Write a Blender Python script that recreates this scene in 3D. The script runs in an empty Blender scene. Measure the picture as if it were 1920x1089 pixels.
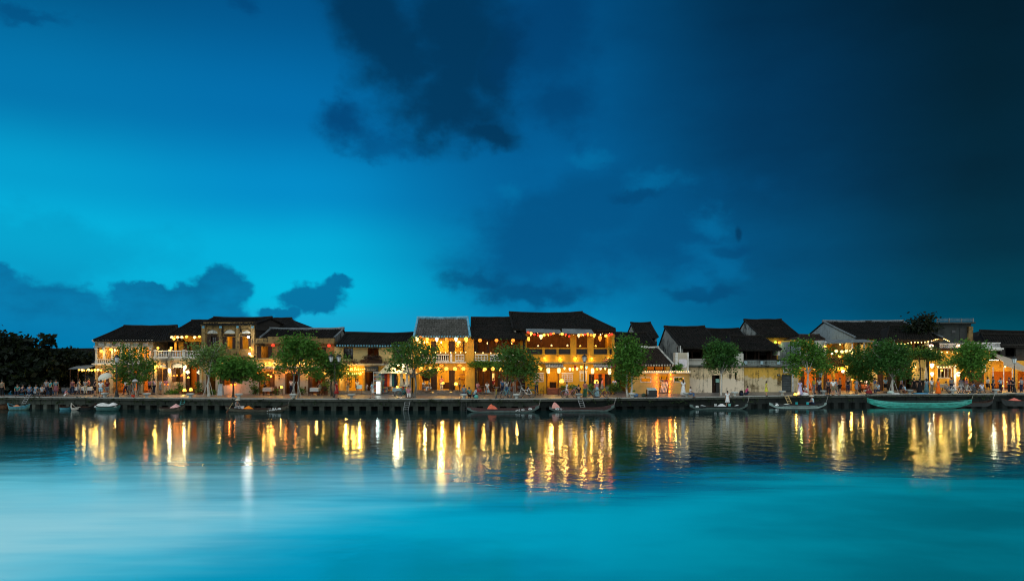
import bpy, bmesh, math, random
from mathutils import Vector, Matrix, noise as mnoise
R = math.radians
PI = math.pi
SC = bpy.context.scene
COL = SC.collection
rnd = random.Random(7)

# ------------------------------------------------------------------ camera
CAMZ = 5.6                       # camera height over the water (m)
FPX, CX, HY = 1280.0, 960.0, 658.0   # focal length, centre column and horizon row in photo pixels
cam_d = bpy.data.cameras.new('camera')
cam = bpy.data.objects.new('camera', cam_d); COL.objects.link(cam)
cam.location = (0, 0, CAMZ); cam.rotation_euler = (R(90), 0, 0)
cam_d.sensor_width = 36.0; cam_d.lens = 24.0
cam_d.shift_y = (HY - 544.5) / 1920.0
cam_d.clip_start = 0.1; cam_d.clip_end = 6000
SC.camera = cam

# ------------------------------------------------------------------ render settings
SC.view_settings.view_transform = 'Standard'; SC.view_settings.look = 'None'
SC.view_settings.exposure = 0.0; SC.view_settings.gamma = 1.0
SC.view_settings.use_curve_mapping = False
try:
    cy = SC.cycles
    cy.use_denoising = True; cy.denoiser = 'OPENIMAGEDENOISE'
    cy.denoising_input_passes = 'RGB_ALBEDO_NORMAL'
    cy.caustics_reflective = False; cy.caustics_refractive = False
    cy.max_bounces = 6; cy.diffuse_bounces = 3; cy.glossy_bounces = 3; cy.transparent_max_bounces = 6
    cy.sample_clamp_indirect = 4.0; cy.sample_clamp_direct = 0.0
    cy.use_light_tree = True
    cy.blur_glossy = 0.3; cy.pixel_filter_type = 'BLACKMAN_HARRIS'; cy.filter_width = 1.1
except Exception as e:
    print('cycles settings', e)

# ------------------------------------------------------------------ node expressions
class E:
    """a float socket (or number) with operators that grow math nodes"""
    def __init__(s, g, v): s.g, s.v = g, v
    def __add__(s, o): return s.g.m('ADD', s, o)
    __radd__ = __add__
    def __sub__(s, o): return s.g.m('SUBTRACT', s, o)
    def __rsub__(s, o): return s.g.m('SUBTRACT', o, s)
    def __mul__(s, o): return s.g.m('MULTIPLY', s, o)
    __rmul__ = __mul__
    def __truediv__(s, o): return s.g.m('DIVIDE', s, o)
    def __rtruediv__(s, o): return s.g.m('DIVIDE', o, s)
class G:
    def __init__(s, tree): s.t = tree; s.n = tree.nodes; s.l = tree.links
    def put(s, sock, v):
        if isinstance(v, E): v = v.v
        if isinstance(v, (int, float)): sock.default_value = v
        elif isinstance(v, tuple):
            sock.default_value = v if len(v) == len(sock.default_value) else (tuple(v) + (1.0,))
        else: s.l.new(v, sock)
    def m(s, op, a, b=None, c=None, clamp=False):
        n = s.n.new('ShaderNodeMath'); n.operation = op; n.use_clamp = clamp
        for i, x in enumerate((a, b, c)):
            if x is not None: s.put(n.inputs[i], x)
        return E(s, n.outputs[0])
    def smooth(s, x, lo, hi, a=0.0, b=1.0):
        n = s.n.new('ShaderNodeMapRange'); n.interpolation_type = 'SMOOTHSTEP'
        for i, v in enumerate((x, lo, hi, a, b)): s.put(n.inputs[i], v)
        return E(s, n.outputs[0])
    def lin(s, x, lo, hi, a=0.0, b=1.0):
        n = s.n.new('ShaderNodeMapRange'); n.clamp = True
        for i, v in enumerate((x, lo, hi, a, b)): s.put(n.inputs[i], v)
        return E(s, n.outputs[0])
    def mix(s, f, a, b, mode='MIX'):
        n = s.n.new('ShaderNodeMix'); n.data_type = 'RGBA'; n.blend_type = mode; n.clamp_factor = True
        s.put(n.inputs[0], f); s.put(n.inputs[6], a); s.put(n.inputs[7], b)
        return n.outputs[2]
    def noise(s, vec, scale, detail=3.0, rough=0.5, out=0, dist=0.0):
        n = s.n.new('ShaderNodeTexNoise')
        if vec is not None: s.l.new(vec, n.inputs['Vector'])
        n.inputs['Scale'].default_value = scale; n.inputs['Detail'].default_value = detail
        n.inputs['Roughness'].default_value = rough; n.inputs['Distortion'].default_value = dist
        return E(s, n.outputs[0]) if out == 0 else n.outputs[1]
    def comb(s, x, y, z):
        n = s.n.new('ShaderNodeCombineXYZ')
        for i, v in enumerate((x, y, z)): s.put(n.inputs[i], v)
        return n.outputs[0]
    def sep(s, v):
        n = s.n.new('ShaderNodeSeparateXYZ'); s.l.new(v, n.inputs[0])
        return [E(s, o) for o in n.outputs]
    def mapping(s, v, sc=(1, 1, 1), loc=(0, 0, 0), rot=(0, 0, 0)):
        n = s.n.new('ShaderNodeMapping'); s.l.new(v, n.inputs[0])
        n.inputs['Scale'].default_value = sc; n.inputs['Location'].default_value = loc; n.inputs['Rotation'].default_value = rot
        return n.outputs[0]
    def ramp(s, f, stops, interp='LINEAR'):
        n = s.n.new('ShaderNodeValToRGB'); cr = n.color_ramp; cr.interpolation = interp
        while len(cr.elements) < len(stops): cr.elements.new(0.5)
        for e, (p, c) in zip(cr.elements, stops):
            e.position = p; e.color = tuple(c) + (1.0,)
        s.put(n.inputs[0], f)
        return n.outputs[0]
def lin1(c):
    c /= 255.0
    return c / 12.92 if c <= 0.04045 else ((c + 0.055) / 1.055) ** 2.4
def srgb(r, g, b): return (lin1(r), lin1(g), lin1(b))

# ------------------------------------------------------------------ world: blue-hour sky
SUN_EL, SUN_ROT = R(-2.0), R(-100.0)     # the sun has set, to the left
world = bpy.data.worlds.new('World'); SC.world = world; world.use_nodes = True
def build_world():
    t = world.node_tree; g = G(t); g.n.clear()
    out = g.n.new('ShaderNodeOutputWorld'); bg = g.n.new('ShaderNodeBackground')
    g.l.new(bg.outputs[0], out.inputs[0])
    d = g.n.new('ShaderNodeTexCoord').outputs['Generated']
    x, y, z = g.sep(d)
    az = g.m('ARCTAN2', x, y) * (180 / PI)               # degrees, 0 = across the river
    el = g.m('ARCSINE', z) * (180 / PI)
    ael = g.m('ABSOLUTE', el)
    # slow wobble so that the clear sky is not a ruled gradient
    wob = g.noise(d, 2.2, 3, 0.55) - 0.5
    ef = g.m('DIVIDE', ael + wob * 2.0, 30.0, clamp=True)
    # elevation ramps at five azimuths (stops = elevation / 30 deg)
    def rp(cols): return g.ramp(ef, [(p, srgb(*c)) for p, c in cols], 'EASE')
    r0 = rp([(0.03, (0, 138, 190)), (0.13, (0, 164, 208)), (0.26, (0, 180, 222)), (0.40, (0, 158, 206)), (0.58, (0, 118, 174)), (0.86, (0, 82, 130))])
    r1 = rp([(0.03, (26, 164, 208)), (0.15, (0, 186, 224)), (0.26, (0, 174, 218)), (0.42, (0, 140, 200)), (0.62, (0, 110, 172)), (0.90, (0, 84, 138))])
    r2 = rp([(0.03, (12, 142, 188)), (0.13, (0, 128, 180)), (0.28, (0, 110, 166)), (0.45, (0, 98, 155)), (0.64, (0, 88, 143)), (0.92, (0, 78, 130))])
    r3 = rp([(0.02, (0, 108, 152)), (0.12, (0, 93, 139)), (0.26, (0, 79, 123)), (0.44, (0, 65, 107)), (0.62, (0, 54, 92)), (0.92, (0, 46, 77))])
    r4 = rp([(0.02, (0, 80, 100)), (0.12, (0, 64, 84)), (0.26, (0, 48, 68)), (0.44, (0, 39, 58)), (0.62, (0, 33, 50)), (0.92, (0, 29, 44))])
    azw = az + wob * 5.0
    c = g.mix(g.smooth(azw, -37, -17), r0, r1)
    c = g.mix(g.smooth(azw, -18, 1), c, r2)
    c = g.mix(g.smooth(azw, 2, 21), c, r3)
    c = g.mix(g.smooth(azw, 18, 36), c, r4)
    # ---- clouds
    dw = g.noise(g.mapping(d, (1, 1, 1.3)), 9.0, 5, 0.6, out=1)
    wx, wy, wz = g.sep(dw)
    dw2 = g.noise(d, 30.0, 4, 0.6, out=1)
    vx, vy, vz = g.sep(dw2)
    fb = g.noise(g.mapping(d, (1, 1, 1.6)), 7.0, 6, 0.58)
    fb2 = g.noise(g.mapping(d, (1, 1, 2.2)), 16.0, 5, 0.6)
    def pxaz(px): return math.degrees(math.atan((px - CX) / FPX))
    def pxel(px, py): return math.degrees(math.atan((HY - py) / FPX * math.cos(math.atan((px - CX) / FPX))))
    def blob(px, py, rx, ry, warp=3.0, fine=0.8, rot=0.0):
        a0, e0 = pxaz(px), pxel(px, py); k = math.degrees(1 / FPX)
        dx = (az - a0 + (wx - 0.5) * (warp * 2) + (vx - 0.5) * (fine * 2)) / (rx * k)
        dy = (el - e0 + (wz - 0.5) * (warp * 2) + (vz - 0.5) * (fine * 2)) / (ry * k)
        if rot:
            ca, sa = math.cos(rot), math.sin(rot)
            dx, dy = dx * ca + dy * sa, dy * ca - dx * sa
        return g.m('SQRT', dx * dx + dy * dy)            # 1 on the rim
    def mn(*a):
        r = a[0]
        for q in a[1:]: r = g.m('SMOOTH_MIN', r, q, 0.25)
        return r
    storm = g.noise(g.mapping(d, (1, 1, 2.4)), 3.4, 6, 0.62)
    c = g.mix(g.smooth(storm, 0.46, 0.70) * g.smooth(az, -8, 10) * 0.35, c, g.mix(1.0, c, (0.4, 0.62, 0.66), 'MULTIPLY'))
    c = g.mix(g.smooth(storm, 0.50, 0.28) * g.smooth(az, -8, 10) * 0.25, c, g.mix(1.0, c, (1.0, 1.5, 1.4), 'MULTIPLY'))
    # pale blue bank right of the centre, with lighter torn tops
    bank = mn(blob(1010, 470, 170, 120), blob(1230, 450, 200, 95), blob(1120, 400, 130, 90))
    bm_ = g.smooth(bank + (fb - 0.5) * 1.6, 1.25, 0.3)
    c = g.mix(bm_ * 0.78, c, srgb(0, 80, 130))
    tops = mn(blob(1235, 350, 60, 22, 2.0), blob(960, 352, 34, 24, 2), blob(1110, 290, 50, 18, 2), blob(1350, 480, 70, 45, 3), blob(1300, 520, 40, 30, 2), blob(1340, 415, 45, 22, 2))
    c = g.mix(g.smooth(tops + (fb2 - 0.5) * 2.2, 1.3, 0.0) * 0.50, c, srgb(0, 116, 170))
    low = mn(blob(900, 527, 70, 18, 1.5), blob(1000, 548, 120, 22, 2), blob(1310, 552, 75, 16, 1.5), blob(1380, 468, 45, 14, 1), blob(1200, 372, 55, 10, 1.5))
    c = g.mix(g.smooth(low + (fb2 - 0.5) * 1.8, 1.25, 0.35) * 0.60, c, srgb(0, 68, 114))
    # high dark cloud over the middle
    main = mn(blob(700, 30, 95, 85, 2.6, 1.0), blob(760, 120, 105, 95, 2.6, 1.0), blob(845, 200, 115, 75, 2.4, 1.0), blob(915, 255, 72, 26, 1.4, .8), blob(850, 70, 130, 110, 3), blob(935, 120, 60, 110, 3), blob(865, 140, 90, 70, 1.5, .8))
    c = g.mix(g.smooth(main + (fb - 0.5) * 1.3, 1.30, 0.45) * 0.86, c, srgb(0, 48, 82))
    thin = mn(blob(1010, 70, 95, 130, 4), blob(1050, 190, 75, 60, 3), blob(640, 225, 60, 40, 3))
    c = g.mix(g.smooth(thin + (fb - 0.5) * 1.6, 1.4, 0.3) * 0.62, c, srgb(0, 58, 104))
    wisps = mn(blob(640, 235, 42, 45, 2.5), blob(715, 275, 70, 22, 2.5), blob(455, 22, 28, 20, 1.5), blob(60, 35, 60, 18, 3))
    c = g.mix(g.smooth(wisps + (fb2 - 0.5) * 2.2, 1.2, 0.2) * 0.50, c, srgb(0, 62, 112))
    # veil on the far left
    veil = blob(60, 460, 260, 60, 3)
    c = g.mix(g.smooth(veil + (fb - 0.5) * 1.4, 1.2, 0.2) * 0.30, c, srgb(0, 112, 160))
    # evening cumulus over the left horizon, hard-edged
    cu = mn(blob(408, 544, 52, 50, 0.9, 0.8), blob(352, 556, 50, 26, 0.8, 0.8), blob(280, 556, 62, 26, 0.8, 0.9), blob(330, 590, 112, 34, 0.8, 0.7), blob(395, 610, 80, 50, 0.8, 0.7))
    cu2 = mn(blob(90, 585, 85, 58, 0.9, 0.9), blob(150, 615, 70, 50, 0.8, 0.8), blob(-5, 540, 26, 42, 0.9, 0.8), blob(30, 590, 70, 50, 0.9, .8), blob(20, 650, 190, 60, 0.8))
    cu3 = mn(blob(585, 560, 62, 27, 1.6, 0.9), blob(630, 533, 30, 13, 1.2, 0.7, 0.5), blob(520, 585, 45, 14, 1.6, 0.9))
    shade = g.mix(g.smooth(el + (fb2 - 0.5) * 9.0 + (vz - 0.5) * 4.0, 0.5, 8.5), srgb(0, 122, 174), srgb(0, 88, 137))
    c = g.mix(g.smooth(cu + (fb2 - 0.5) * 0.7, 1.08, 0.78) * 0.88, c, shade)
    c = g.mix(g.smooth(cu2 + (fb2 - 0.5) * 0.7, 1.08, 0.78) * 0.88, c, shade)
    c = g.mix(g.smooth(cu3 + (fb2 - 0.5) * 1.2, 1.12, 0.62) * 0.85, c, g.mix(0.0, srgb(0, 98, 150), (0, 0, 0)))
    smudge = blob(1385, 437, 6, 14, 0.3, 0.15)
    c = g.mix(g.smooth(smudge, 1.3, 0.4) * 0.6, c, srgb(0, 45, 80))
    # ---- the rest of the sky: the afterglow behind and to the left of the camera
    ax = y * 0.978 + z * 0.208
    tb = g.smooth(ax, 0.66, -0.30)
    back = g.mix(g.smooth(x, -0.9, 0.9), (1.35, 1.52, 1.54), (0.88, 0.94, 0.93))
    c = g.mix(tb, c, back)
    sky = g.n.new('ShaderNodeTexSky'); sky.sky_type = 'NISHITA'; sky.sun_disc = False
    sky.sun_elevation = SUN_EL; sky.sun_rotation = SUN_ROT
    c = g.mix(1.0, c, g.mix(1.0, sky.outputs[0], (0.008, 0.01, 0.01), 'MULTIPLY'), 'ADD')
    g.put(bg.inputs[0], c); bg.inputs[1].default_value = 1.0
build_world()
sun_d = bpy.data.lights.new('sun', 'SUN'); sun_d.energy = 0.10; sun_d.angle = R(20); sun_d.color = (0.75, 0.92, 1.0)
sun = bpy.data.objects.new('sun', sun_d); COL.objects.link(sun)
sun.rotation_euler = (R(62), 0, R(-38))     # last cool light from behind the camera, left
# ------------------------------------------------------------------ materials
MATS = {}
def new_mat(name, spec=0.10):
    m = bpy.data.materials.new(name); m.use_nodes = True
    g = G(m.node_tree); b = g.n['Principled BSDF']
    b.inputs['Specular IOR Level'].default_value = spec
    return m, g, b
def mat_water():
    m = bpy.data.materials.new('river_water'); m.use_nodes = True
    g = G(m.node_tree); g.n.clear()
    out = g.n.new('ShaderNodeOutputMaterial')
    p = g.n.new('ShaderNodeNewGeometry').outputs['Position']
    x, y, z = g.sep(p)
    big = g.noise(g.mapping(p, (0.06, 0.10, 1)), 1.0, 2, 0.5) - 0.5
    # near left: ruffled, sky brightness painted pale into it; glassy towards the far quay
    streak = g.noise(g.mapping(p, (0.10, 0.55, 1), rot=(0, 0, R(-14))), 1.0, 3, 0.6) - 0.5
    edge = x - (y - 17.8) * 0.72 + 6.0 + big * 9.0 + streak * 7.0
    pale_ruff = g.smooth(edge, 2.5, -12.0) * g.smooth(y + big * 12.0 + streak * 9.0 + x * 0.10, 44.0, 17.0)
    mid = g.smooth(y + big * 11.0 + streak * 8.0 - g.m('ABSOLUTE', x + 1.0) * 0.24, 31.5, 22.5)  # nearer water, where reflected sky is painted into the diffuse colour
    w1 = g.noise(g.mapping(p, (0.9, 0.85, 1), rot=(0, 0, R(5))), 1.0, 2, 0.5)
    w2 = g.noise(g.mapping(p, (2.6, 4.2, 1), rot=(0, 0, R(-9))), 1.0, 2, 0.55)
    bump = g.n.new('ShaderNodeBump'); bump.inputs['Distance'].default_value = 0.05
    g.put(bump.inputs['Strength'], 0.46 - g.m('MAXIMUM', mid, pale_ruff) * 0.32)
    g.put(bump.inputs['Height'], w1 * 1.0 + w2 * 0.30)
    gl = g.n.new('ShaderNodeBsdfGlossy'); gl.distribution = 'BECKMANN'
    g.put(gl.inputs['Color'], (0.84, 0.95, 0.96))
    g.put(gl.inputs['Roughness'], 0.102 + mid * 0.01 + pale_ruff * 0.10)
    g.l.new(bump.outputs[0], gl.inputs['Normal'])
    df = g.n.new('ShaderNodeBsdfDiffuse')
    rt = g.smooth(x - (y - 20.0) * 0.9 + big * 10.0, -4.0, 15.0)  # painted sky tone gets darker towards the near right
    cl = g.noise(g.mapping(p, (0.11, 0.16, 1), loc=(3, 1, 0)), 1.0, 4, 0.55)  # painted mottling, like clouds mirrored in the water
    sky_sheen = g.mix(g.smooth(cl, 0.36, 0.66), g.mix(rt, (0.0, 0.56, 0.70), (0.0, 0.24, 0.31)), g.mix(rt, (0.0, 0.76, 0.92), (0.0, 0.36, 0.46)))  # sky reflection put in as diffuse colour, in lighter and darker tones
    g.put(df.inputs['Color'], g.mix(pale_ruff * pale_ruff, g.mix(g.m('MAXIMUM', mid, pale_ruff), (0.006, 0.022, 0.022), sky_sheen), (0.57, 0.97, 0.98)))
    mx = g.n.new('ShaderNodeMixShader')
    g.put(mx.inputs[0], 0.60 - mid * 0.13 - pale_ruff * 0.26 - rt * mid * 0.13)
    g.l.new(df.outputs[0], mx.inputs[1]); g.l.new(gl.outputs[0], mx.inputs[2])
    g.l.new(mx.outputs[0], out.inputs[0])
    return m
def mesh_obj(name, verts, faces, mat, parent=None):
    me = bpy.data.meshes.new(name); me.from_pydata(verts, [], faces); me.update()
    o = bpy.data.objects.new(name, me); COL.objects.link(o)
    if mat: me.materials.append(mat)
    if parent: o.parent = parent
    return o
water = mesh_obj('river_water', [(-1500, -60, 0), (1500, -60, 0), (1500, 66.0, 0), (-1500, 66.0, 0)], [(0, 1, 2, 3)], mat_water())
water['kind'] = 'structure'
# ------------------------------------------------------------------ surface materials
def W():  # world position
    return None
def pos(g): return g.n.new('ShaderNodeNewGeometry').outputs['Position']
def plaster(name, col, dirt=(0.10, 0.095, 0.08), amt=0.5, low=None, sc=1.0):
    """lime-washed wall: blotches, rain streaks and mould of its own shape; low = colour of the bare lower wall"""
    if name in MATS: return MATS[name]
    m, g, b = new_mat(name); p = pos(g); x, y, z = g.sep(p)
    n1 = g.noise(p, 0.9 * sc, 5, 0.62); n2 = g.noise(g.mapping(p, (3.2, 3.2, 0.45)), 1.0 * sc, 4, 0.6)
    n3 = g.noise(p, 5.5 * sc, 4, 0.65)
    c = g.mix(g.smooth(n3, 0.35, 0.75) * 0.35, col, tuple(q * 0.72 for q in col))
    if low:
        f = g.smooth(z + (n1 - 0.5) * 1.6 + (n3 - 0.5) * 0.6, 2.75, 2.45)
        c = g.mix(f, c, low)
    c = g.mix(g.smooth(n1 * 0.6 + n2 * 0.5, 0.52, 0.70) * amt, c, dirt)
    c = g.mix(g.smooth(n3 * 0.5 + n1 * 0.5, 0.55, 0.66) * amt * 0.8, c, tuple(q * 0.5 for q in dirt))
    g.put(b.inputs['Base Color'], c); b.inputs['Roughness'].default_value = 0.9
    bp = g.n.new('ShaderNodeBump'); bp.inputs['Strength'].default_value = 0.35; bp.inputs['Distance'].default_value = 0.03
    g.put(bp.inputs['Height'], n3); g.l.new(bp.outputs[0], b.inputs['Normal'])
    MATS[name] = m; return m
def simple(name, col, rough=0.6, var=0.25, sc=6.0, metal=0.0, bump=0.0, stretch=(1, 1, 1)):
    if name in MATS: return MATS[name]
    m, g, b = new_mat(name, 0.10 if rough > .5 else 0.35); p = pos(g)
    n = g.noise(g.mapping(p, stretch), sc, 4, 0.6)
    c = g.mix(g.smooth(n, 0.3, 0.7), tuple(min(1, q * (1 + var * 0.5)) for q in col), tuple(q * (1 - var) for q in col))
    g.put(b.inputs['Base Color'], c); b.inputs['Roughness'].default_value = rough; b.inputs['Metallic'].default_value = metal
    if bump:
        bp = g.n.new('ShaderNodeBump'); bp.inputs['Strength'].default_value = bump; bp.inputs['Distance'].default_value = 0.02
        g.put(bp.inputs['Height'], n); g.l.new(bp.outputs[0], b.inputs['Normal'])
    MATS[name] = m; return m
def tiles(name, col, moss=(0.012, 0.016, 0.010), amt=0.6):
    if name in MATS: return MATS[name]
    m, g, b = new_mat(name); p = pos(g)
    n1 = g.noise(p, 0.7, 4, 0.6); n2 = g.noise(p, 7.0, 3, 0.6); n3 = g.noise(g.mapping(p, (3.5, 2.5, 2.5)), 1.0, 1, 0.5)
    c = g.mix(g.smooth(n2, 0.3, 0.75), tuple(q * 1.35 for q in col), tuple(q * 0.55 for q in col))
    c = g.mix(g.smooth(n1 * 0.7 + n3 * 0.35, 0.42, 0.62) * amt, c, moss)
    g.put(b.inputs['Base Color'], c); b.inputs['Roughness'].default_value = 0.85
    MATS[name] = m; return m
def glow(name, col, strength, base=None):
    if name in MATS: return MATS[name]
    m, g, b = new_mat(name); p = pos(g)
    n = g.noise(p, 14.0, 2, 0.5)
    b.inputs['Base Color'].default_value = (base or tuple(min(1, q) for q in col)) + (1,)
    b.inputs['Roughness'].default_value = 0.6
    b.inputs['Emission Color'].default_value = tuple(col) + (1,)
    g.put(b.inputs['Emission Strength'], g.lin(n, 0.3, 0.7, strength * 0.75, strength * 1.2))
    MATS[name] = m; return m
def leafmat(name, col, col2, trans=0.30):
    if name in MATS: return MATS[name]
    m, g, b = new_mat(name); p = pos(g)
    n = g.noise(p, 1.1, 3, 0.6); n2 = g.noise(p, 11.0, 2, 0.6)
    c = g.mix(g.smooth(n * 0.55 + n2 * 0.45, 0.36, 0.64), col, col2)
    g.put(b.inputs['Base Color'], c); b.inputs['Roughness'].default_value = 0.55
    tr = g.n.new('ShaderNodeBsdfTranslucent'); g.put(tr.inputs[0], g.mix(0.5, c, (0.14, 0.20, 0.03)))
    mx = g.n.new('ShaderNodeMixShader'); mx.inputs[0].default_value = trans
    out = [q for q in g.n if q.type == 'OUTPUT_MATERIAL'][0]
    g.l.new(b.outputs[0], mx.inputs[1]); g.l.new(tr.outputs[0], mx.inputs[2]); g.l.new(mx.outputs[0], out.inputs[0])
    MATS[name] = m; return m
def glassmat():
    if 'glass' in MATS: return MATS['glass']
    m, g, b = new_mat('window_glass', 0.5)
    b.inputs['Base Color'].default_value = (0.012, 0.016, 0.018, 1); b.inputs['Roughness'].default_value = 0.08
    MATS['glass'] = m; return m
M_DARKWOOD = simple('dark_wood', (0.030, 0.016, 0.011), 0.6, 0.5, 3.0, stretch=(4, 4, 0.6))
M_BROWN = simple('brown_wood', (0.085, 0.038, 0.020), 0.55, 0.45, 3.0, stretch=(4, 4, 0.6))
M_SHUT = simple('shutter_wood', (0.040, 0.022, 0.015), 0.6, 0.4, 4.0)
M_WHITE = simple('white_paint', (0.62, 0.62, 0.60), 0.55, 0.3, 3.0)
M_OLDWHITE = plaster('old_white', (0.48, 0.47, 0.42), (0.10, 0.10, 0.09), 0.7)
M_BLACK = simple('black_metal', (0.012, 0.014, 0.014), 0.45, 0.3)
M_STEEL = simple('steel', (0.20, 0.21, 0.21), 0.4, 0.3, metal=0.6)
M_CONC = simple('pale_concrete', (0.34, 0.36, 0.34), 0.85, 0.5, 1.6, bump=0.4)
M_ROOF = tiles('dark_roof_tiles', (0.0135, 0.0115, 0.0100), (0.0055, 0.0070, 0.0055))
M_ROOFG = tiles('grey_roof_tiles', (0.085, 0.082, 0.075), (0.035, 0.036, 0.030), 0.55)
M_ROOFB = tiles('brown_roof_tiles', (0.034, 0.024, 0.018), (0.012, 0.010, 0.008), 0.5)
M_GLASS = glassmat()
M_BULB = glow('warm_bulb', (1.0, 0.62, 0.20), 4.5)
M_WBULB = glow('white_bulb', (1.0, 0.97, 0.88), 40.0)
FAB = {}
def fab(c):
    k = tuple(round(q, 3) for q in c)
    if k not in FAB: FAB[k] = simple('fabric_%d' % len(FAB), c, 0.85, 0.2, 9.0)
    return FAB[k]

# ------------------------------------------------------------------ mesh helpers
WLOC = {}
class MB:
    def __init__(s): s.v = []; s.f = []; s.mi = []; s.cur = 0
    def add(s, vs, fs):
        o = len(s.v); s.v += [tuple(v) for v in vs]; s.f += [tuple(i + o for i in f) for f in fs]; s.mi += [s.cur] * len(fs); return s
    def box(s, x0, x1, y0, y1, z0, z1):
        return s.add([(x0, y0, z0), (x1, y0, z0), (x1, y1, z0), (x0, y1, z0), (x0, y0, z1), (x1, y0, z1), (x1, y1, z1), (x0, y1, z1)],
                     [(0, 3, 2, 1), (4, 5, 6, 7), (0, 1, 5, 4), (1, 2, 6, 5), (2, 3, 7, 6), (3, 0, 4, 7)])
    def quad(s, a, b, c, d): return s.add([a, b, c, d], [(0, 1, 2, 3)])
    def slab(s, pts, dz):
        """a polygon given a thickness: pts, then the same pts moved by dz"""
        n = len(pts); d = Vector(dz)
        top = [tuple(p) for p in pts]; bot = [tuple(Vector(p) + d) for p in pts]
        return s.add(top + bot, [tuple(range(n)), tuple(range(2 * n - 1, n - 1, -1))] + [(i, i + n, (i + 1) % n + n, (i + 1) % n) for i in range(n)])
    def tube(s, path, rad, n=6, caps=True):
        path = [Vector(p) for p in path]
        if not isinstance(rad, (list, tuple)): rad = [rad] * len(path)
        rings = []
        for i, p in enumerate(path):
            t = (path[min(i + 1, len(path) - 1)] - path[max(i - 1, 0)])
            if t.length < 1e-7: t = Vector((0, 0, 1))
            t.normalize(); u = t.cross(Vector((0.13, 0.94, 0.31)))
            if u.length < 0.05: u = t.cross(Vector((1, 0, 0)))
            u.normalize(); w = t.cross(u)
            rings.append([tuple(p + (u * math.cos(2 * PI * k / n) + w * math.sin(2 * PI * k / n)) * rad[i]) for k in range(n)])
        vs = [q for r in rings for q in r]; fs = []
        for i in range(len(path) - 1):
            for k in range(n): fs.append((i * n + k, i * n + (k + 1) % n, (i + 1) * n + (k + 1) % n, (i + 1) * n + k))
        if caps: fs += [tuple(range(n - 1, -1, -1)), tuple((len(path) - 1) * n + k for k in range(n))]
        return s.add(vs, fs)
    def lathe(s, prof, n=12, c=(0, 0, 0), sx=1.0, sy=1.0):
        vs = []; fs = []
        for r, z in prof:
            vs += [(c[0] + r * sx * math.cos(2 * PI * k / n), c[1] + r * sy * math.sin(2 * PI * k / n), c[2] + z) for k in range(n)]
        for i in range(len(prof) - 1):
            for k in range(n): fs.append((i * n + k, i * n + (k + 1) % n, (i + 1) * n + (k + 1) % n, (i + 1) * n + k))
        fs += [tuple(range(n - 1, -1, -1)), tuple((len(prof) - 1) * n + k for k in range(n))]
        return s.add(vs, fs)
    def mesh(s, name, mats, smooth=False):
        me = bpy.data.meshes.new(name); me.from_pydata(s.v, [], s.f)
        for m in (mats if isinstance(mats, (list, tuple)) else [mats]): me.materials.append(m)
        if any(s.mi): me.polygons.foreach_set('material_index', s.mi)
        if smooth: me.polygons.foreach_set('use_smooth', [True] * len(s.f))
        me.update(); return me
    def build(s, name, mats, parent=None, smooth=False, kind=None):
        """links the collected shapes as one object; vertices are given in world space"""
        if parent is not None:
            ox, oy, oz = WLOC[parent.name]; s.v = [(x - ox, y - oy, z - oz) for x, y, z in s.v]
        me = s.mesh(name, mats, smooth); o = bpy.data.objects.new(name, me); COL.objects.link(o)
        if parent is not None:
            o.parent = parent; WLOC[o.name] = WLOC[parent.name]
        if kind: o['kind'] = kind
        return o
def tag(o, label, cat, group=None):
    o['label'] = label; o['category'] = cat
    if group: o['group'] = group
    return o
def root(name, loc, label=None, cat=None, group=None):
    o = bpy.data.objects.new(name, None); COL.objects.link(o); o.location = loc; o.empty_display_size = 0.2
    WLOC[o.name] = tuple(loc)
    if label: tag(o, label, cat, group)
    return o
def put(name, me, parent=None, loc=(0, 0, 0), rz=0.0, scale=None, mats=None):
    """an object on shared mesh data"""
    o = bpy.data.objects.new(name, me); COL.objects.link(o); o.location = loc; o.rotation_euler = (0, 0, rz)
    if scale: o.scale = (scale, scale, scale) if isinstance(scale, (int, float)) else scale
    if parent is not None: o.parent = parent
    if mats:
        for i, m in enumerate(mats):
            o.material_slots[i].link = 'OBJECT'; o.material_slots[i].material = m
    return o
def lamp_light(parent, off, energy, col, r=0.07):
    d = bpy.data.lights.new('bulb_light', 'POINT'); d.energy = energy; d.color = col; d.shadow_soft_size = r
    o = bpy.data.objects.new('bulb_light', d); COL.objects.link(o); o.location = off
    if parent is not None: o.parent = parent
    return o
def text_mesh(body, size, mat, ext=0.004):
    cu = bpy.data.curves.new('lettering', 'FONT'); cu.body = body; cu.size = size; cu.extrude = ext
    cu.align_x = 'CENTER'; cu.align_y = 'CENTER'
    o = bpy.data.objects.new('lettering', cu); COL.objects.link(o)
    dg = bpy.context.evaluated_depsgraph_get()
    me = bpy.data.meshes.new_from_object(o.evaluated_get(dg)); bpy.data.objects.remove(o)
    me.materials.clear(); me.materials.append(mat); return me
LAMP = 0.95        # overall brightness of the lamps
ORD = ['first', 'second', 'third', 'fourth', 'fifth', 'sixth', 'seventh', 'eighth', 'ninth', 'tenth', 'eleventh', 'twelfth', 'thirteenth',
       'fourteenth', 'fifteenth', 'sixteenth', 'seventeenth', 'eighteenth', 'nineteenth', 'twentieth', 'twenty-first', 'twenty-second',
       'twenty-third', 'twenty-fourth', 'twenty-fifth']

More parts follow.
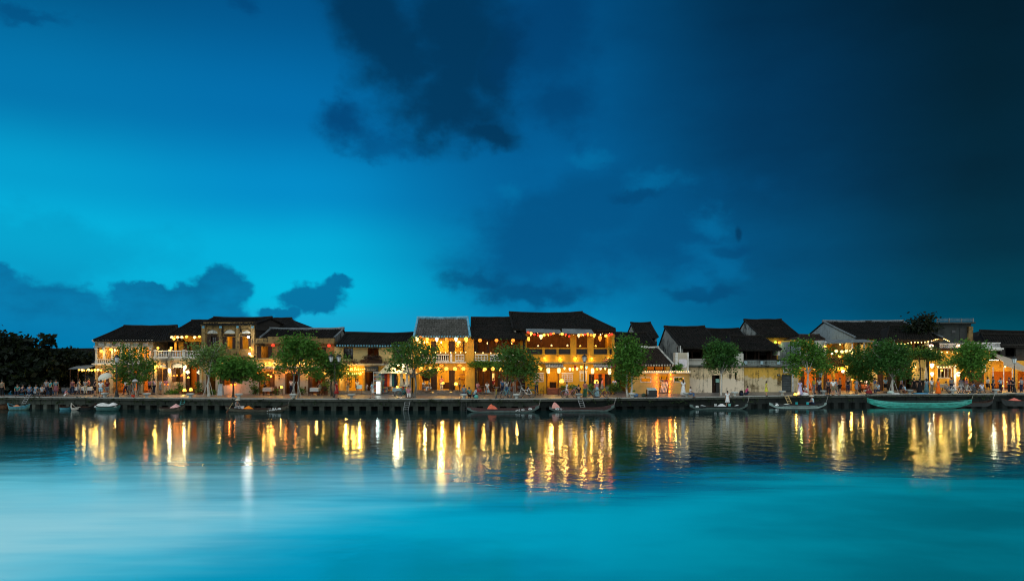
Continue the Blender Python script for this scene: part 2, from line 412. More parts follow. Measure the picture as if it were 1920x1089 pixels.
# ------------------------------------------------------------------ lie of the land: the quay edge bends away on both sides
QZ = 1.10
EDGE = [(-700, 738), (-300, 741), (0, 744), (160, 745.2), (400, 747), (650, 748), (1000, 748), (1200, 746), (1300, 745), (1400, 742.6), (1500, 741), (1700, 739), (1920, 737.5), (2300, 735.5), (2700, 734)]
def edge_py(px):
    for (a, ya), (b, yb) in zip(EDGE, EDGE[1:]):
        if a <= px <= b: return ya + (yb - ya) * (px - a) / (b - a)
    return 742
def D(px): return FPX * (CAMZ - QZ) / (edge_py(px) - HY)
def X(px, y): return (px - CX) * y / FPX
def Z(py, y): return CAMZ + (HY - py) * y / FPX
def yfoot(py): return FPX * (CAMZ - QZ) / (py - HY)

# ground, road and quay
def build_ground():
    m, g, b = new_mat('street_paving', 0.4); p = pos(g); x, y, z = g.sep(p)
    n1 = g.noise(p, 0.5, 5, 0.6); n2 = g.noise(p, 6.0, 3, 0.6)
    br = g.n.new('ShaderNodeTexBrick'); g.l.new(p, br.inputs[0]); br.inputs['Scale'].default_value = 1.0
    br.inputs['Color1'].default_value = (0.19, 0.17, 0.16, 1); br.inputs['Color2'].default_value = (0.14, 0.125, 0.115, 1); br.inputs['Mortar'].default_value = (0.06, 0.06, 0.06, 1)
    br.inputs['Mortar Size'].default_value = 0.02; br.inputs['Brick Width'].default_value = 0.8; br.inputs['Row Height'].default_value = 0.5
    c = g.mix(g.smooth(n1, 0.35, 0.65) * 0.6, br.outputs[0], (0.06, 0.06, 0.06))
    g.put(b.inputs['Base Color'], c); g.put(b.inputs['Roughness'], g.lin(n2 * 0.6 + n1 * 0.4, 0.35, 0.65, 0.28, 0.65))
    pts = [(X(px, D(px)), D(px)) for px, _ in EDGE]
    far = [(pts[-1][0] + 900, pts[-1][1] + 60), (1500, 2500), (-1500, 2500), (pts[0][0] - 900, pts[0][1] + 60)]
    poly = [(x, y, QZ) for x, y in pts + far]
    o = mesh_obj('ground', poly, [tuple(range(len(poly)))], m); o['kind'] = 'structure'
build_ground()
M_QUAY = plaster('quay_concrete', (0.040, 0.048, 0.040), (0.015, 0.022, 0.018), 0.75)
M_QUAYD = plaster('quay_shade_tone', (0.010, 0.013, 0.012), (0.006, 0.010, 0.009), 0.7)  # dark copy of the quay concrete, recess shade put into its colour
M_COPE = plaster('quay_coping', (0.32, 0.33, 0.31), (0.10, 0.11, 0.10), 0.6, sc=2.0)  # pale colour stands in for sky reflected off the wet top edge
M_KERB = plaster('mossy_kerb', (0.055, 0.060, 0.050), (0.012, 0.015, 0.012), 0.9, sc=3.0)
def qpt(px): d = D(px); return Vector((X(px, d), d, 0))
def build_quay():
    q = root('quay', (0, 64, 0)); q['kind'] = 'structure'
    back = MB()
    for (a, _), (b, _) in zip(EDGE, EDGE[1:]):
        p0, p1 = qpt(a), qpt(b)
        back.slab([(p0.x, p0.y + 0.75, -1.5), (p1.x, p1.y + 0.75, -1.5), (p1.x, p1.y + 0.75, QZ - 0.02), (p0.x, p0.y + 0.75, QZ - 0.02)], (0, 0.3, 0))
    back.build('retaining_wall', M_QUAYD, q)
    # walk the edge: coping stones, beam panels and piers
    pts = []; px = -420.0
    while px < 2300:
        pts.append(px); p = qpt(px); step = 1.1
        px += step * FPX / D(px)
    cope_m = None
    for i, a in enumerate(pts[:-1]):
        p0, p1 = qpt(a), qpt(pts[i + 1]); t = (p1 - p0); L = t.length; rz = math.atan2(t.y, t.x)
        if i % 2 == 0 and i + 2 < len(pts):
            p2 = qpt(pts[i + 2]); t2 = p2 - p0; L2 = t2.length
            mb = MB(); jz = rnd.uniform(-0.012, 0.012); jy = rnd.uniform(-0.02, 0.02)
            mb.box(0.008, L2 - 0.008, -0.12 + jy, 0.46, -0.03, 0.03 + jz)
            o = put('coping_stone', mb.mesh('coping_stone', M_COPE), q, (p0.x, p0.y - 64, QZ), math.atan2(t2.y, t2.x))
            mb = MB(); mb.box(0.004, L2 - 0.004, -0.10 + jy, 0.40, -0.22, -0.032); mb.box(0.0, L2, -0.02, 0.60, -0.24, -0.221)
            put('kerb', mb.mesh('kerb', M_KERB), q, (p0.x, p0.y - 64, QZ), math.atan2(t2.y, t2.x))
        vis = -60 < a < 1990
        if not vis: continue
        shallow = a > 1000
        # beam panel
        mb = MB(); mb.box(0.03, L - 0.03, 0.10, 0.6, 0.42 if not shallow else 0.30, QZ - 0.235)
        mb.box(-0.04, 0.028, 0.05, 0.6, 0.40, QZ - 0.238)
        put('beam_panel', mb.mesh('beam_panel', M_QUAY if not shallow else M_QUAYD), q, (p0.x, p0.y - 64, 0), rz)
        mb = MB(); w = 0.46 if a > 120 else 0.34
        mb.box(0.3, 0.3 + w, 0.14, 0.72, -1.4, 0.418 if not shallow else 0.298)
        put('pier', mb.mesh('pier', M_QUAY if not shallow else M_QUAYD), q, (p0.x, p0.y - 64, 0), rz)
    return q
build_quay()

# ------------------------------------------------------------------ buildings
class Bld:
    def __init__(s, name, pxm, F, label, cat='house', zb=QZ):
        s.F = F; s.zb = zb; s.r = root(name, (X(pxm, F), F, zb), label, cat)
    def x(s, px): return X(px, s.F)
    def z(s, py): return max(Z(py, s.F), s.zb - 0.05)
    def wall(s, x0, y0, x1, y1, mat, holes=(), dy=0.0, t=0.28, name='wall', parent=None):
        """front wall between pixel corners with rectangular or arched openings"""
        F = s.F; xs = sorted({X(x0, F), X(x1, F)} | {X(h[0], F) for h in holes} | {X(h[2], F) for h in holes})
        zs = sorted({s.z(y0), s.z(y1)} | {s.z(h[1]) for h in holes} | {s.z(h[3]) for h in holes})
        H = [(X(h[0], F), s.z(h[3]), X(h[2], F), s.z(h[1])) for h in holes]
        ya, yb = F + dy, F + dy + t; mb = MB()
        def solid(i, k):
            cx, cz = (xs[i] + xs[i + 1]) / 2, (zs[k] + zs[k + 1]) / 2
            return not any(a < cx < c and b < cz < d for a, b, c, d in H)
        nx, nz = len(xs) - 1, len(zs) - 1
        for i in range(nx):
            for k in range(nz):
                if not solid(i, k): continue
                a, b, c, d = xs[i], xs[i + 1], zs[k], zs[k + 1]
                mb.quad((a, ya, c), (b, ya, c), (b, ya, d), (a, ya, d)); mb.quad((b, yb, c), (a, yb, c), (a, yb, d), (b, yb, d))
                if i == 0 or not solid(i - 1, k): mb.quad((a, yb, c), (a, ya, c), (a, ya, d), (a, yb, d))
                if i == nx - 1 or not solid(i + 1, k): mb.quad((b, ya, c), (b, yb, c), (b, yb, d), (b, ya, d))
                if k == nz - 1 or not solid(i, k + 1): mb.quad((a, ya, d), (b, ya, d), (b, yb, d), (a, yb, d))
                if k == 0 or not solid(i, k - 1): mb.quad((a, yb, c), (b, yb, c), (b, ya, c), (a, ya, c))
        for h, (a, b, c, d) in zip(holes, H):
            if len(h) > 4:      # arch head: fill the corners of the opening
                r = (c - a) / 2; cx = (a + c) / 2; rz = min(r, (d - b) * 0.6); n = 8
                for side in (-1, 1):
                    arc = [(cx + side * r * math.cos(q * PI / 2 / n), d - rz + rz * math.sin(q * PI / 2 / n)) for q in range(n + 1)]
                    ex = a if side < 0 else c
                    for (u0, w0), (u1, w1) in zip(arc, arc[1:]):
                        mb.quad((ex, ya + .01, w0), (u0, ya + .01, w0), (u1, ya + .01, w1), (ex, ya + .01, w1))
                        mb.quad((u0, ya + .01, w0), (u0, yb, w0), (u1, yb, w1), (u1, ya + .01, w1))
        return mb.build(name, mat, parent or s.r)
    def box(s, name, x0, y0, x1, y1, mat, d0=-0.1, d1=0.1, parent=None):
        return MB().box(s.x(x0), s.x(x1), s.F + d0, s.F + d1, s.z(y1), s.z(y0)).build(name, mat, parent or s.r)
    def body(s, x0, x1, ytop, depth, mat, dy=0.28):
        a, b, zt, F = s.x(x0), s.x(x1), s.z(ytop), s.F
        for u, v in ((a, a + .25), (b - .25, b)):
            MB().box(u, v, F + dy + .004, F + depth, s.zb - .05, zt - .006).build('side_wall', mat, s.r)
        MB().box(a + .254, b - .254, F + depth - .25, F + depth, s.zb - .05, zt - .006).build('back_wall', mat, s.r)
    def room(s, x0, y0, x1, y1, depth, mat, energy=60, col=(1, 0.62, 0.22), floor=None, dy=0.0, lamps=1, ly=0.35):
        """a lit room behind the openings: back wall, floor, ceiling, sides and ceiling lamps"""
        a, b, zt, zb = s.x(x0), s.x(x1), s.z(y0), max(s.z(y1), s.zb + 0.02); F = s.F + dy; f, k = F + .29, F + depth
        mb = MB()
        mb.box(a + .02, b - .02, k, k + .1, zb, zt); mb.box(a, a + .1, f, k - .004, zb, zt); mb.box(b - .1, b, f, k - .004, zb, zt)
        mb.box(a + .104, b - .104, f, k - .004, zt - .1, zt)
        r = mb.build('room', mat, s.r)
        MB().box(a + .104, b - .104, f, k - .004, zb - .06, zb).build('floor', floor or M_BROWN, s.r)
        for i in range(lamps):
            if energy <= 0: break
            xx = a + (b - a) * (i + .5) / lamps; zz = zt - 0.45; yy = F + depth * ly + .2
            o = MB().lathe([(0.01, 0.12), (0.05, 0.08), (0.075, 0.0), (0.05, -0.07), (0.01, -0.09)], 8, (xx, yy, zz)).build('ceiling_lamp', M_BULB, s.r, True)
            ox, oy, oz = WLOC[s.r.name]
            lamp_light(s.r, (xx - ox, yy - oy - .02, zz - oz - 0.2), energy * LAMP * 1.6, col, 0.08)
        return r
    def shutter(s, x0, y0, x1, y1, mat=None, dy=-0.05, name='shutter'):
        a, b, c, d = s.x(x0), s.x(x1), s.z(y1), s.z(y0); F = s.F + dy; mb = MB(); e = min(0.06, (b - a) * .18)
        mb.box(a, a + e, F, F + .05, c, d); mb.box(b - e, b, F, F + .05, c, d); mb.box(a + e, b - e, F + .002, F + .048, c, c + .08); mb.box(a + e, b - e, F + .002, F + .048, d - .08, d)
        n = max(3, int((d - c) / 0.16)); st = (d - c - .16) / n
        for i in range(n):
            z0 = c + .08 + i * st
            mb.add([(a + e, F + .008, z0 + .01), (b - e, F + .008, z0 + .01), (b - e, F + .036, z0 + st), (a + e, F + .036, z0 + st)], [(0, 1, 2, 3)])
        mb.box(a + e, b - e, F + .04, F + .046, c + .08, d - .08)
        return mb.build(name, mat or M_SHUT, s.r)
    def window(s, x0, y0, x1, y1, nx=2, ny=3, frame=None, pane=None, dy=0.1, bar=0.05):
        a, b, c, d = s.x(x0), s.x(x1), s.z(y1), s.z(y0); F = s.F + dy; mb = MB()
        mb.box(a, a + .07, F, F + .08, c, d); mb.box(b - .07, b, F, F + .08, c, d); mb.box(a + .07, b - .07, F, F + .08, c, c + .07); mb.box(a + .07, b - .07, F, F + .08, d - .07, d)
        for i in range(1, nx):
            u = a + (b - a) * i / nx; mb.box(u - bar / 2, u + bar / 2, F + .01, F + .06, c + .07, d - .07)
        for i in range(1, ny):
            u = c + (d - c) * i / ny; mb.box(a + .07, b - .07, F + .014, F + .056, u - bar / 2, u + bar / 2)
        fr = mb.build('window', frame or M_DARKWOOD, s.r)
        if pane: MB().box(a + .05, b - .05, F + .064, F + .074, c + .05, d - .05).build('pane', pane, fr)
        return fr
    def door(s, x0, y0, x1, y1, mat=None, dy=0.12):
        a, b, c, d = s.x(x0), s.x(x1), s.z(y1), s.z(y0); F = s.F + dy; mb = MB()
        mb.box(a, b, F + .02, F + .06, c, d); w = b - a
        for (u0, u1, v0, v1) in ((.0, .12, 0, 1), (.88, 1, 0, 1), (.12, .88, 0, .08), (.12, .88, .45, .53), (.12, .88, .93, 1)):
            mb.box(a + w * u0, a + w * u1, F, F + .019, c + (d - c) * v0, c + (d - c) * v1)
        o = mb.build('door', mat or M_DARKWOOD, s.r)
        MB().box(a + w * .80, a + w * .86, F - .03, F - .002, c + (d - c) * .46, c + (d - c) * .50).build('handle', M_STEEL, o)
        return o
    def ledge(s, x0, x1, y0, y1, mat, proj=0.25, name='ledge', dy=0.0):
        a, b, c, d = s.x(x0), s.x(x1), s.z(y1), s.z(y0); F = s.F + dy; h = d - c; mb = MB()
        mb.box(a, b, F - proj, F - .003, c + h * .45, d); mb.box(a + .03, b - .03, F - proj * .6, F - .003, c, c + h * .448)
        return mb.build(name, mat, s.r)
    def column(s, x0, x1, y0, y1, mat, dy=-0.12, d=None, name='column', cap=True):
        a, b, c, e = s.x(x0), s.x(x1), s.z(y1), s.z(y0); F = s.F + dy; w = d or (b - a); mb = MB()
        mb.box(a, b, F, F + w, c, e)
        if cap:
            mb.box(a - .06, b + .06, F - .06, F + w * .5, e - .22, e - .1); mb.box(a - .05, b + .05, F - .05, F + w * .5, c, c + .25)
        return mb.build(name, mat, s.r)
    def railing(s, x0, x1, y0, y1, mat, style='baluster', dy=-0.1, inner=None, gap=None):
        """parapet or railing: two rails and what stands between them"""
        a, b, c, d = s.x(x0), s.x(x1), s.z(y1), s.z(y0); F = s.F + dy; mb = MB(); h = d - c
        mb.box(a, b, F - .02, F + .16, d - h * .14, d); mb.box(a, b, F, F + .14, c, c + h * .14)
        o = mb.build('railing', mat, s.r); mb = MB(); z0, z1 = c + h * .14, d - h * .14
        if style == 'baluster':
            n = max(3, int((b - a) / (gap or 0.20))); hh = z1 - z0
            for i in range(n):
                u = a + (b - a) * (i + .5) / n
                mb.lathe([(.05, 0), (.03, hh * .12), (.062, hh * .38), (.03, hh * .72), (.03, hh * .85), (.05, hh)], 6, (u, F + .07, z0))
        elif style == 'lattice':
            n = max(2, int((b - a) / 0.26)); k = max(2, int((z1 - z0) / 0.24))
            for i in range(n + 1):
                u = a + (b - a) * i / n; mb.box(u - .028, u + .028, F + .04, F + .09, z0, z1)
            for i in range(k + 1):
                u = z0 + (z1 - z0) * i / k; mb.box(a, b, F + .045, F + .085, u - .028, u + .028)
        elif style == 'fret':
            n = max(2, int((b - a) / 0.75)); w = (b - a) / n; q = .03
            for i in range(n):
                u = a + i * w
                for (p0, p1, r0, r1) in ((0, .08, 0, 1), (.08, .6, .82, 1), (.52, .6, .3, .82), (.24, .52, .3, .42), (.24, .32, .42, .64), (.7, .78, 0, .8), (.78, 1, .1, .22), (.6, 1, .62, .74)):
                    mb.box(u + w * p0, u + w * p1, F + .04, F + .09, z0 + (z1 - z0) * r0, z0 + (z1 - z0) * r1)
        elif style == 'iron':
            n = max(3, int((b - a) / .12))
            for i in range(n):
                u = a + (b - a) * (i + .5) / n; mb.box(u - .015, u + .015, F + .05, F + .08, z0, z1)
            for i in range(0, n - 3, 4):
                u = a + (b - a) * (i + 2) / n
                mb.tube([(u + .2 * math.cos(t * PI / 4), F + .065, (z0 + z1) / 2 + (z1 - z0) * .36 * math.sin(t * PI / 4)) for t in range(9)], .022, 4)
        mb.build({'baluster': 'balusters', 'lattice': 'lattice', 'fret': 'fretwork', 'iron': 'ironwork'}[style], inner or mat, o, kind='stuff')
        return o
    def roof(s, el, er, ey, rl, rr, ry, rd, over=0.6, mat=None, gable=None, ribs=True, trim=None, back=None, eave=None, ret=False, col_step=0.27):
        """pitched tile roof: eave px/py at the front, ridge px/py rd metres behind the front; rl/rr inset = hip"""
        mat = mat or M_ROOF; F = s.F; Fe, Fr = F - over, F + rd; bd = back or (rd + over); Fb = Fr + bd
        E0 = Vector((X(el, Fe), Fe, Z(ey, Fe))); E1 = Vector((X(er, Fe), Fe, Z(ey, Fe)))
        R0 = Vector((E0.x if rl is None else X(rl, Fr), Fr, Z(ry, Fr))); R1 = Vector((E1.x if rr is None else X(rr, Fr), Fr, Z(ry, Fr)))
        B0 = Vector((E0.x, Fb, E0.z)); B1 = Vector((E1.x, Fb, E1.z)); th = (0, 0, -.14)
        sg_ = min(.16, (R1 - R0).length * .012) * rnd.uniform(.6, 1.4); sk = rnd.uniform(.35, .65)
        def sagz(t): return Vector((0, 0, -sg_ * (t / sk if t < sk else (1 - t) / (1 - sk)) ** .8 + (.02 * math.sin(t * 37 + E0.x) if 0 < t < 1 else 0)))
        mb = MB(); ns = 6
        for i in range(ns):
            t0, t1 = i / ns, (i + 1) / ns; u0, u1 = R0.lerp(R1, t0) + sagz(t0), R0.lerp(R1, t1) + sagz(t1)
            mb.slab([E0.lerp(E1, t0) + sagz(t0) * .5, E0.lerp(E1, t1) + sagz(t1) * .5, u1, u0], th); mb.slab([B0.lerp(B1, t1), B0.lerp(B1, t0), u0, u1], th)
        hipl, hipr = R0.x - E0.x > 0.9, E1.x - R1.x > 0.9
        if hipl: mb.slab([B0, E0, R0], th)
        if hipr: mb.slab([E1, B1, R1], th)
        o = mb.build('roof', mat, s.r)
        gm = gable or M_OLDWHITE
        for hip, e, r, bb, sg in ((hipl, E0, R0, B0, 1), (hipr, E1, R1, B1, -1)):
            if not hip:
                off = Vector((.12 * sg, 0, -.16))
                tri = [Vector((e.x, F + .02, e.z + (r.z - e.z) * (over / (rd + over)))) + off, r + off, bb + off]
                lo = [Vector((bb.x, bb.y, e.z - .5)) + off, Vector((e.x, F + .02, e.z - .5)) + off]
                MB().slab(tri + lo, (0.2 * sg, 0, 0)).build('gable_wall', gm, s.r)
        if ribs:
            nrm = (E1 - E0).cross(R0 - E0).normalized()
            L = (E1 - E0).length; n = max(4, int(L / col_step)); m = max(5, int((R0 - E0).length / .42)); mb = MB(); side = (E1 - E0).normalized()
            for i in range(n + 1):
                t = i / n; p0, p1 = E0.lerp(E1, t) + sagz(t) * .5, R0.lerp(R1, t) + sagz(t)
                w = .075; hgt = .085
                for j in range(m):
                    a, b = p0.lerp(p1, j / m), p0.lerp(p1, (j + 1) / m)
                    jit = side * rnd.uniform(-.03, .03); a = a + jit; b = b + jit
                    if rnd.random() < .03: continue
                    h0 = hgt + rnd.uniform(-.01, .04); h1 = h0 - .05
                    up = nrm
                    v = [a - side * w, a - side * w * .55 + up * h0, a + side * w * .55 + up * h0, a + side * w, b - side * w * .9, b - side * w * .5 + up * h1, b + side * w * .5 + up * h1, b + side * w * .9]
                    mb.add(v, [(0, 1, 5, 4), (1, 2, 6, 5), (2, 3, 7, 6), (0, 3, 2, 1)])
            mb.build('tile_rows', mat, o, kind='stuff')
        tr = trim or mat
        mb = MB(); mb.tube([R0 + Vector((-.1, 0, .08))] + [R0.lerp(R1, i / 6) + sagz(i / 6) + Vector((0, 0, .08)) for i in range(1, 6)] + [R1 + Vector((.1, 0, .08))], [.17] + [.16 + rnd.uniform(-.025, .025) for i in range(5)] + [.19], 6); mb.build('ridge_cap', tr, o)
        for e, r in ((E0, R0), (E1, R1)):
            MB().tube([e + Vector((0, 0, .05)), e.lerp(r, .5) + Vector((0, 0, .02)), r + Vector((0, 0, .06))], .12, 6).build('verge', tr, o)
        if eave:
            mb = MB(); n = int((E1 - E0).length / col_step)
            for i in range(n):
                p = E0.lerp(E1, (i + .5) / n) + sagz((i + .5) / n) * .5; mb.lathe([(.01, -.02), (.085, -.02), (.085, .02), (.01, .02)], 6, (p.x, p.y - .03, p.z + .03))
                mb.box(p.x - .07, p.x + .07, p.y - .05, p.y - .03, p.z - .08, p.z + .10)
            mb.build('eave_tiles', eave, o, kind='stuff')
        return o
# ------------------------------------------------------------------ the row of houses, left to right
P_BEIGE = plaster('beige_plaster', (0.33, 0.26, 0.16), (0.05, 0.042, 0.03), 0.9)
P_TAN = plaster('weathered_tan_plaster', (0.22, 0.145, 0.058), (0.022, 0.019, 0.015), 1.0, sc=1.3)
P_YEL = plaster('yellow_plaster', (0.52, 0.29, 0.045), (0.16, 0.10, 0.03), 0.42)
P_YEL2 = plaster('deep_yellow_plaster', (0.54, 0.29, 0.028), (0.18, 0.105, 0.02), 0.40)
P_CREAM = plaster('cream_plaster', (0.48, 0.36, 0.17), (0.12, 0.10, 0.06), 0.4, low=(0.36, 0.32, 0.26))
P_OLD = plaster('mouldy_white_wall', (0.84, 0.66, 0.40), (0.075, 0.06, 0.04), 1.0, low=(0.78, 0.66, 0.50))
P_OCHRE = plaster('dirty_ochre_wall', (0.78, 0.47, 0.09), (0.13, 0.09, 0.04), 0.85, low=(0.70, 0.57, 0.36))
P_GREYG = plaster('grey_gable', (0.24, 0.245, 0.225), (0.03, 0.034, 0.032), 1.0)
P_BLUEG = plaster('pale_grey_gable', (0.24, 0.28, 0.29), (0.08, 0.09, 0.09), 0.5)
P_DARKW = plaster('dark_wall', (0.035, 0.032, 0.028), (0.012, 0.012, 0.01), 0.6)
P_ROOMY = plaster('yellow_room', (0.62, 0.38, 0.06), (0.2, 0.12, 0.03), 0.2)
P_ROOMO = plaster('orange_room', (0.60, 0.24, 0.05), (0.2, 0.10, 0.03), 0.25)
P_ROOMD = plaster('brown_room', (0.13, 0.06, 0.03), (0.04, 0.02, 0.012), 0.5)
M_BLUEPAINT = simple('faded_blue_paint', (0.13, 0.33, 0.44), 0.7, 0.4, 3.0)
M_STONE = simple('step_stone', (0.16, 0.145, 0.13), 0.8, 0.4, 2.5, bump=0.3)
M_REDST = simple('red_step_tiles', (0.20, 0.075, 0.05), 0.7, 0.4, 2.5)
M_GREYW = simple('grey_awning', (0.13, 0.15, 0.16), 0.8, 0.3, 2.0)
WARM = (1.0, 0.49, 0.09)
YELL = (1.0, 0.58, 0.11)

def steps(b, x0, x1, py0, n, mat, rise=0.15, run=0.32):
    for i in range(n):
        a, c = b.x(x0), b.x(x1)
        MB().box(a + .002 * i, c - .002 * i, b.F - .02 - run * (n - i), b.F + .3, b.zb + .001 + rise * i, b.zb + rise * (i + 1)).build('step', mat, b.r)

def far_house():
    b = Bld('house', 150, 84, 'low dark tiled house half hidden behind the dark trees, far left')
    b.wall(60, 690, 181, 742, P_DARKW, [(128, 705, 150, 742)]); b.body(60, 181, 690, 9, P_DARKW)
    b.roof(55, 190, 688, 62, 205, 655, 5.5, gable=P_DARKW)
    b.window(96, 706, 112, 722, 2, 2, pane=M_GLASS, dy=-.1); b.door(130, 708, 149, 742)
far_house()

def corner_house():
    b = Bld('house', 232, D(232) + 7.5, 'corner house with arched balcony windows and hipped dark roof, left end of the row'); F = b.F
    ar = [(184, 651, 194, 675, 1), (197, 651, 209, 675, 1), (215, 651, 225, 675, 1), (231, 651, 243, 675, 1), (249, 651, 259, 675, 1), (264, 651, 270, 675, 1), (273, 651, 279, 675, 1)]
    b.wall(178, 650, 287, 681, P_BEIGE, ar)
    b.room(179, 651, 286, 676, 3.2, P_ROOMY, 70, WARM, lamps=3)
    b.box('frieze', 178, 641, 287, 650, P_BEIGE, 0.002, 0.3)
    b.ledge(176, 289, 637, 641.5, M_OLDWHITE, .35, 'cornice'); b.ledge(177, 288, 649, 651, M_OLDWHITE, .2, 'cornice')
    for i, px in enumerate((182, 196, 211, 228, 245, 261, 283)): b.column(px - 1.6, px + 1.6, 651, 681, M_OLDWHITE, -.14, .3, 'pilaster')
    for px in (190, 205, 222, 239, 256, 273): b.box('frieze_panel', px - 5, 642.5, px + 5, 648, M_OLDWHITE, -.05, -.002)
    b.railing(184, 213, 673, 681, M_OLDWHITE, 'baluster', -.3); b.railing(213, 284, 673, 681, M_OLDWHITE, 'baluster', -.3)
    b.ledge(177, 288, 681, 685, M_OLDWHITE, .5, 'ledge')
    b.wall(178, 685, 287, 745, P_BEIGE, [(184, 695, 204, 745), (212, 695, 236, 745), (246, 695, 262, 745), (268, 697, 282, 745)])
    b.room(179, 687, 286, 745, 4.5, P_ROOMO, 75, WARM, lamps=3)
    for a, c in ((184, 189), (199, 204), (246, 251), (257, 262)): b.shutter(a, 696, c, 744, M_BROWN)
    b.body(178, 287, 640, 11, P_BEIGE)
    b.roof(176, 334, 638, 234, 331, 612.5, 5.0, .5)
    # recessed wing to the right, in the shade of its own roof
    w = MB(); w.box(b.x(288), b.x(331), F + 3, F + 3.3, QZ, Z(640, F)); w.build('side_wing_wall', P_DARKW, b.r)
    # striped awning over the cafe front
    mb = MB(); a, c = b.x(150), b.x(182)
    mb.slab([(a, F - 1.9, Z(690, F)), (c, F - 1.9, Z(690, F)), (c, F, Z(684, F)), (a, F, Z(684, F))], (0, 0, -.05)); mb.build('awning', M_GREYW, b.r)
    for px in (152, 166, 180): MB().tube([(b.x(px), F - 1.8, QZ), (b.x(px), F - 1.8, Z(690, F))], .05, 6).build('awning_post', M_DARKWOOD, b.r)
corner_house()

def terrace_house():
    b = Bld('house', 338, D(338) + 7.6, 'house with white balustraded terrace and lantern-lit yellow upper room'); F = b.F
    # upper room set back on the terrace
    b.wall(321, 627, 381, 668, P_YEL, [(330, 640, 361, 668), (363, 640, 378, 668)], dy=1.6)
    b.room(322, 628, 380, 669, 5.0, P_ROOMD, 40, WARM, dy=1.6, lamps=2)
    b.shutter(331, 641, 340, 667, dy=1.52); b.shutter(350, 641, 361, 667, dy=1.52); b.shutter(363, 641, 371, 667, dy=1.52)
    b.column(325, 328.5, 627, 668, P_YEL, .2); b.box('lintel', 320, 626, 382, 630, M_DARKWOOD, .15, .5)
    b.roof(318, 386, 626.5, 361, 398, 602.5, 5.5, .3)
    b.box('terrace_floor', 291, 669.5, 381, 672.5, M_OLDWHITE, -.35, 6)
    for a, c in ((297, 319), (323, 345), (349, 378)):
        b.railing(a, c, 657, 670, M_WHITE, 'baluster', -.25, gap=.16)
    for px in (294, 321, 347, 380): b.column(px - 2.2, px + 2.2, 655, 672, M_OLDWHITE, -.32, .4, 'pier')
    ho = [(297, 682, 313, 738, 1), (324, 682, 344, 738, 1), (350, 682, 376, 742)]
    b.wall(289, 672.5, 381, 745, P_BEIGE, ho)
    b.room(290, 674, 380, 744, 4.5, P_ROOMO, 70, WARM, lamps=3)
    b.ledge(290, 381, 672.7, 675, M_OLDWHITE, .15)
    for a, c in ((296, 304), (306, 313.5), (323, 330), (338, 345), (349, 356), (369, 377)): b.shutter(a, 691, c, 714 if c < 346 else 740, M_SHUT)
    for x0, x1 in ((297, 313), (324, 344)):
        b.box('window_apron', x0, 716, x1, 745, P_BEIGE, .02, .2)
        cx = (b.x(x0) + b.x(x1)) / 2; rr = (b.x(x1) - b.x(x0)) / 2; zz = b.z(689)
        MB().slab([(cx + rr * math.cos(t * PI / 10), F - .06, zz + rr * .75 * math.sin(t * PI / 10)) for t in range(11)], (0, .05, 0)).build('lunette', M_OLDWHITE, b.r)
    for px in (293, 318.5, 347, 378): b.column(px - 2, px + 2, 675, 745, P_CREAM, -.2, .4, 'pilaster')
    steps(b, 332, 388, 740, 4, M_BROWN, .13)
    b.body(289, 381, 672, 11, P_BEIGE)
    z0 = b.z(697.5)
    for px in (353, 374): MB().slab([(b.x(px) + .26 * math.cos(t * PI / 2), F - .14, z0 + .26 * math.sin(t * PI / 2)) for t in range(4)], (0, .05, 0)).build('hanging_diamond_sign', M_WHITE, b.r)
terrace_house()

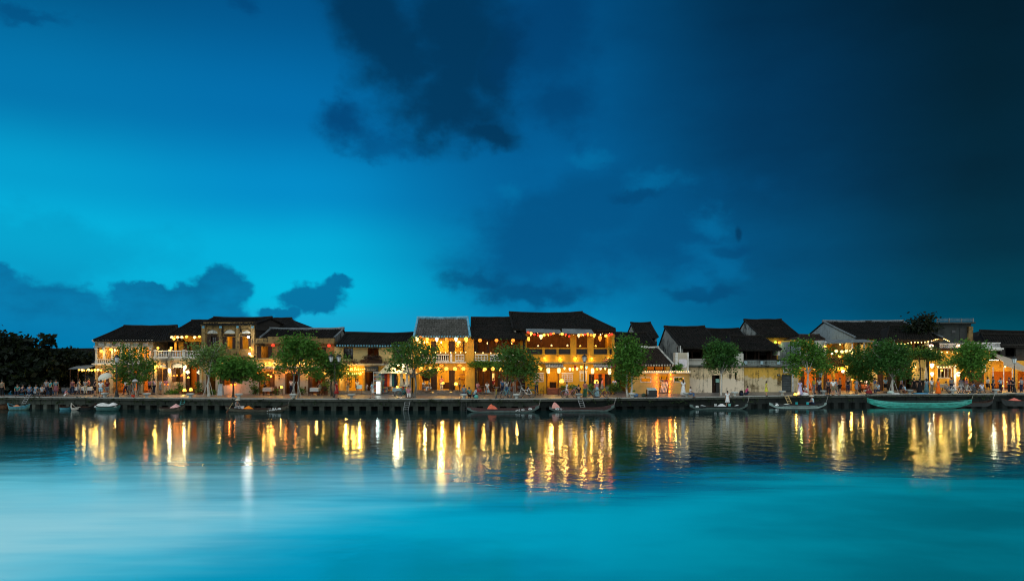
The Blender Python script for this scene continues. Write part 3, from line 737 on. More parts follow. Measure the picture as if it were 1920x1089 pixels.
def tall_house():
    b = Bld('house', 430, D(430) + 7.4, 'tall weathered ochre house with three blind arches and pilasters'); F = b.F
    b.wall(379, 604, 478, 666, P_TAN, [(390, 631, 407, 649), (425, 631, 441, 654), (451, 631, 469, 654)])
    b.room(381, 626, 412, 655, 3, P_ROOMD, 0); b.room(413, 626, 477, 655, 3, P_ROOMY, 26, YELL, lamps=2)
    b.shutter(389, 631, 396, 649); b.shutter(405, 631, 411, 649); b.shutter(417, 631, 425, 654); b.shutter(436, 632, 441, 654); b.shutter(446, 631, 455, 654); b.shutter(466, 631, 471, 655)
    b.window(396, 631, 405, 649, 2, 3, pane=M_GLASS)
    for x0, x1 in ((387, 410), (419, 443), (452, 471)):      # arched hood mouldings
        cx, rr, zz = (b.x(x0) + b.x(x1)) / 2, (b.x(x1) - b.x(x0)) / 2, b.z(625)
        MB().tube([(cx + rr * math.cos(t * PI / 14), F - .04, zz + rr * .72 * math.sin(t * PI / 14)) for t in range(15)], .10, 6).build('arch_moulding', P_TAN, b.r)
        MB().slab([(cx + rr * .9 * math.cos(t * PI / 12), F - .02, zz + rr * .64 * math.sin(t * PI / 12)) for t in range(13)], (0, .015, 0)).build('lunette', M_OLDWHITE, b.r)
        b.ledge(x0 + 2, x1 - 2, 627, 630, M_DARKWOOD, .16, 'window_hood')
    for x0, x1 in ((379, 386), (411.5, 418), (443.5, 450), (471.5, 478)):
        b.column(x0, x1, 607, 668, P_TAN, -.16, .3, 'pilaster')
        b.box('capital_tile', x0 + 1, 610, x1 - 1, 615, M_BLUEPAINT, -.2, -.162)
    b.ledge(378, 479, 666, 671, P_TAN, .4, 'cornice')
    b.wall(379, 671, 478, 745, P_CREAM, [(388, 695, 404, 745), (412, 696, 440, 722)])
    b.room(380, 680, 477, 745, 4, P_ROOMO, 60, WARM, lamps=2)
    b.shutter(387, 696, 393, 743, M_BROWN); b.shutter(412, 697, 421, 722); b.shutter(432, 697, 440, 722)
    b.column(376, 380, 675, 744, P_CREAM, -.25, .3, 'pilaster', False)
    b.body(379, 478, 606, 11, P_DARKW)
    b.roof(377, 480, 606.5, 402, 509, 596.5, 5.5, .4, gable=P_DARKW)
    r2 = Bld('house', 520, D(520) + 14.5, 'plain dark roofed house rising behind the parapeted restaurant')
    r2.wall(488, 618, 560, 660, P_DARKW); r2.body(488, 560, 618, 8, P_DARKW)
    r2.roof(486, 566, 618, 492, 546, 598.5, 4.5, .4, gable=P_DARKW)
tall_house()

def parapet_house():
    b = Bld('house', 555, D(555) + 7.5, 'two storey restaurant with long parapet, brown shutters and red lanterns'); F = b.F
    b.wall(479, 643, 627, 676, P_TAN, [(487, 649, 505, 671), (548, 651, 561, 671), (592, 651, 606, 671)])
    b.room(480, 645, 626, 674, 3, P_ROOMD, 55, WARM, lamps=3)
    b.shutter(482, 649, 490, 671); b.shutter(503, 649, 510.5, 671); b.shutter(543, 651, 549, 671); b.shutter(560, 651, 566, 671); b.shutter(587, 651, 593, 671); b.shutter(605, 651, 611, 671)
    b.ledge(478, 628, 641, 646, P_TAN, .35, 'cornice'); b.box('parapet', 479, 634, 627, 641, P_TAN, .004, .3); b.box('parapet_step', 501, 631, 594, 634, P_TAN, .006, .298)
    b.ledge(478, 628, 671.5, 675, P_CREAM, .3); b.ledge(478, 628, 687, 692, M_OLDWHITE, .45)
    b.wall(479, 676, 627, 745, P_CREAM, [(487, 696, 514, 742), (536, 699, 561, 742), (579, 699, 609, 742)])
    b.room(480, 690, 530, 744, 4.5, P_ROOMY, 75, WARM); b.room(531, 690, 570, 744, 4.0, P_ROOMD, 25, WARM); b.room(571, 690, 626, 744, 4.5, P_ROOMD, 60, WARM, lamps=2)
    for x0, x1 in ((487, 514), (536, 561), (579, 609)):
        b.box('door_frame', x0 - 1, 695 if x0 < 500 else 698, x0 + .7, 744, M_BROWN, -.05, .1); b.box('door_frame', x1 - .7, 695 if x0 < 500 else 698, x1 + 1, 744, M_BROWN, -.05, .1)
    b.shutter(506, 697, 514, 741, M_BROWN); b.shutter(579, 700, 586, 741, M_BROWN)
    b.window(488, 700, 497, 720, 2, 2, dy=.3); b.window(589, 707, 607, 717, 3, 1, dy=1.0)
    b.box('step', 479, 742, 627, 745.4, M_STONE, -.7, .3)
    b.body(479, 627, 640, 11, P_TAN)
    b.roof(487, 627, 633.5, 507, None, 617, 4.2, -.35, gable=P_GREYG, trim=M_GREYW)
    bl = MB(); z0 = b.z(700)
    for i in range(3): bl.lathe([(.005, .12), (.07, .06), (.06, 0), (.08, -.05), (.01, -.07)], 8, (b.x(524), F - .12, z0 - i * .26))
    bl.build('wall_bells', M_DARKWOOD, b.r)
parapet_house()

def shop_house():
    b = Bld('shop_house', 700, D(700) + 7.4, 'low cream shop house with two dark upstairs windows and a flower planter'); F = b.F
    b.wall(627, 650, 773, 683, P_CREAM.copy() if False else plaster('cream_upper', (0.50, 0.38, 0.17), (0.2, 0.16, 0.08), 0.25), [(644, 652, 662, 673), (689, 652, 710, 672), (737, 652, 755, 673)])
    b.room(628, 651, 680, 676, 3, P_ROOMD, 0); b.room(681, 651, 772, 676, 3, P_ROOMD, 25, WARM)
    b.window(644, 652, 662, 673, 3, 3, pane=M_GLASS); b.window(689, 652, 710, 672, 2, 1); b.window(737, 652, 755, 673, 3, 3, pane=M_GLASS)
    b.box('sill_rail', 644, 668, 662, 669, M_DARKWOOD, -.1, -.02)
    b.ledge(626, 774, 681, 685.5, M_OLDWHITE, .55); b.box('planter_box', 679, 674, 717, 680.6, M_DARKWOOD, -.75, -.05)
    b.wall(627, 685.5, 773, 745, P_YEL, [(636, 700, 680, 740), (684, 697, 712, 742), (714, 700, 737, 740), (746, 700, 768, 740)])
    b.room(628, 692, 681, 743, 4.0, P_ROOMY, 90, YELL, lamps=2); b.room(682, 690, 713, 743, 4.5, P_ROOMD, 12, WARM); b.room(714, 692, 772, 743, 4.0, P_ROOMY, 90, (1, .85, .6), lamps=2)
    b.box('signboard', 686, 686.5, 710, 696.5, M_BLACK, -.35, -.25)
    mb = MB(); k = rnd.random
    for i in range(13):
        if i == 5: continue
        u = b.x(690 + i * 1.25); mb.box(u - .028, u + .028, F - .356, F - .351, b.z(693.6), b.z(691.6 + .5 * (i % 3)))
    mb.build('worn_lettering', simple('sign_grey', (.20, .19, .17)), b.r)
    for px in (629.5, 682.5, 712.8, 741.5, 771): b.column(px - 1.6, px + 1.6, 686, 744, P_YEL, -.16, .3, 'pilaster', False)
    b.window(651, 702, 658, 726, 2, 3, dy=.2); b.window(665, 702, 671, 726, 2, 3, dy=.2)
    steps(b, 625, 774, 744, 3, M_STONE, .12, .36)
    b.body(627, 773, 650, 11, P_CREAM)
    b.roof(630, 752 + 18, 648, None, None, 625.5, 3.6, .75, gable=P_GREYG, eave=M_BLUEPAINT, trim=M_ROOF)
    # white awning lamps shade over the dress stall
    for i, px in enumerate((733, 766)):
        mb = MB(); mb.lathe([(1.1, 0), (.55, .55), (.06, .98), (.02, 1.08)], 10, (b.x(px), F - 1.15, b.z(698.5))); mb.build('stall_canopy', simple('cream_canvas', (.55, .48, .30)), b.r)
shop_house()

def grey_roof_house():
    b = Bld('shop_house', 828, D(828) + 7.2, 'yellow two storey house with grey tiled roof edged in faded blue'); F = b.F
    ho = [(785, 639, 808, 661), (819, 639, 841, 661), (853, 639, 869, 661)]
    b.wall(776, 632, 874, 661, P_YEL, [(784, 638, 871, 661)])
    b.room(777, 633, 873, 662, 3.0, P_ROOMY, 110, (1, .66, .16), lamps=3)
    for a, c in ((808, 818.5), (841, 852.5), (868, 872)): b.shutter(a, 639, c, 661, M_SHUT, .1)
    b.box('curtain', 854, 640, 868, 651, simple('reed_blind', (.5, .33, .10)), 1.2, 1.24)
    b.column(874, 888.5, 632, 745, P_YEL, -.1, .4, 'pilaster', False); b.column(775, 784, 633, 745, P_YEL, -.1, .4, 'pilaster', False)
    b.box('parapet', 784, 661, 874, 678, P_YEL, .02, .2)
    for x0, x1, st in ((790, 804.5, 'lattice'), (854, 870, 'lattice')): b.railing(x0, x1, 664, 677, M_WHITE, st, -.12)
    b.railing(817, 842, 664, 677, M_WHITE, 'baluster', -.14, gap=.2)
    for px in (813, 846): b.box('post_panel', px - 2, 663, px + 2, 677.5, M_WHITE, -.1, .015)
    b.box('balustrade_back', 817.5, 665, 841.5, 676, P_DARKW, -.02, .015)
    b.ledge(783.5, 874.3, 678, 681, M_WHITE, .3); b.ledge(783, 874.3, 660, 662.2, P_YEL, .16)
    b.wall(784, 681, 874, 745, P_YEL, [(786, 693, 808, 742), (820, 693, 842, 742), (853, 693, 873, 742)])
    b.room(777, 684, 873.5, 744, 4.2, P_ROOMY, 85, (1, .62, .18), lamps=3)
    for a, c in ((808, 813.5), (813.7, 819), (842, 847), (847.2, 852.6)): b.shutter(a, 694, c, 740, M_SHUT)
    MB().lathe([(.02, -.5), (.3, -.38), (.42, 0), (.25, .3), (.05, .42)], 10, (b.x(797), F + .9, b.z(706)), 1.2, .5).build('hanging_carving', M_DARKWOOD, b.r)
    b.box('bench_counter', 822, 718, 840, 730, M_BROWN, 1.5, 2.2); b.box('shelf', 856, 703, 871, 705, M_BROWN, 2.6, 3.2); b.box('shelf', 856, 712, 871, 714, M_BROWN, 2.6, 3.2)
    steps(b, 778, 880, 744, 4, M_STONE, .11, .38)
    b.body(776, 888, 633, 9, P_YEL)
    b.roof(776, 881.5, 631, 783.5, 876.5, 597, 3.2, .7, M_ROOFG, gable=P_GREYG, trim=M_BLUEPAINT, eave=M_BLUEPAINT)
grey_roof_house()

def vine_house():
    b = Bld('shop_house', 935, D(935) + 7.3, 'dark fronted bar with vine hung balcony between the two yellow houses'); F = b.F
    b.wall(889, 634, 985, 662, M_DARKWOOD, [(891, 638, 914, 662), (917, 638, 940, 662), (943, 638, 960, 662), (963, 638, 982, 662)])
    b.room(889.5, 635, 984, 663, 3.2, P_ROOMD, 22, WARM, lamps=2)
    b.box('parapet', 889, 662, 985, 679, P_YEL, .02, .2)
    b.railing(891, 914, 664, 677, M_WHITE, 'lattice', -.12); b.railing(919, 942, 664, 677, M_WHITE, 'fret', -.12, gap=.5); b.railing(945, 981, 664, 677, M_WHITE, 'fret', -.12)
    b.box('parapet_back', 919.5, 665.5, 941.5, 676, P_DARKW, .0, .015)
    b.ledge(888.6, 985, 679, 682, M_DARKWOOD, .3)
    b.wall(889, 682, 985, 745, M_DARKWOOD, [(892, 694, 919, 742), (922, 694, 942, 742), (946, 694, 981, 742)])
    b.room(889.5, 686, 984, 744, 4.5, P_ROOMD, 55, WARM, lamps=3)
    for a, c in ((905, 907), (933, 941.5), (948, 957), (972, 981)): b.shutter(a, 695, c, 741, M_DARKWOOD)
    b.box('lit_display', 922.5, 700, 926.5, 725, glow('lit_menu', (1, .55, .15), 1.3), .6, .7)
    b.column(887, 890.5, 682, 745, P_YEL, -.1, .3, 'pilaster', False)
    steps(b, 886, 985, 744, 2, M_STONE, .14, .4)
    b.body(889, 985, 634, 9, P_DARKW)
    b.roof(884, 987, 633.5, 884.5, 956, 597.5, 4.6, .6)
vine_house()

def big_house():
    b = Bld('restaurant_house', 1068, D(1068) + 7.6, 'big deep-yellow restaurant with open upper gallery and lantern garland'); F = b.F
    # upper gallery: columns, deep room
    b.room(980, 618, 1151, 664, 5.5, P_ROOMD, 32, WARM, lamps=5, ly=.6)
    for x0, x1 in ((975, 988), (1069.5, 1080.5), (1101.5, 1113)): b.column(x0, x1, 626, 682, P_YEL2, -.08, .45, 'column')
    b.column(1147, 1152, 626, 682, P_YEL2, -.08, .4, 'column')
    b.box('gallery_beam', 976, 618, 1152, 625.5, M_DARKWOOD, -.05, .4)
    b.wall(976, 666, 1152, 745, P_YEL2, [(1000, 702, 1019, 715), (1026, 696, 1046, 742), (1053.5, 702, 1073.5, 715), (1087, 698, 1100, 714), (1104, 700, 1146, 742)])
    b.room(977, 684, 1022, 744, 4, P_ROOMY, 60, YELL); b.room(1022.5, 684, 1050, 744, 3, P_ROOMY, 75, (1, .62, .12)); b.room(1050.5, 684, 1102, 744, 4, P_ROOMY, 60, YELL); b.room(1102.5, 684, 1151, 744, 4, P_ROOMO, 70, WARM, lamps=2)
    segs = [(989, 1017), (1021, 1043.5), (1047.5, 1069), (1081, 1101), (1113.5, 1139), (1142, 1147)]
    for x0, x1 in segs:
        b.railing(x0, x1, 652, 666, P_YEL2, 'lattice', -.04, M_BLACK)
        b.box('railing_back', x0 + .5, 654.5, x1 - .5, 664, simple('dark_grille', (.05, .045, .04)), .09, .11)
    for px in (1019, 1045.5, 1140.5): b.column(px - 2, px + 2, 651, 667, P_YEL2, -.1, .3, 'newel')
    b.ledge(975, 1153, 678.5, 683, plaster('gallery_cornice', (.40, .27, .09), (.06, .05, .03), .8), .55)
    # small tiled canopies over the two doors
    for x0, x1 in ((1022, 1055), (1111, 1143)):
        a, c = b.x(x0), b.x(x1); z1, z0 = b.z(683.5), b.z(687.5)
        o = MB().slab([(a, F - 1.3, z0), (c, F - 1.3, z0), (c - .1, F, z1 + .1), (a + .1, F, z1 + .1)], (0, 0, -.1)).build('door_canopy', M_ROOF, b.r)
        mb = MB(); n = 11
        for i in range(n):
            u = a + (c - a) * (i + .5) / n; mb.lathe([(.02, -.1), (.09, -.06), (.09, .06), (.02, .1)], 6, (u, F - 1.34, z0 + .02))
            mb.tube([(u, F - 1.3, z0 + .03), (u, F - .02, z1 + .12)], .07, 5)
        mb.build('canopy_tiles', simple('pale_tile_ends', (.30, .30, .28)), o, kind='stuff')
    for x0, x1, nx in ((1000, 1019, 4), (1053.5, 1073.5, 4)): b.window(x0, 701.5, x1, 715.5, nx, 3, M_WHITE, None, -.04, .06)
    b.window(1087, 698, 1100, 714, 2, 1, M_WHITE, None, -.04); b.box('window_shutter', 1088, 699.5, 1097, 713, P_YEL, .05, .12)
    for x0, x1 in ((1000, 1019), (1053.5, 1073.5), (1087, 1100)): b.ledge(x0 - 1.5, x1 + 1.5, 698.4 if x0 < 1080 else 695.4, 700.4 if x0 < 1080 else 697.4, M_WHITE, .12, 'window_hood')
    b.box('door_frame', 1024.5, 695, 1026, 742, M_BROWN, -.06, .1); b.box('door_frame', 1046, 695, 1047.5, 742, M_BROWN, -.06, .1)
    b.box('counter', 1032, 717, 1044, 732, M_DARKWOOD, .8, 1.5)
    for a, c, m_ in ((1104, 1109, M_DARKWOOD), (1109.3, 1114, M_DARKWOOD), (1122, 1128, M_SHUT), (1134, 1140, M_DARKWOOD), (1140.3, 1146, M_DARKWOOD)): b.shutter(a, 701, c, 741, m_)
    steps(b, 1025, 1051, 744, 5, M_REDST, .12, .3); steps(b, 1104, 1146, 744, 2, M_REDST, .14, .3)
    b.body(976, 1152, 618, 13, P_YEL2)
    b.roof(962, 1153, 617, 955.5, 1091, 587, 6.5, .3, eave=None)
    for x0, x1, dz in ((986, 1052, 0), (1053, 1112, .1)):
        a, c = b.x(x0), b.x(x1)
        MB().slab([(a, F - 1.3, Z(622.5, F - 1.3) - dz), (c, F - 1.3, Z(624, F - 1.3) - dz), (c - .2, F - .31, Z(617.5, F)), (a, F - .31, Z(616, F))], (0, 0, -.05)).build('awning', M_GREYW, b.r)
    b.box('flat_roof', 1118, 617.5, 1153, 622, M_ROOF, -.7, -.32)
big_house()

def kiosk_house():
    b = Bld('bar_house', 1238, D(1238) + 6.4, 'single storey yellow bar with brown tiled roof and bulb framed doorway'); F = b.F
    b.wall(1183, 699, 1293, 745, plaster('apricot_plaster', (.50, .33, .11), (.25, .19, .1), .25), [(1201, 707, 1221, 716.5), (1236, 703, 1254, 740), (1263, 706.5, 1283, 716)])
    b.room(1184, 696, 1292, 744, 4.5, P_ROOMY, 60, YELL, lamps=3)
    b.box('roof_beam', 1181, 695, 1293, 699, M_WHITE, -.4, .3)
    for x0, y0, x1, y1 in ((1201, 707, 1221, 716.5), (1263, 706.5, 1283, 716)):
        b.window(x0, y0, x1, y1, 1, 1, M_WHITE, None, -.03)
    for i in range(5):
        px = 1239 + i * 2.6; MB().tube([(b.x(px), F + .12, b.z(735)), (b.x(px + 3.5), F + .10, b.z(716))], .045, 5).build('white_slat', M_WHITE, b.r)
    b.box('bar_counter', 1236.3, 728, 1253.7, 741, M_STONE, .3, .6)
    # lit clerestory under the tiled roof
    b.box('loft_back', 1196, 685, 1262, 694.8, P_ROOMO, 2.4, 2.5)
    for px in (1197, 1213, 1229, 1245, 1261): b.column(px - 1, px + 1, 685, 694.8, M_DARKWOOD, .3, .2, 'post', False)
    for px in (1205, 1237): lamp_light(b.r, (b.x(px) - b.x(1238), 1.2, b.z(690) - QZ), 22 * LAMP, YELL, .08)
    b.body(1183, 1293, 699, 7, P_YEL)
    b.roof(1193, 1264, 684.5, 1203, 1234, 652.5, 5.4, .4, M_ROOFB, eave=M_OLDWHITE, trim=M_OLDWHITE)
    # blank pylon with a pale rounded panel
    b.box('sign_pylon', 1266, 661, 1290.5, 695, plaster('pylon_cream', (.50, .45, .36), (.3, .27, .2), .2), .0, .9); b.box('pylon_edge', 1266, 660.5, 1270.5, 694.9, M_WHITE, -.08, -.004); b.box('pylon_edge', 1288.6, 660.5, 1291, 694.9, M_WHITE, -.08, -.004)
    a, c, z0, z1 = b.x(1272.5), b.x(1288), b.z(689), b.z(673); mx, mz = (a + c) / 2, (z0 + z1) / 2
    pts = [(mx + (c - a) / 2 * max(-1, min(1, 1.25 * math.cos(t * PI / 12))), F - .05, mz + (z1 - z0) / 2 * max(-1, min(1, 1.25 * math.sin(t * PI / 12)))) for t in range(24)]
    pn = MB().slab(pts, (0, .045, 0)).build('sign_panel', simple('lilac_white', (.62, .60, .66), var=.1), b.r)
    tm = text_mesh('Bar\nRiver', .24, simple('faint_grey', (.36, .40, .44))) if False else text_mesh('o Ra .', .30, simple('faint_grey', (.36, .40, .44)))
    put('lettering', tm, b.r, (mx - b.x(1238), -.06, mz - QZ - .18)).rotation_euler = (PI / 2, 0, 0)
    MB().tube([(b.x(1277.5), F + .4, b.z(661)), (b.x(1277.5), F + .4, b.z(648))], .05, 6).build('mast', M_WHITE, b.r)
kiosk_house()

def grey_gable_house():
    b = Bld('house', 1190, 92, 'small grey gabled house set back behind the bushy round tree')
    b.wall(1158, 640, 1232, 700, P_DARKW); b.body(1158, 1232, 640, 9, P_GREYG)
    b.roof(1194, 1234, 632, 1183, 1219, 606, 5.5, .3, gable=P_GREYG, back=4.0)
    c = Bld('house', 1190, 80, 'low dark house squeezed between the yellow restaurant and the bar', zb=QZ)
    c.wall(1153, 646, 1222, 742, P_DARKW); c.body(1153, 1222, 646, 5, P_DARKW)
    c.roof(1152, 1228, 646, 1152, 1212, 625, 4.0, .3)
grey_gable_house()

def mould_house():
    b = Bld('house', 1320, D(1330) + 7.0, 'old mouldy white walled house under a black tiled roof'); F = b.F
    b.wall(1293, 688, 1395, 745, P_OLD, [(1335, 703, 1350, 742), (1378, 697, 1381.5, 711), (1301, 694, 1303, 696.5), (1385, 703, 1387, 705)])
    b.room(1294, 692, 1394, 744, 3.5, P_DARKW, 0)
    b.door(1335.4, 703, 1342, 741.5, M_DARKWOOD, .15); b.box('doorway_notice', 1342.5, 710, 1349.5, 717, simple('mint_board', (.25, .48, .42)), .1, .14)
    b.box('half_door', 1343, 718, 1349.5, 741.5, M_BLACK, .12, .16)
    b.ledge(1290, 1396, 684, 688, plaster('mouldy_ledge', (.16, .17, .15), (.02, .025, .02), 1.0), .35)
    b.box('parapet', 1291, 675, 1326, 684, M_OLDWHITE, .0, .25); b.box('parapet', 1372, 663, 1394, 684, M_OLDWHITE, .0, .25)
    b.ledge(1290, 1327, 672.5, 675, M_OLDWHITE, .15, 'coping')
    # dark timber loggia set back above
    b.wall(1277, 650, 1394, 685, M_DARKWOOD, [(1296, 660, 1303, 671), (1305, 660, 1322, 671), (1326, 660, 1345, 671)], dy=1.5)
    b.room(1280, 655, 1392, 684, 4.5, P_DARKW, 0, dy=1.5)
    b.box('loggia_rail', 1291, 670.5, 1372, 672, M_DARKWOOD, 1.2, 1.3)
    for px in (1303.5, 1324, 1348): b.column(px - 1, px + 1, 652, 684, M_DARKWOOD, 1.2, .2, 'post', False)
    b.body(1277, 1394, 660, 13, P_GREYG)
    b.roof(1277, 1352, 651, None, 1320, 613.5, 7.5, .4, gable=P_GREYG, back=4.0)
    for px, py in ((1300, 706), (1318, 703), (1319, 705.5), (1316.5, 705.5)): b.box('wall_mark', px - .6, py - 1, px + .6, py + 1, M_BLACK, -.004, .002)
    c = Bld('house', 1352, 86, 'long black roofed house behind the mouldy white one')
    c.wall(1318, 640, 1400, 700, P_DARKW); c.body(1318, 1400, 640, 9, P_DARKW)
    c.roof(1312, 1404, 640, 1318, 1384, 617.5, 4.5, .4, gable=P_DARKW)
mould_house()

def ochre_house():
    b = Bld('house', 1445, D(1440) + 6.6, 'ochre walled house with grey door, white name plaque and blue tiled balcony'); F = b.F
    b.wall(1395.5, 687.5, 1497, 745, P_OCHRE, [(1466, 702, 1484.5, 742)])
    b.room(1397, 692, 1496, 744, 3, P_DARKW, 0)
    b.box('door_surround', 1484.7, 701, 1487.5, 742, M_WHITE, -.08, .1); b.box('door_surround', 1463.4, 701, 1465.8, 742, P_OCHRE, -.06, .1)
    b.box('roller_door', 1466.2, 702.3, 1484.3, 741, simple('grey_door', (.07, .085, .09), .5, .4, 2.0), .12, .18)
    for i in range(8): b.box('door_slat', 1466.4, 705 + i * 4.6, 1484.1, 705.6 + i * 4.6, M_BLACK, .10, .118)
    b.ledge(1394, 1498, 684, 688.4, plaster('mouldy_ledge', (.16, .17, .15), (.02, .025, .02), 1.0), .35)
    # balcony with pale blue panels
    b.box('balcony_wall', 1395, 676, 1497, 684, P_GREYG, .04, .25)
    for x0, x1 in ((1401, 1424), (1433, 1455), (1464, 1487)): b.railing(x0, x1, 675.5, 684, plaster('balcony_panel', (.28, .34, .33), (.05, .06, .06), .7), 'fret', -.08)
    for px in (1398, 1428.5, 1460, 1492): b.box('tile_panel', px - 2.6, 676.5, px + 2.6, 683, simple('pale_blue_tile', (.36, .52, .60), .4, .3), -.02, .036)
    b.ledge(1394, 1498, 673.8, 675.4, M_BLACK, .12, 'coping')
    b.wall(1395, 654, 1467, 676, M_DARKWOOD, [(1402, 659, 1424, 676), (1428, 659, 1448, 676)], dy=1.6)
    b.room(1396, 655, 1466, 677, 4, P_DARKW, 0, dy=1.6)
    for px in (1403, 1426.5, 1450): b.column(px - 1, px + 1, 656, 676, M_DARKWOOD, .6, .2, 'post', False)
    b.body(1395.5, 1497, 676, 7, P_GREYG)
    b.roof(1374, 1465, 655, 1368, 1428, 631, 5.0, .1)
    # plaque with two dark characters, couplet, number plate
    b.box('plaque_frame', 1468, 688.6, 1484.6, 698.8, M_WHITE, -.12, -.06); b.box('plaque', 1469.8, 690.4, 1482.8, 697, simple('plaque_gold', (.42, .33, .14)), -.135, -.122)
    mb = MB()
    def stroke(px, py, a, c, r): # a brush stroke
        x0, z0 = b.x(px), b.z(py); dx, dz = (c[0] - a[0]), (c[1] - a[1]); L = math.hypot(dx, dz); nx, nz = -dz / L * r, dx / L * r
        mb.slab([(x0 + a[0] + nx, F - .15, z0 + a[1] + nz), (x0 + c[0] + nx * .6, F - .15, z0 + c[1] + nz * .6), (x0 + c[0] - nx * .6, F - .15, z0 + c[1] - nz * .6), (x0 + a[0] - nx, F - .15, z0 + a[1] - nz)], (0, .012, 0))
    for px in (1473, 1480):
        for a, c in (((-.12, .10), (.12, .10)), ((0, .15), (0, -.14)), ((-.13, .0), (.13, .02)), ((0, 0), (-.13, -.13)), ((0, 0), (.13, -.13)), ((-.08, .06), (-.08, -.05))): stroke(px, 693.7, a, c, .025)
    mb.build('plaque_characters', M_DARKWOOD, b.r)
    mb = MB()
    for k in range(5):
        for a, c in (((-.07, .06), (.08, .05)), ((0, .1), (-.01, -.09)), ((-.07, -.02), (.07, -.05))): stroke(1422.5, 695.5 + k * 4.2, a, c, .018)
    o = mb.build('wall_characters', M_BLACK, b.r); o.location.y += .143
    b.box('number_plate', 1457, 701, 1463, 704.6, simple('plate_green', (.02, .05, .04)), -.03, -.003)
    tm = text_mesh('48', .17, M_WHITE); put('lettering', tm, b.r, (b.x(1460) - b.x(1445), -.034, b.z(702.8) - QZ)).rotation_euler = (PI / 2, 0, 0)
    # upper house behind with lanterns
    c = Bld('house', 1455, 84, 'yellow house with steep black roof and five lanterns, behind the ochre wall')
    c.wall(1418, 632, 1498, 690, P_YEL, [(1435, 642, 1446, 660), (1451, 638, 1490, 662)]); c.room(1419, 634, 1497, 664, 3, P_ROOMO, 30, WARM, lamps=2)
    for a, d in ((1434, 1440), (1441, 1447), (1452, 1459), (1466, 1473), (1482, 1489)): c.shutter(a, 643, d, 661, M_BROWN)
    c.body(1418, 1498, 632, 11, P_GREYG)
    c.roof(1427, 1500, 630.5, None, None, 600.5, 5.6, .4, gable=P_GREYG, back=4.5)
ochre_house()

def gable_house():
    b = Bld('restaurant_house', 1580, D(1580) + 7.5, 'restaurant under a broad pale grey gable with a leafy lit terrace'); F = b.F
    b.wall(1497.5, 688, 1662, 745, P_YEL, [(1500, 695, 1538, 742), (1544, 695, 1560, 742), (1566, 695, 1600, 742), (1606, 697, 1655, 742)])
    b.room(1498, 689, 1661, 744, 5, P_ROOMO, 70, (1, .5, .12), lamps=5)
    for px in (1498, 1541, 1563, 1603, 1659): b.column(px - 2, px + 2, 686, 744, P_YEL, -.15, .3, 'column')
    for a, c in ((1500, 1508), (1530, 1538), (1544, 1551), (1606, 1616), (1645, 1655)): b.shutter(a, 697, c, 741, M_BROWN)
    b.ledge(1497, 1663, 683.5, 688, M_DARKWOOD, .4)
    # upper terrace
    b.railing(1500, 1548, 663, 684, M_WHITE, 'iron', -.1); b.railing(1552, 1661, 672, 684, M_DARKWOOD, 'lattice', -.1)
    b.wall(1500, 636, 1662, 684, P_YEL, [(1506, 650, 1524, 684), (1530, 650, 1546, 684), (1554, 640, 1600, 682), (1604, 640, 1622, 682), (1628, 642, 1656, 682)], dy=2.5)
    b.room(1501, 637, 1661, 684, 6, P_ROOMY, 45, WARM, dy=2.5, lamps=5)
    for px in (1550, 1600, 1622.5): b.column(px - 1.2, px + 1.2, 640, 684, M_WHITE, .2, .2, 'post', False)
    a, c = b.x(1548), b.x(1640)
    MB().slab([(a, F - .3, b.z(643)), (c, F - .3, b.z(640)), (c, F + 2.4, b.z(635)), (a, F + 2.4, b.z(636))], (0, 0, -.06)).build('terrace_canopy', M_GREYW, b.r)
    for i in range(7): b.box('canopy_batten', 1552, 643 + i * .0, 1600, 644 + i * .0, M_WHITE, .2 + i * .3, .26 + i * .3)
    b.box('side_screen', 1532, 638, 1549, 668, P_BLUEG, .5, .7)
    b.body(1500, 1662, 640, 16, P_BLUEG)
    b.roof(1600, 1690, 634.5, 1540, 1675, 603.5, 8.5, .2, gable=P_BLUEG, back=6) if False else None
    Fe, Fr = F + 1.0, F + 9.0
    r = Bld('house', 1590, F + 2.6, 'large house with broad pale gable and long black roof with a small chimney')
    r.roof(1604, 1768, 633, None, None, 603, 8.0, .3, gable=P_BLUEG, back=6.5, trim=M_GREYW)
    r.body(1604, 1768, 640, 14, P_BLUEG, dy=.6)
    MB().box(X(1623, F + 10.6), X(1630, F + 10.6), F + 10.2, F + 10.9, Z(610, F + 10.6), Z(602.5, F + 10.6)).build('chimney', P_DARKW, r.r)
    MB().box(X(1621.5, F + 10.6), X(1631.5, F + 10.6), F + 10.1, F + 11.0, Z(602.4, F + 10.6), Z(601.4, F + 10.6)).build('chimney_cap', P_DARKW, r.r)
    r.wall(1604, 634, 1768, 690, P_DARKW, [(1612, 645, 1640, 670)])
    q = Bld('house', 1517, F + 2.2, 'low red-brown roofed annex left of the pale gable')
    q.wall(1500, 636, 1546, 690, P_YEL, [(1510, 646, 1536, 668)]); q.roof(1498, 1546, 636, 1500, 1535, 629.5, 2.5, .3, M_ROOFB)
gable_house()

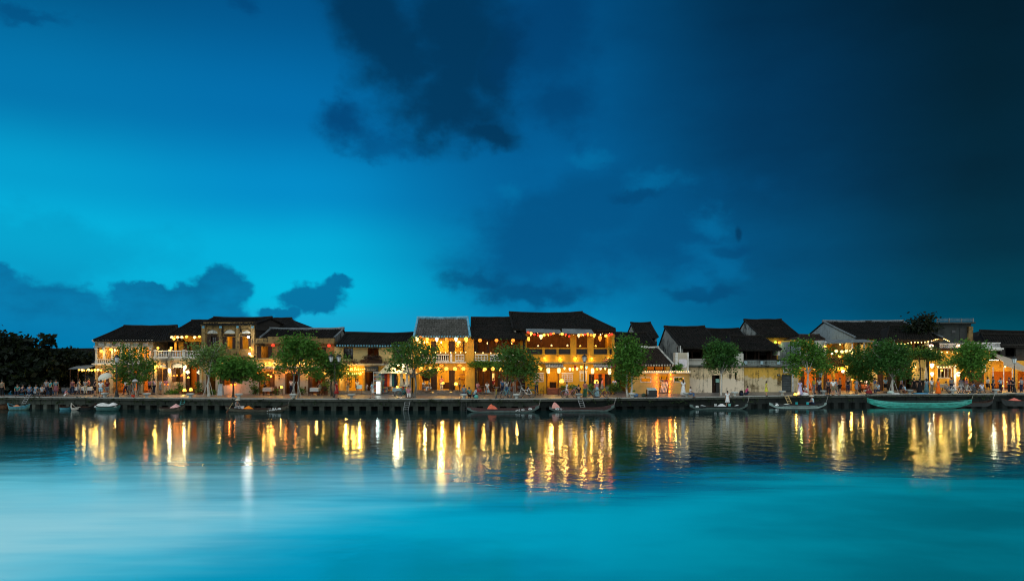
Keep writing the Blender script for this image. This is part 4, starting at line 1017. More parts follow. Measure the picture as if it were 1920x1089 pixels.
def sign_house():
    b = Bld('restaurant_house', 1705, D(1705) + 7.4, 'dark timber bar with yellow painted sign wall under the leafy tree'); F = b.F
    b.wall(1663, 674, 1737, 745, P_DARKW, [(1681, 696, 1697, 742), (1699, 697, 1707, 742)]); b.room(1664, 678, 1736, 744, 4.5, P_ROOMY, 70, YELL, lamps=2)
    b.box('sign_wall', 1707.5, 674.5, 1731.5, 712, plaster('sign_yellow', (.62, .50, .20), (.4, .3, .1), .2), -.5, -.2)
    tm = text_mesh('SAMI', .26, M_BROWN); put('lettering', tm, b.r, (b.x(1721) - b.x(1705), -.51, b.z(690) - QZ)).rotation_euler = (PI / 2, 0, 0)
    tm = text_mesh('LEEN', .52, M_BROWN); put('lettering', tm, b.r, (b.x(1721) - b.x(1705), -.51, b.z(693.8) - QZ)).rotation_euler = (PI / 2, 0, 0)
    for px, py, w in ((1716, 699, 5), (1716, 703, 4), (1726, 699, 3), (1726, 703, 3), (1726, 707, 3)): b.box('painted_line', px - w, py - .5, px + w, py + .3, simple('sign_line', (.30, .24, .10)), -.505, -.499)
    b.wall(1663, 636, 1745, 674, M_DARKWOOD, [(1678, 646, 1700, 672), (1704, 646, 1716, 672), (1720, 646, 1740, 672)], dy=.6); b.room(1664, 638, 1744, 674, 4, P_ROOMD, 30, WARM, dy=.6, lamps=3)
    for a, c in ((1700, 1704), (1716, 1720)): b.box('orange_panel', a, 640, c, 660, M_BROWN, .5, .58)
    b.ledge(1662, 1746, 672, 675, M_DARKWOOD, .5)
    b.body(1663, 1745, 640, 9, P_DARKW)
    b.roof(1661, 1750, 637, 1668, 1735, 612, 4.5, .6)
sign_house()

def concrete_house():
    b = Bld('concrete_building', 1785, D(1785) + 8.0, 'flat roofed concrete building with rooftop rails and white balcony'); F = b.F
    cg = plaster('dark_concrete', (.045, .052, .05), (.02, .025, .025), .7)
    g2 = F + 4
    MB().box(X(1758, g2), X(1821, g2), g2, g2 + 9, Z(645, g2), Z(607, g2)).build('upper_storey', cg, b.r)
    MB().box(X(1813, g2), X(1821.5, g2), g2 - .3, g2 - .004, Z(645, g2), Z(612, g2)).build('lit_tone_pilaster', P_TAN, b.r)  # lamplit look put into the colour with tan plaster
    MB().box(X(1750, g2), X(1823, g2), g2 - .6, g2 + 9.3, Z(607, g2), Z(604, g2)).build('roof_slab', cg, b.r)
    mb = MB()
    for k in range(3): mb.box(X(1752, g2), X(1821, g2), g2 - .5, g2 - .42, Z(603 - k * 2.5, g2), Z(602.3 - k * 2.5, g2))
    mb.build('roof_rail', M_GREYW, b.r)
    for px in (1753, 1775, 1798, 1820): MB().box(X(px - .8, g2), X(px + .8, g2), g2 - .52, g2 - .40, Z(604, g2), Z(597, g2)).build('rail_post', M_GREYW, b.r)
    MB().box(X(1784, g2), X(1791, g2), g2 - .05, g2 + .02, Z(624, g2), Z(619, g2)).build('small_window', M_GLASS, b.r)
    MB().box(X(1799, g2), X(1810, g2), g2 - .05, g2 + .02, Z(640, g2), Z(616, g2)).build('dark_door', M_BLACK, b.r)
    # front: balcony and lit lower floor
    b.railing(1760, 1805, 643.5, 654, M_WHITE, 'iron', -.2); b.railing(1806, 1874, 642, 652, M_WHITE, 'iron', -.2)
    b.ledge(1740, 1876, 652.5, 657, M_DARKWOOD, .4); b.ledge(1838, 1876, 652.2, 657.2, M_WHITE, .5)
    b.wall(1738, 657, 1852, 745, P_YEL, [(1758, 690, 1783, 708), (1800, 698, 1812, 742), (1816, 698, 1848, 742)])
    b.room(1740, 672, 1792, 712, 3.5, P_ROOMY, 75, (1, .72, .32)); b.room(1794, 690, 1851, 744, 4.5, P_ROOMO, 60, WARM, lamps=2)
    b.window(1757, 689, 1784, 708.5, 4, 1, M_WHITE, None, -.05); b.shutter(1773, 691, 1782, 707, M_BROWN, .3)
    b.box('door_head', 1755, 685, 1792, 687.5, M_WHITE, -.25, -.003); b.column(1787, 1791, 687.5, 744, M_WHITE, -.2, .3, 'pilaster', False); b.column(1752, 1756, 687.5, 744, P_YEL, -.2, .3, 'pilaster', False)
    b.window(1838, 684, 1848, 697, 1, 1, M_WHITE, glow('lit_pane', (1, .78, .42), 2.2), -.03)
    b.column(1851, 1855, 657, 744, P_YEL, -.15, .3, 'column'); b.box('counter', 1803, 718, 1848, 730, M_BROWN, .5, 1.0)
    b.box('roof_terrace', 1745, 640, 1835, 642.5, cg, .2, 4)
    b.body(1738, 1852, 657, 12, cg)
concrete_house()

def right_house():
    b = Bld('house', 1900, D(1900) + 8.0, 'dark roofed cafe with a beige canvas awning at the right end'); F = b.F
    b.wall(1855.5, 676, 1985, 745, P_YEL, [(1860, 696, 1900, 742), (1908, 696, 1950, 742)]); b.room(1857, 678, 1984, 744, 4.5, P_ROOMO, 70, WARM, lamps=3)
    b.wall(1876, 645, 1985, 676, P_DARKW, [(1885, 652, 1905, 668)]); b.room(1877, 647, 1984, 675, 3, P_DARKW, 0)
    a, c = b.x(1852), b.x(1902); cv = simple('beige_canvas', (.42, .35, .27), .8, .2)
    MB().slab([(a, F - 2.6, Z(690, F - 2.6) + .7), (c, F - 2.6, Z(694, F - 2.6)), (c - .4, F, b.z(672)), (a, F, b.z(658))], (0, 0, -.04)).build('awning', cv, b.r)
    MB().slab([(a, F - 2.6, Z(690, F - 2.6) + .66), (c, F - 2.6, Z(694, F - 2.6) - .04), (c, F - 2.6, Z(694, F - 2.6) - .4), (a, F - 2.6, Z(690, F - 2.6) + .3)], (0, .03, 0)).build('awning_valance', cv, b.r)
    for px in (1862, 1882, 1898): MB().tube([(X(px, F - 2.4), F - 2.4, QZ), (X(px, F - 2.4), F - 2.4, Z(688, F - 2.4))], .05, 6).build('awning_post', M_WHITE, b.r)
    b.body(1855.5, 1985, 650, 12, P_DARKW)
    b.roof(1853, 1990, 649, 1840, 1985, 628, 5.0, .3)
    c = Bld('house', 1880, D(1900) + 18, 'furthest right house with long low black roof ridge'); c.wall(1842, 640, 1990, 700, P_DARKW); c.body(1842, 1990, 640, 9, P_DARKW)
    c.roof(1826, 1992, 641, 1838, 1990, 620.5, 4.5, .4)
right_house()
# ------------------------------------------------------------------ trees and plants
M_BARK = simple('grey_bark', (0.20, 0.185, 0.16), 0.9, 0.5, 5.0, bump=0.5, stretch=(2, 2, .5))
M_BARKD = simple('dark_bark', (0.06, 0.05, 0.04), 0.9, 0.5, 5.0, bump=0.5, stretch=(2, 2, .5))
LF = {'mid': leafmat('leaf_mid', (0.036, 0.125, 0.020), (0.088, 0.22, 0.032)),
      'pale': leafmat('leaf_pale', (0.085, 0.17, 0.045), (0.15, 0.24, 0.07)),
      'deep': leafmat('leaf_deep', (0.018, 0.078, 0.018), (0.048, 0.140, 0.028)),
      'dull': leafmat('leaf_dull', (0.034, 0.110, 0.024), (0.080, 0.185, 0.036)),
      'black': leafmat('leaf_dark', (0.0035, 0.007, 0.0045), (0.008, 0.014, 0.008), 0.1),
      'pink': leafmat('petal_pink', (0.32, 0.035, 0.15), (0.42, 0.07, 0.22)),
      'plum': leafmat('leaf_plum', (0.045, 0.03, 0.025), (0.08, 0.04, 0.04))}
def foliage(mb, blobs, n, size, r, cluster=22, spread=0.34):
    """leaf-sized folded faces, gathered in clumps through the crown's volume"""
    vols = [b[3] * b[4] * b[5] for b in blobs]; tot = sum(vols)
    for (cx, cy, cz, rx, ry, rz), v in zip(blobs, vols):
        nc = max(2, int(n * v / tot / cluster))
        for c in range(nc):
            d = Vector((r.gauss(0, 1), r.gauss(0, 1), r.gauss(0, 1))).normalized(); q = r.random() ** 0.42
            c0 = Vector((cx + d.x * rx * q, cy + d.y * ry * q, cz + d.z * rz * q)); sp = spread * r.uniform(.6, 1.3)
            for k in range(int(cluster * r.uniform(.6, 1.4))):
                p = c0 + Vector((r.gauss(0, sp), r.gauss(0, sp), r.gauss(0, sp * .65)))
                a = Vector((r.gauss(0, 1), r.gauss(0, 1), r.gauss(0, .55) - .25)).normalized()
                w = a.cross(Vector((r.gauss(0, 1), r.gauss(0, 1), r.gauss(0, 1) + .6)))
                if w.length < .05: continue
                w.normalize(); L = size * r.uniform(.8, 1.6); h = L * r.uniform(.24, .36)
                mb.add([p, p + a * L * .5 + w * h, p + a * L, p + a * L * .5 - w * h], [(0, 1, 2, 3)])
def tree(px, dy, blobs, label, leaf='mid', n=2600, bark=None, tr=0.13, size=0.20, fork=None, stems=1, lean=0.0, seed=0, stakes=False, name='tree', yabs=None, fy=.85, cluster=22, spread=.34):
    """trunk base at pixel column px, dy metres behind the quay edge; blobs = (px, py, rx, ry in px)"""
    r = random.Random(seed + int(px)); y = yabs or D(px) + dy; s = y / FPX
    rt = root(name, (X(px, y), y, QZ), label, 'tree'); B = []
    for i, (bx, by, rx, ry) in enumerate(blobs):
        B.append((X(bx, y), y + r.uniform(-.5, .5) * rx * s, Z(by, y), rx * s, (rx + ry) / 2 * s * fy, ry * s))
    for b in list(B):        # ragged outline: small sprays standing off each mass
        for k in range(3):
            a = r.uniform(0, 2 * PI); f = r.uniform(.22, .38); q = r.uniform(.85, 1.15)
            B.append((b[0] + math.cos(a) * b[3] * q, b[1] + r.uniform(-.6, .6) * b[4], b[2] + math.sin(a) * b[5] * q, b[3] * f, b[4] * f, b[5] * f))
    base = Vector((X(px, y), y, QZ)); lowz = min(b[2] - b[5] for b in B)
    fk = Z(fork, y) if fork else max(QZ + .9, lowz + .25)
    mb = MB(); bk = bark or M_BARK; tops = []
    for k in range(stems):
        off = Vector(((k - (stems - 1) / 2) * .35, r.uniform(-.15, .15) if stems > 1 else 0, 0)); t = tr / (1 + .25 * (stems - 1))
        top = Vector((base.x + lean + off.x * 1.3, y, fk)); tops.append(top)
        mid = base.lerp(top, .5) + off + Vector((r.uniform(-.1, .1), r.uniform(-.08, .08), 0))
        mb.tube([base + off - Vector((0, 0, .05)), base + off * 1.02 + Vector((0, 0, .18)), mid, top], [t * 1.7, t * 1.15, t * .9, t * .72], 8)
    trunk = mb.build('trunk', bk, rt, True)
    mb = MB()
    for i, b in enumerate(B[:len(blobs)]):
        top = tops[i % len(tops)]; e = Vector((b[0], b[1], b[2] + b[5] * .2))
        m1 = top.lerp(e, .4) + Vector((r.uniform(-.15, .15), r.uniform(-.15, .15), .1))
        mb.tube([top - Vector((0, 0, .1)), m1, e], [tr * .55, tr * .36, tr * .14], 6)
        for q in range(4):
            f = e + Vector((r.uniform(-.8, .8) * b[3], r.uniform(-.8, .8) * b[4], r.uniform(-.3, .85) * b[5]))
            mb.tube([m1.lerp(e, r.uniform(.0, .8)), m1.lerp(f, .6) + Vector((0, 0, .08)), f], [tr * .26, tr * .16, tr * .05], 5)
    mb.build('limbs', bk, trunk, True)
    mb = MB(); foliage(mb, B, int(n * {'dull': .85, 'pale': .85}.get(leaf, 1.1)), size * 1.2, r, cluster, spread); mb.build('crown', LF[leaf], rt)
    if stakes:
        mb = MB()
        for dx in (-.55, .5): mb.tube([(base.x + dx, y - .2, QZ), (base.x + dx * .15, y - .02, QZ + 1.5)], .025, 5)
        mb.build('stakes', M_OLDWHITE, rt)
    return rt
# the black grove at the left edge
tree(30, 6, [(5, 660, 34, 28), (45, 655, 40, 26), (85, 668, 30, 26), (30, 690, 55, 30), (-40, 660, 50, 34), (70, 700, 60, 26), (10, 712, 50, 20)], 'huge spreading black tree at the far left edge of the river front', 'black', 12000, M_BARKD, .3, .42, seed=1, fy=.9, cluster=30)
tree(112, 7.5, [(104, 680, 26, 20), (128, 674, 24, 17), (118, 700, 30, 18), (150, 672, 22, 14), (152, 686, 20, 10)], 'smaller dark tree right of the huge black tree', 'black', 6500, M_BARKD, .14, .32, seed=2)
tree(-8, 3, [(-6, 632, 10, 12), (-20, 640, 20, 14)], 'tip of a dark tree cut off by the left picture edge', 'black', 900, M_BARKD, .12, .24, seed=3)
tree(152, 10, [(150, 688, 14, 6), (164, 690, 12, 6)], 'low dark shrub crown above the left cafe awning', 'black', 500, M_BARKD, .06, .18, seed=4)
tree(254, 3.2, [(250, 660, 24, 14), (235, 680, 20, 14), (268, 682, 18, 14), (222, 700, 20, 12), (244, 705, 24, 14), (276, 702, 18, 14)], 'loose leafed forked tree in front of the corner house', 'dull', 2300, M_BARK, .13, .19, fork=712, stems=2, seed=5)
tree(392, 3.0, [(376, 655, 20, 9), (405, 654, 22, 9), (390, 668, 30, 11), (372, 676, 18, 9), (410, 674, 20, 12), (395, 690, 16, 9)], 'pale green feathery tree with white trunk before the tall ochre house', 'pale', 2400, M_OLDWHITE, .13, .17, fork=706, seed=6, stakes=True)
tree(437, 2.6, [(440, 680, 30, 12), (465, 690, 26, 12), (420, 696, 18, 13), (445, 702, 34, 12), (478, 702, 16, 9)], 'low umbrella shaped tree with dense dark green crown', 'mid', 3200, M_BARKD, .10, .20, fork=714, seed=7)
tree(556, 2.8, [(545, 646, 24, 14), (575, 648, 24, 15), (560, 640, 26, 11), (532, 664, 18, 14), (592, 668, 20, 15), (560, 670, 26, 12), (540, 690, 16, 9), (590, 694, 18, 12)], 'large spreading tree with splayed limbs in front of the parapeted restaurant', 'mid', 3600, M_BARK, .13, .19, fork=702, stems=2, seed=8, stakes=True)
tree(622, 4.4, [(608, 680, 20, 18), (628, 676, 16, 16), (640, 690, 12, 14), (618, 702, 20, 12)], 'dusky tree behind the twin lantern street lamp', 'dull', 2000, M_BARKD, .10, .19, seed=9)
tree(774, 2.2, [(752, 656, 20, 14), (778, 648, 22, 12), (800, 656, 16, 12), (762, 674, 24, 12), (790, 676, 18, 9), (742, 690, 10, 6), (812, 696, 14, 8)], 'grey trunked tree between the dress stall and the grey roofed house', 'dull', 2500, M_BARK, .14, .18, fork=706, stems=2, seed=10)
tree(962, 2.6, [(948, 664, 18, 16), (972, 664, 18, 14), (990, 672, 15, 14), (955, 690, 22, 15), (982, 694, 18, 14), (998, 705, 10, 12)], 'multi stemmed tree in front of the vine hung bar', 'dull', 3200, M_BARK, .10, .18, fork=716, stems=4, seed=11)
tree(1180, 2.0, [(1176, 652, 20, 18), (1190, 664, 20, 18), (1168, 676, 16, 18), (1186, 690, 18, 14), (1170, 706, 13, 10)], 'full round bright green tree with whitewashed trunk beside the yellow bar', 'mid', 4200, M_OLDWHITE, .13, .18, fork=712, seed=12, stems=2)
tree(1352, 2.0, [(1346, 656, 20, 15), (1364, 660, 18, 16), (1336, 672, 14, 12), (1372, 676, 13, 12), (1354, 680, 22, 10)], 'neat round topped tree before the doorway of the mouldy white house', 'deep', 3600, M_OLDWHITE, .09, .17, fork=700, seed=13)
tree(1515, 1.8, [(1512, 648, 22, 13), (1496, 666, 20, 11), (1530, 664, 20, 14), (1512, 676, 24, 10), (1490, 690, 14, 10), (1536, 688, 14, 13)], 'slim trunked tree with layered crown right of the ochre wall', 'mid', 2700, M_OLDWHITE, .09, .18, fork=698, seed=14, stakes=True)
tree(1545, 5.0, [(1540, 676, 14, 14), (1552, 690, 12, 8)], 'small green tree beside the green lamp post', 'mid', 900, M_BARKD, .06, .17, seed=15)
tree(1612, 4.6, [(1598, 676, 20, 10), (1618, 664, 18, 10), (1606, 692, 22, 12), (1632, 684, 16, 16), (1620, 706, 18, 9)], 'sprawling dark tree draped over the leafy terrace', 'deep', 3000, M_BARKD, .10, .18, seed=16)
tree(1674, 1.9, [(1662, 650, 26, 14), (1688, 660, 20, 15), (1645, 668, 22, 15), (1672, 676, 30, 14), (1698, 684, 14, 12), (1650, 690, 20, 12), (1682, 698, 20, 9)], 'biggest dark green tree with staked white trunk, right of centre', 'deep', 4600, M_OLDWHITE, .13, .18, fork=708, seed=17, stakes=True)
tree(1722, 9.5, [(1735, 613, 24, 8), (1722, 605, 14, 7), (1734, 600, 10, 6), (1742, 594, 7, 3), (1708, 616, 12, 6)], 'wispy roof-high tree behind the rooftops with a leaning bare tip', 'black', 900, M_BARKD, .12, .24, seed=18, spread=.45, cluster=14)
tree(1724, 5.2, [(1712, 662, 20, 8), (1738, 664, 22, 7), (1760, 668, 14, 5)], 'flat leafy tree over the yellow sign wall', 'deep', 1600, M_BARKD, .08, .18, seed=19)
tree(1823, 1.8, [(1815, 654, 20, 14), (1834, 664, 18, 16), (1806, 674, 15, 14), (1826, 684, 22, 14), (1822, 702, 14, 8)], 'compact round tree in front of the white balconied building', 'mid', 4000, M_BARKD, .11, .18, fork=710, seed=20)

def bush(name, px, py, rx, ry, label, leaf='mid', n=500, off=None, cat='plant', pot=None, F=None, size=.13, extra=None):
    y = F or (D(px) + 7.0); s = y / FPX; r = random.Random(int(px * 7 + py))
    zb = Z(py + ry, y); rt = root(name, (X(px, y), y, zb), label, cat)
    B = [(X(px, y), y, Z(py, y), rx * s, min(rx, 14) * s * .6, ry * s)]
    mb = MB()
    for k in range(6): mb.tube([(X(px, y) + r.uniform(-.5, .5) * rx * s, y, zb), (X(px, y) + r.uniform(-.9, .9) * rx * s, y + r.uniform(-.1, .1), Z(py, y) + r.uniform(-.2, .7) * ry * s)], [.02, .008], 4)
    mb.build('stems', M_BARKD, rt)
    mb = MB(); foliage(mb, B, n, size, r, 14, .16); mb.build('leaves', LF[leaf], rt)
    if extra: mb = MB(); foliage(mb, B, extra[1], .12, r, 10, .14); mb.build('flowers', LF[extra[0]], rt)
    if pot:
        h = pot; MB().lathe([(h * .28, -h), (h * .36, -h * .5), (h * .45, 0), (h * .40, 0.0)], 10, (X(px, y), y, zb + .05)).build('pot', fab((.16, .07, .04)), rt)
    return rt
Fv = D(910) + 6.9
bush('climbing_vine', 905, 682, 32, 7, 'leafy vine hanging along the balcony of the dark bar', 'mid', 1300, F=Fv)
bush('climbing_vine', 955, 684, 30, 6, 'vine strand right along the bar ledge, half behind the multi stemmed tree', 'mid', 700, F=Fv)
bush('bougainvillea', 1143, 680, 14, 9, 'pink bougainvillea at the right end of the big yellow restaurant', 'deep', 500, F=D(1143) + 6.7, extra=('pink', 420))
bush('bougainvillea', 1200, 688, 10, 7, 'pink flowering sprig by the brown tiled roof', 'deep', 200, F=D(1200) + 5.6, extra=('pink', 200))
bush('flowering_planter', 698, 671, 18, 5, 'dark leafed flower box under the upstairs window', 'plum', 800, F=D(700) + 6.9)
bush('ledge_plants', 658, 679, 22, 4, 'sparse plants on the shop house ledge, left of the planter', 'plum', 350, F=D(660) + 6.9)
bush('ledge_plants', 740, 680, 24, 4, 'sparse plants on the shop house ledge, right of the planter', 'plum', 300, F=D(740) + 6.9)
bush('potted_plant', 1058, 726, 7, 8, 'bushy potted plant left of the seated man in black', 'mid', 350, F=D(1060) + 5.8, pot=.5)
bush('potted_plant', 1074, 727, 8, 7, 'potted plant under the white grid window', 'dull', 350, F=D(1074) + 5.9, pot=.5)
bush('potted_plant', 1107, 727, 9, 7, 'potted plant right of the standing lamp post', 'mid', 350, F=D(1107) + 5.9, pot=.5)
bush('flowering_hedge', 1150, 728, 17, 9, 'pale ghostly hedge of flowers at the restaurant corner', 'dull', 700, F=D(1150) + 5.4, extra=('plum', 100))
bush('potted_plant', 399, 736, 8, 6, 'dark potted shrub by the steps of the terrace house', 'deep', 400, F=D(399) + 6.0, pot=.4)
bush('potted_plant', 372, 725, 4, 12, 'slim conifer in a pot beside the terrace steps', 'deep', 300, F=D(372) + 6.2, pot=.4)
bush('potted_plant', 339, 726, 5, 9, 'slim potted plant left of the terrace steps', 'deep', 260, F=D(339) + 6.2, pot=.4)
bush('low_hedge', 325, 736, 12, 4, 'low hedge along the front of the terrace house', 'mid', 420, F=D(325) + 6.3)
bush('potted_plant', 478, 728, 8, 12, 'tall dark potted plant left of the open restaurant door', 'deep', 450, F=D(478) + 6.2, pot=.5)
bush('potted_plant', 519, 734, 6, 6, 'round potted plant between the restaurant doors', 'mid', 260, F=D(519) + 6.1, pot=.4)
bush('potted_plant', 566, 732, 5, 7, 'small potted plant right of the splayed tree trunk', 'mid', 240, F=D(566) + 6.1, pot=.4)
bush('potted_plant', 611, 724, 7, 10, 'leafy potted plant at the right restaurant corner', 'dull', 380, F=D(611) + 6.1, pot=.5)
bush('climbing_vine', 656, 701, 26, 7, 'vine with fairy lights hanging in the yellow shop front', 'pale', 420, F=D(656) + 6.6)
bush('banana_plant', 1268, 689, 6, 7, 'small banana plant on the bar roof by the blank pylon', 'mid', 140, F=D(1268) + 6.2, size=.34)
bush('potted_plant', 1272, 712, 8, 4, 'potted plant in the right hand window of the bar', 'mid', 180, F=D(1272) + 6.6)
bush('roof_shrub', 1560, 676, 20, 5, 'rusty trailing shrub on the terrace edge', 'plum', 420, F=D(1560) + 7.0)
bush('terrace_plants', 1576, 661, 24, 5, 'plants along the terrace behind the four lanterns', 'deep', 500, F=D(1576) + 8.2)
bush('climbing_vine', 1600, 692, 18, 14, 'yellow lit creeper over the restaurant pillar', 'pale', 500, F=D(1600) + 6.9)
bush('climbing_vine', 1775, 680, 26, 8, 'creeper on the front of the white balconied building', 'pale', 620, F=D(1775) + 7.4)

# ------------------------------------------------------------------ lanterns and lamps
LCOL = {'yellow': ((1.0, 0.56, 0.085), 1.55, (1, .54, .09)), 'orange': ((1.0, 0.27, 0.03), 1.4, (1, .26, .035)), 'red': ((0.80, 0.06, 0.025), .8, (1, .22, .08)),
        'white': ((1.0, 0.80, 0.50), 2.2, (1, .74, .38)), 'cream': ((1.0, 0.70, 0.30), 1.7, (1, .56, .15)), 'green': ((0.45, 0.85, 0.06), 1.6, (.75, .9, .2)),
        'pink': ((1.0, 0.62, 0.46), 2.0, (1, .65, .45)), 'maroon': ((0.20, 0.012, 0.02), 0.4, (1, .2, .1)), 'teal': ((0.35, 0.60, 0.55), 0.6, (.6, .9, .8))}
LMAT = {k: glow('silk_' + k, v[0], v[1]) for k, v in LCOL.items()}
def lantern_mesh(kind):
    mb = MB()
    if kind == 'round': pr = [(.30 * math.sin(t), -.27 * math.cos(t)) for t in [0.35 + i * (PI - .7) / 8 for i in range(9)]]
    elif kind == 'drop': pr = [(.07, -.42), (.14, -.30), (.25, -.08), (.30, .10), (.26, .24), (.12, .32)]
    elif kind == 'disc': pr = [(.08, -.2), (.24, -.08), (.36, 0), (.24, .08), (.08, .2)]
    elif kind == 'tall': pr = [(.14, -.42), (.22, -.34), (.25, -.05), (.24, .24), (.14, .38)]
    elif kind == 'bell': pr = [(.30, -.2), (.27, -.12), (.15, .12), (.05, .22)]
    n = 16; vs = []; 
    mb.lathe(pr, n)
    for i, (x, y, z) in enumerate(mb.v):           # ribs
        if i % 2: mb.v[i] = (x * .93, y * .93, z)
    cap = MB(); z1 = pr[-1][1]; z0 = pr[0][1]
    cap.lathe([(.09, z1 - .01), (.09, z1 + .05), (.02, z1 + .07)], 8); tas = MB(); cap.tube([(0, 0, z1 + .05), (0, 0, z1 + .30)], .012, 4)
    tas.lathe([(.05, z0 - .06), (.08, z0 + .01)], 8); tas.lathe([(.045, z0 - .38), (.03, z0 - .2), (.015, z0 - .06)], 6)
    return mb.mesh('lantern', LMAT['yellow'], True), cap.mesh('cap', simple('lantern_brass', (.10, .045, .02), .5)), tas.mesh('tassel', simple('lantern_brass', (.10, .045, .02), .5))
LME = {k: lantern_mesh(k) for k in ('round', 'drop', 'disc', 'tall', 'bell')}
def lantern(px, py, y, kind, col, label, group=None, r=6.0, light=14.0):
    s = r * .60 * y / FPX / .30; z = Z(py, y)
    o = put('lantern', LME[kind][0], None, (X(px, y), y, z), rnd.uniform(0, 6), s, [LMAT[col]]); WLOC[o.name] = (X(px, y), y, z)
    tag(o, label, 'lantern', group)
    put('cap', LME[kind][1], o); put('tassel', LME[kind][2], o)
    if light > 0:
        l = lamp_light(o, (0, -.36, -.40), light * LAMP, LCOL[col][2], .08)
    return o
def row(items, y, kind, place, group, r=6.0, light=14.0, noun='lantern'):
    """items: (px, py, colour[, r]) from left to right"""
    n = len(items)
    for i, it in enumerate(items):
        px, py, col = it[:3]; yy = y(px) if callable(y) else y
        shape = {'round': 'round', 'drop': 'heart shaped', 'disc': 'flat', 'tall': 'tall', 'bell': 'bell shaped'}[it[4] if len(it) > 4 else kind]
        lantern(px, py, yy, it[4] if len(it) > 4 else kind, col, '%s %s lantern, %s from left %s' % (col, shape, ORD[i], place), group, it[3] if len(it) > 3 else r, light)
fr = lambda px, dy: D(px) + dy
row([(190, 658, 'yellow'), (208, 655, 'yellow'), (217, 656, 'cream'), (264, 655, 'yellow'), (276, 657, 'orange', 4)], fr(230, 7.0), 'round', 'in the corner house arches', 'lanterns of the corner house balcony', 5, 22)
row([(148, 693, 'yellow'), (154, 693, 'cream'), (160, 694, 'yellow'), (166, 693, 'cream'), (172, 694, 'yellow'), (178, 693, 'yellow'), (184, 693, 'cream'), (190, 694, 'yellow')], fr(165, 5.4), 'round', 'under the leftmost cafe awning', 'lanterns under the left cafe awning', 3.8, 20)
row([(322, 632, 'cream'), (326, 635, 'yellow'), (333, 632, 'cream'), (341, 632, 'cream'), (350, 631, 'yellow'), (365, 632, 'cream'), (374, 631, 'yellow')], fr(340, 7.3), 'round', 'under the terrace house roof', 'lanterns under the terrace house roof', 4.4, 22)
row([(296, 652, 'yellow', 4), (321, 652, 'yellow', 4)], fr(305, 7.0), 'round', 'on the white terrace balustrade', 'lanterns on the terrace balustrade', 4, 14)
row([(293, 686, 'yellow', 4.5), (317.5, 694, 'white', 5, 'tall'), (347, 688, 'white', 5, 'tall'), (378.5, 688, 'white', 5, 'tall')], fr(335, 7.1), 'round', 'on the terrace house street front', 'wall lanterns of the terrace house', 5, 75)
row([(326, 704, 'orange'), (331.5, 703, 'orange'), (341, 703, 'orange'), (353, 707, 'yellow', 4.5)], fr(335, 6.8), 'bell', 'in the terrace house shop window', 'shades in the terrace house window', 3.6, 9)
row([(309, 720, 'orange', 3), (315, 720, 'orange', 3)], fr(312, 6.2), 'bell', 'of the pair low by the terrace house door', 'low pair of lamp shades', 3, 6)
row([(468, 663, 'white', 4.5), (469, 652, 'yellow', 3.5)], fr(468, 7.0), 'round', 'on the right pilaster of the tall ochre house', 'lanterns on the tall house pilaster', 4, 30)
row([(409, 691, 'yellow', 4), (412, 684, 'yellow', 3.6), (433, 721, 'orange', 4), (441, 720, 'orange', 4)], fr(425, 6.9), 'round', 'low on the tall ochre house', 'lanterns low on the tall house', 4, 26)
row([(512, 647, 'red', 5.5), (617, 648, 'red', 6)], fr(560, 6.9), 'round', 'under the long parapet', 'red silk lanterns under the parapet', 6, 5)
row([(497, 681, 'yellow'), (505, 680, 'yellow'), (514, 681, 'cream'), (529, 678, 'yellow'), (556, 681, 'cream'), (563, 679, 'yellow'), (571, 681, 'cream'), (576, 676, 'yellow')], fr(540, 7.0), 'round', 'along the restaurant ledge behind the spreading tree', 'lamps along the restaurant ledge', 3.6, 20)
row([(483, 698, 'orange'), (491, 698, 'orange'), (503, 703, 'yellow', 3.6), (508, 705, 'yellow', 3.4), (514, 698, 'orange'), (536, 698, 'orange'), (552, 699, 'orange'), (577, 699, 'yellow'), (609, 700, 'yellow')], fr(540, 6.9), 'round', 'over the restaurant doors', 'orange lanterns over the restaurant doors', 4.4, 16)
row([(782, 635, 'cream', 6), (788, 632, 'orange', 3), (801, 636, 'yellow', 5, 'drop'), (801, 641, 'cream', 3.6, 'disc'), (819, 636, 'white', 5.6), (837, 636, 'orange', 4.4), (855, 636, 'white', 5.6), (861, 641, 'cream', 5, 'disc'), (874, 636, 'yellow', 6.4)], fr(828, 6.3), 'drop', 'under the grey roof eave', 'lanterns under the grey tiled eave', 5.6, 16)
row([(790, 691, 'yellow'), (807, 691, 'yellow'), (822, 691, 'yellow'), (828, 685, 'orange', 6.6, 'disc'), (837, 691, 'yellow'), (853, 691, 'yellow'), (862, 685, 'orange', 6.6, 'disc'), (869, 691, 'yellow')], fr(828, 6.4), 'round', 'under the grey roofed house balcony', 'round lanterns under the balcony', 6.2, 17)
row([(900, 638, 'orange', 6), (931, 638, 'orange', 5.6), (962, 638, 'orange', 6)], fr(930, 6.7), 'round', 'under the dark bar roof', 'orange lanterns under the bar roof', 6, 12)
row([(909, 692, 'yellow'), (924, 691, 'yellow'), (941, 687, 'orange', 6), (941, 692, 'yellow', 7), (956, 692, 'yellow')], fr(930, 6.5), 'round', 'under the vine of the dark bar', 'yellow lanterns under the vine', 6, 16)
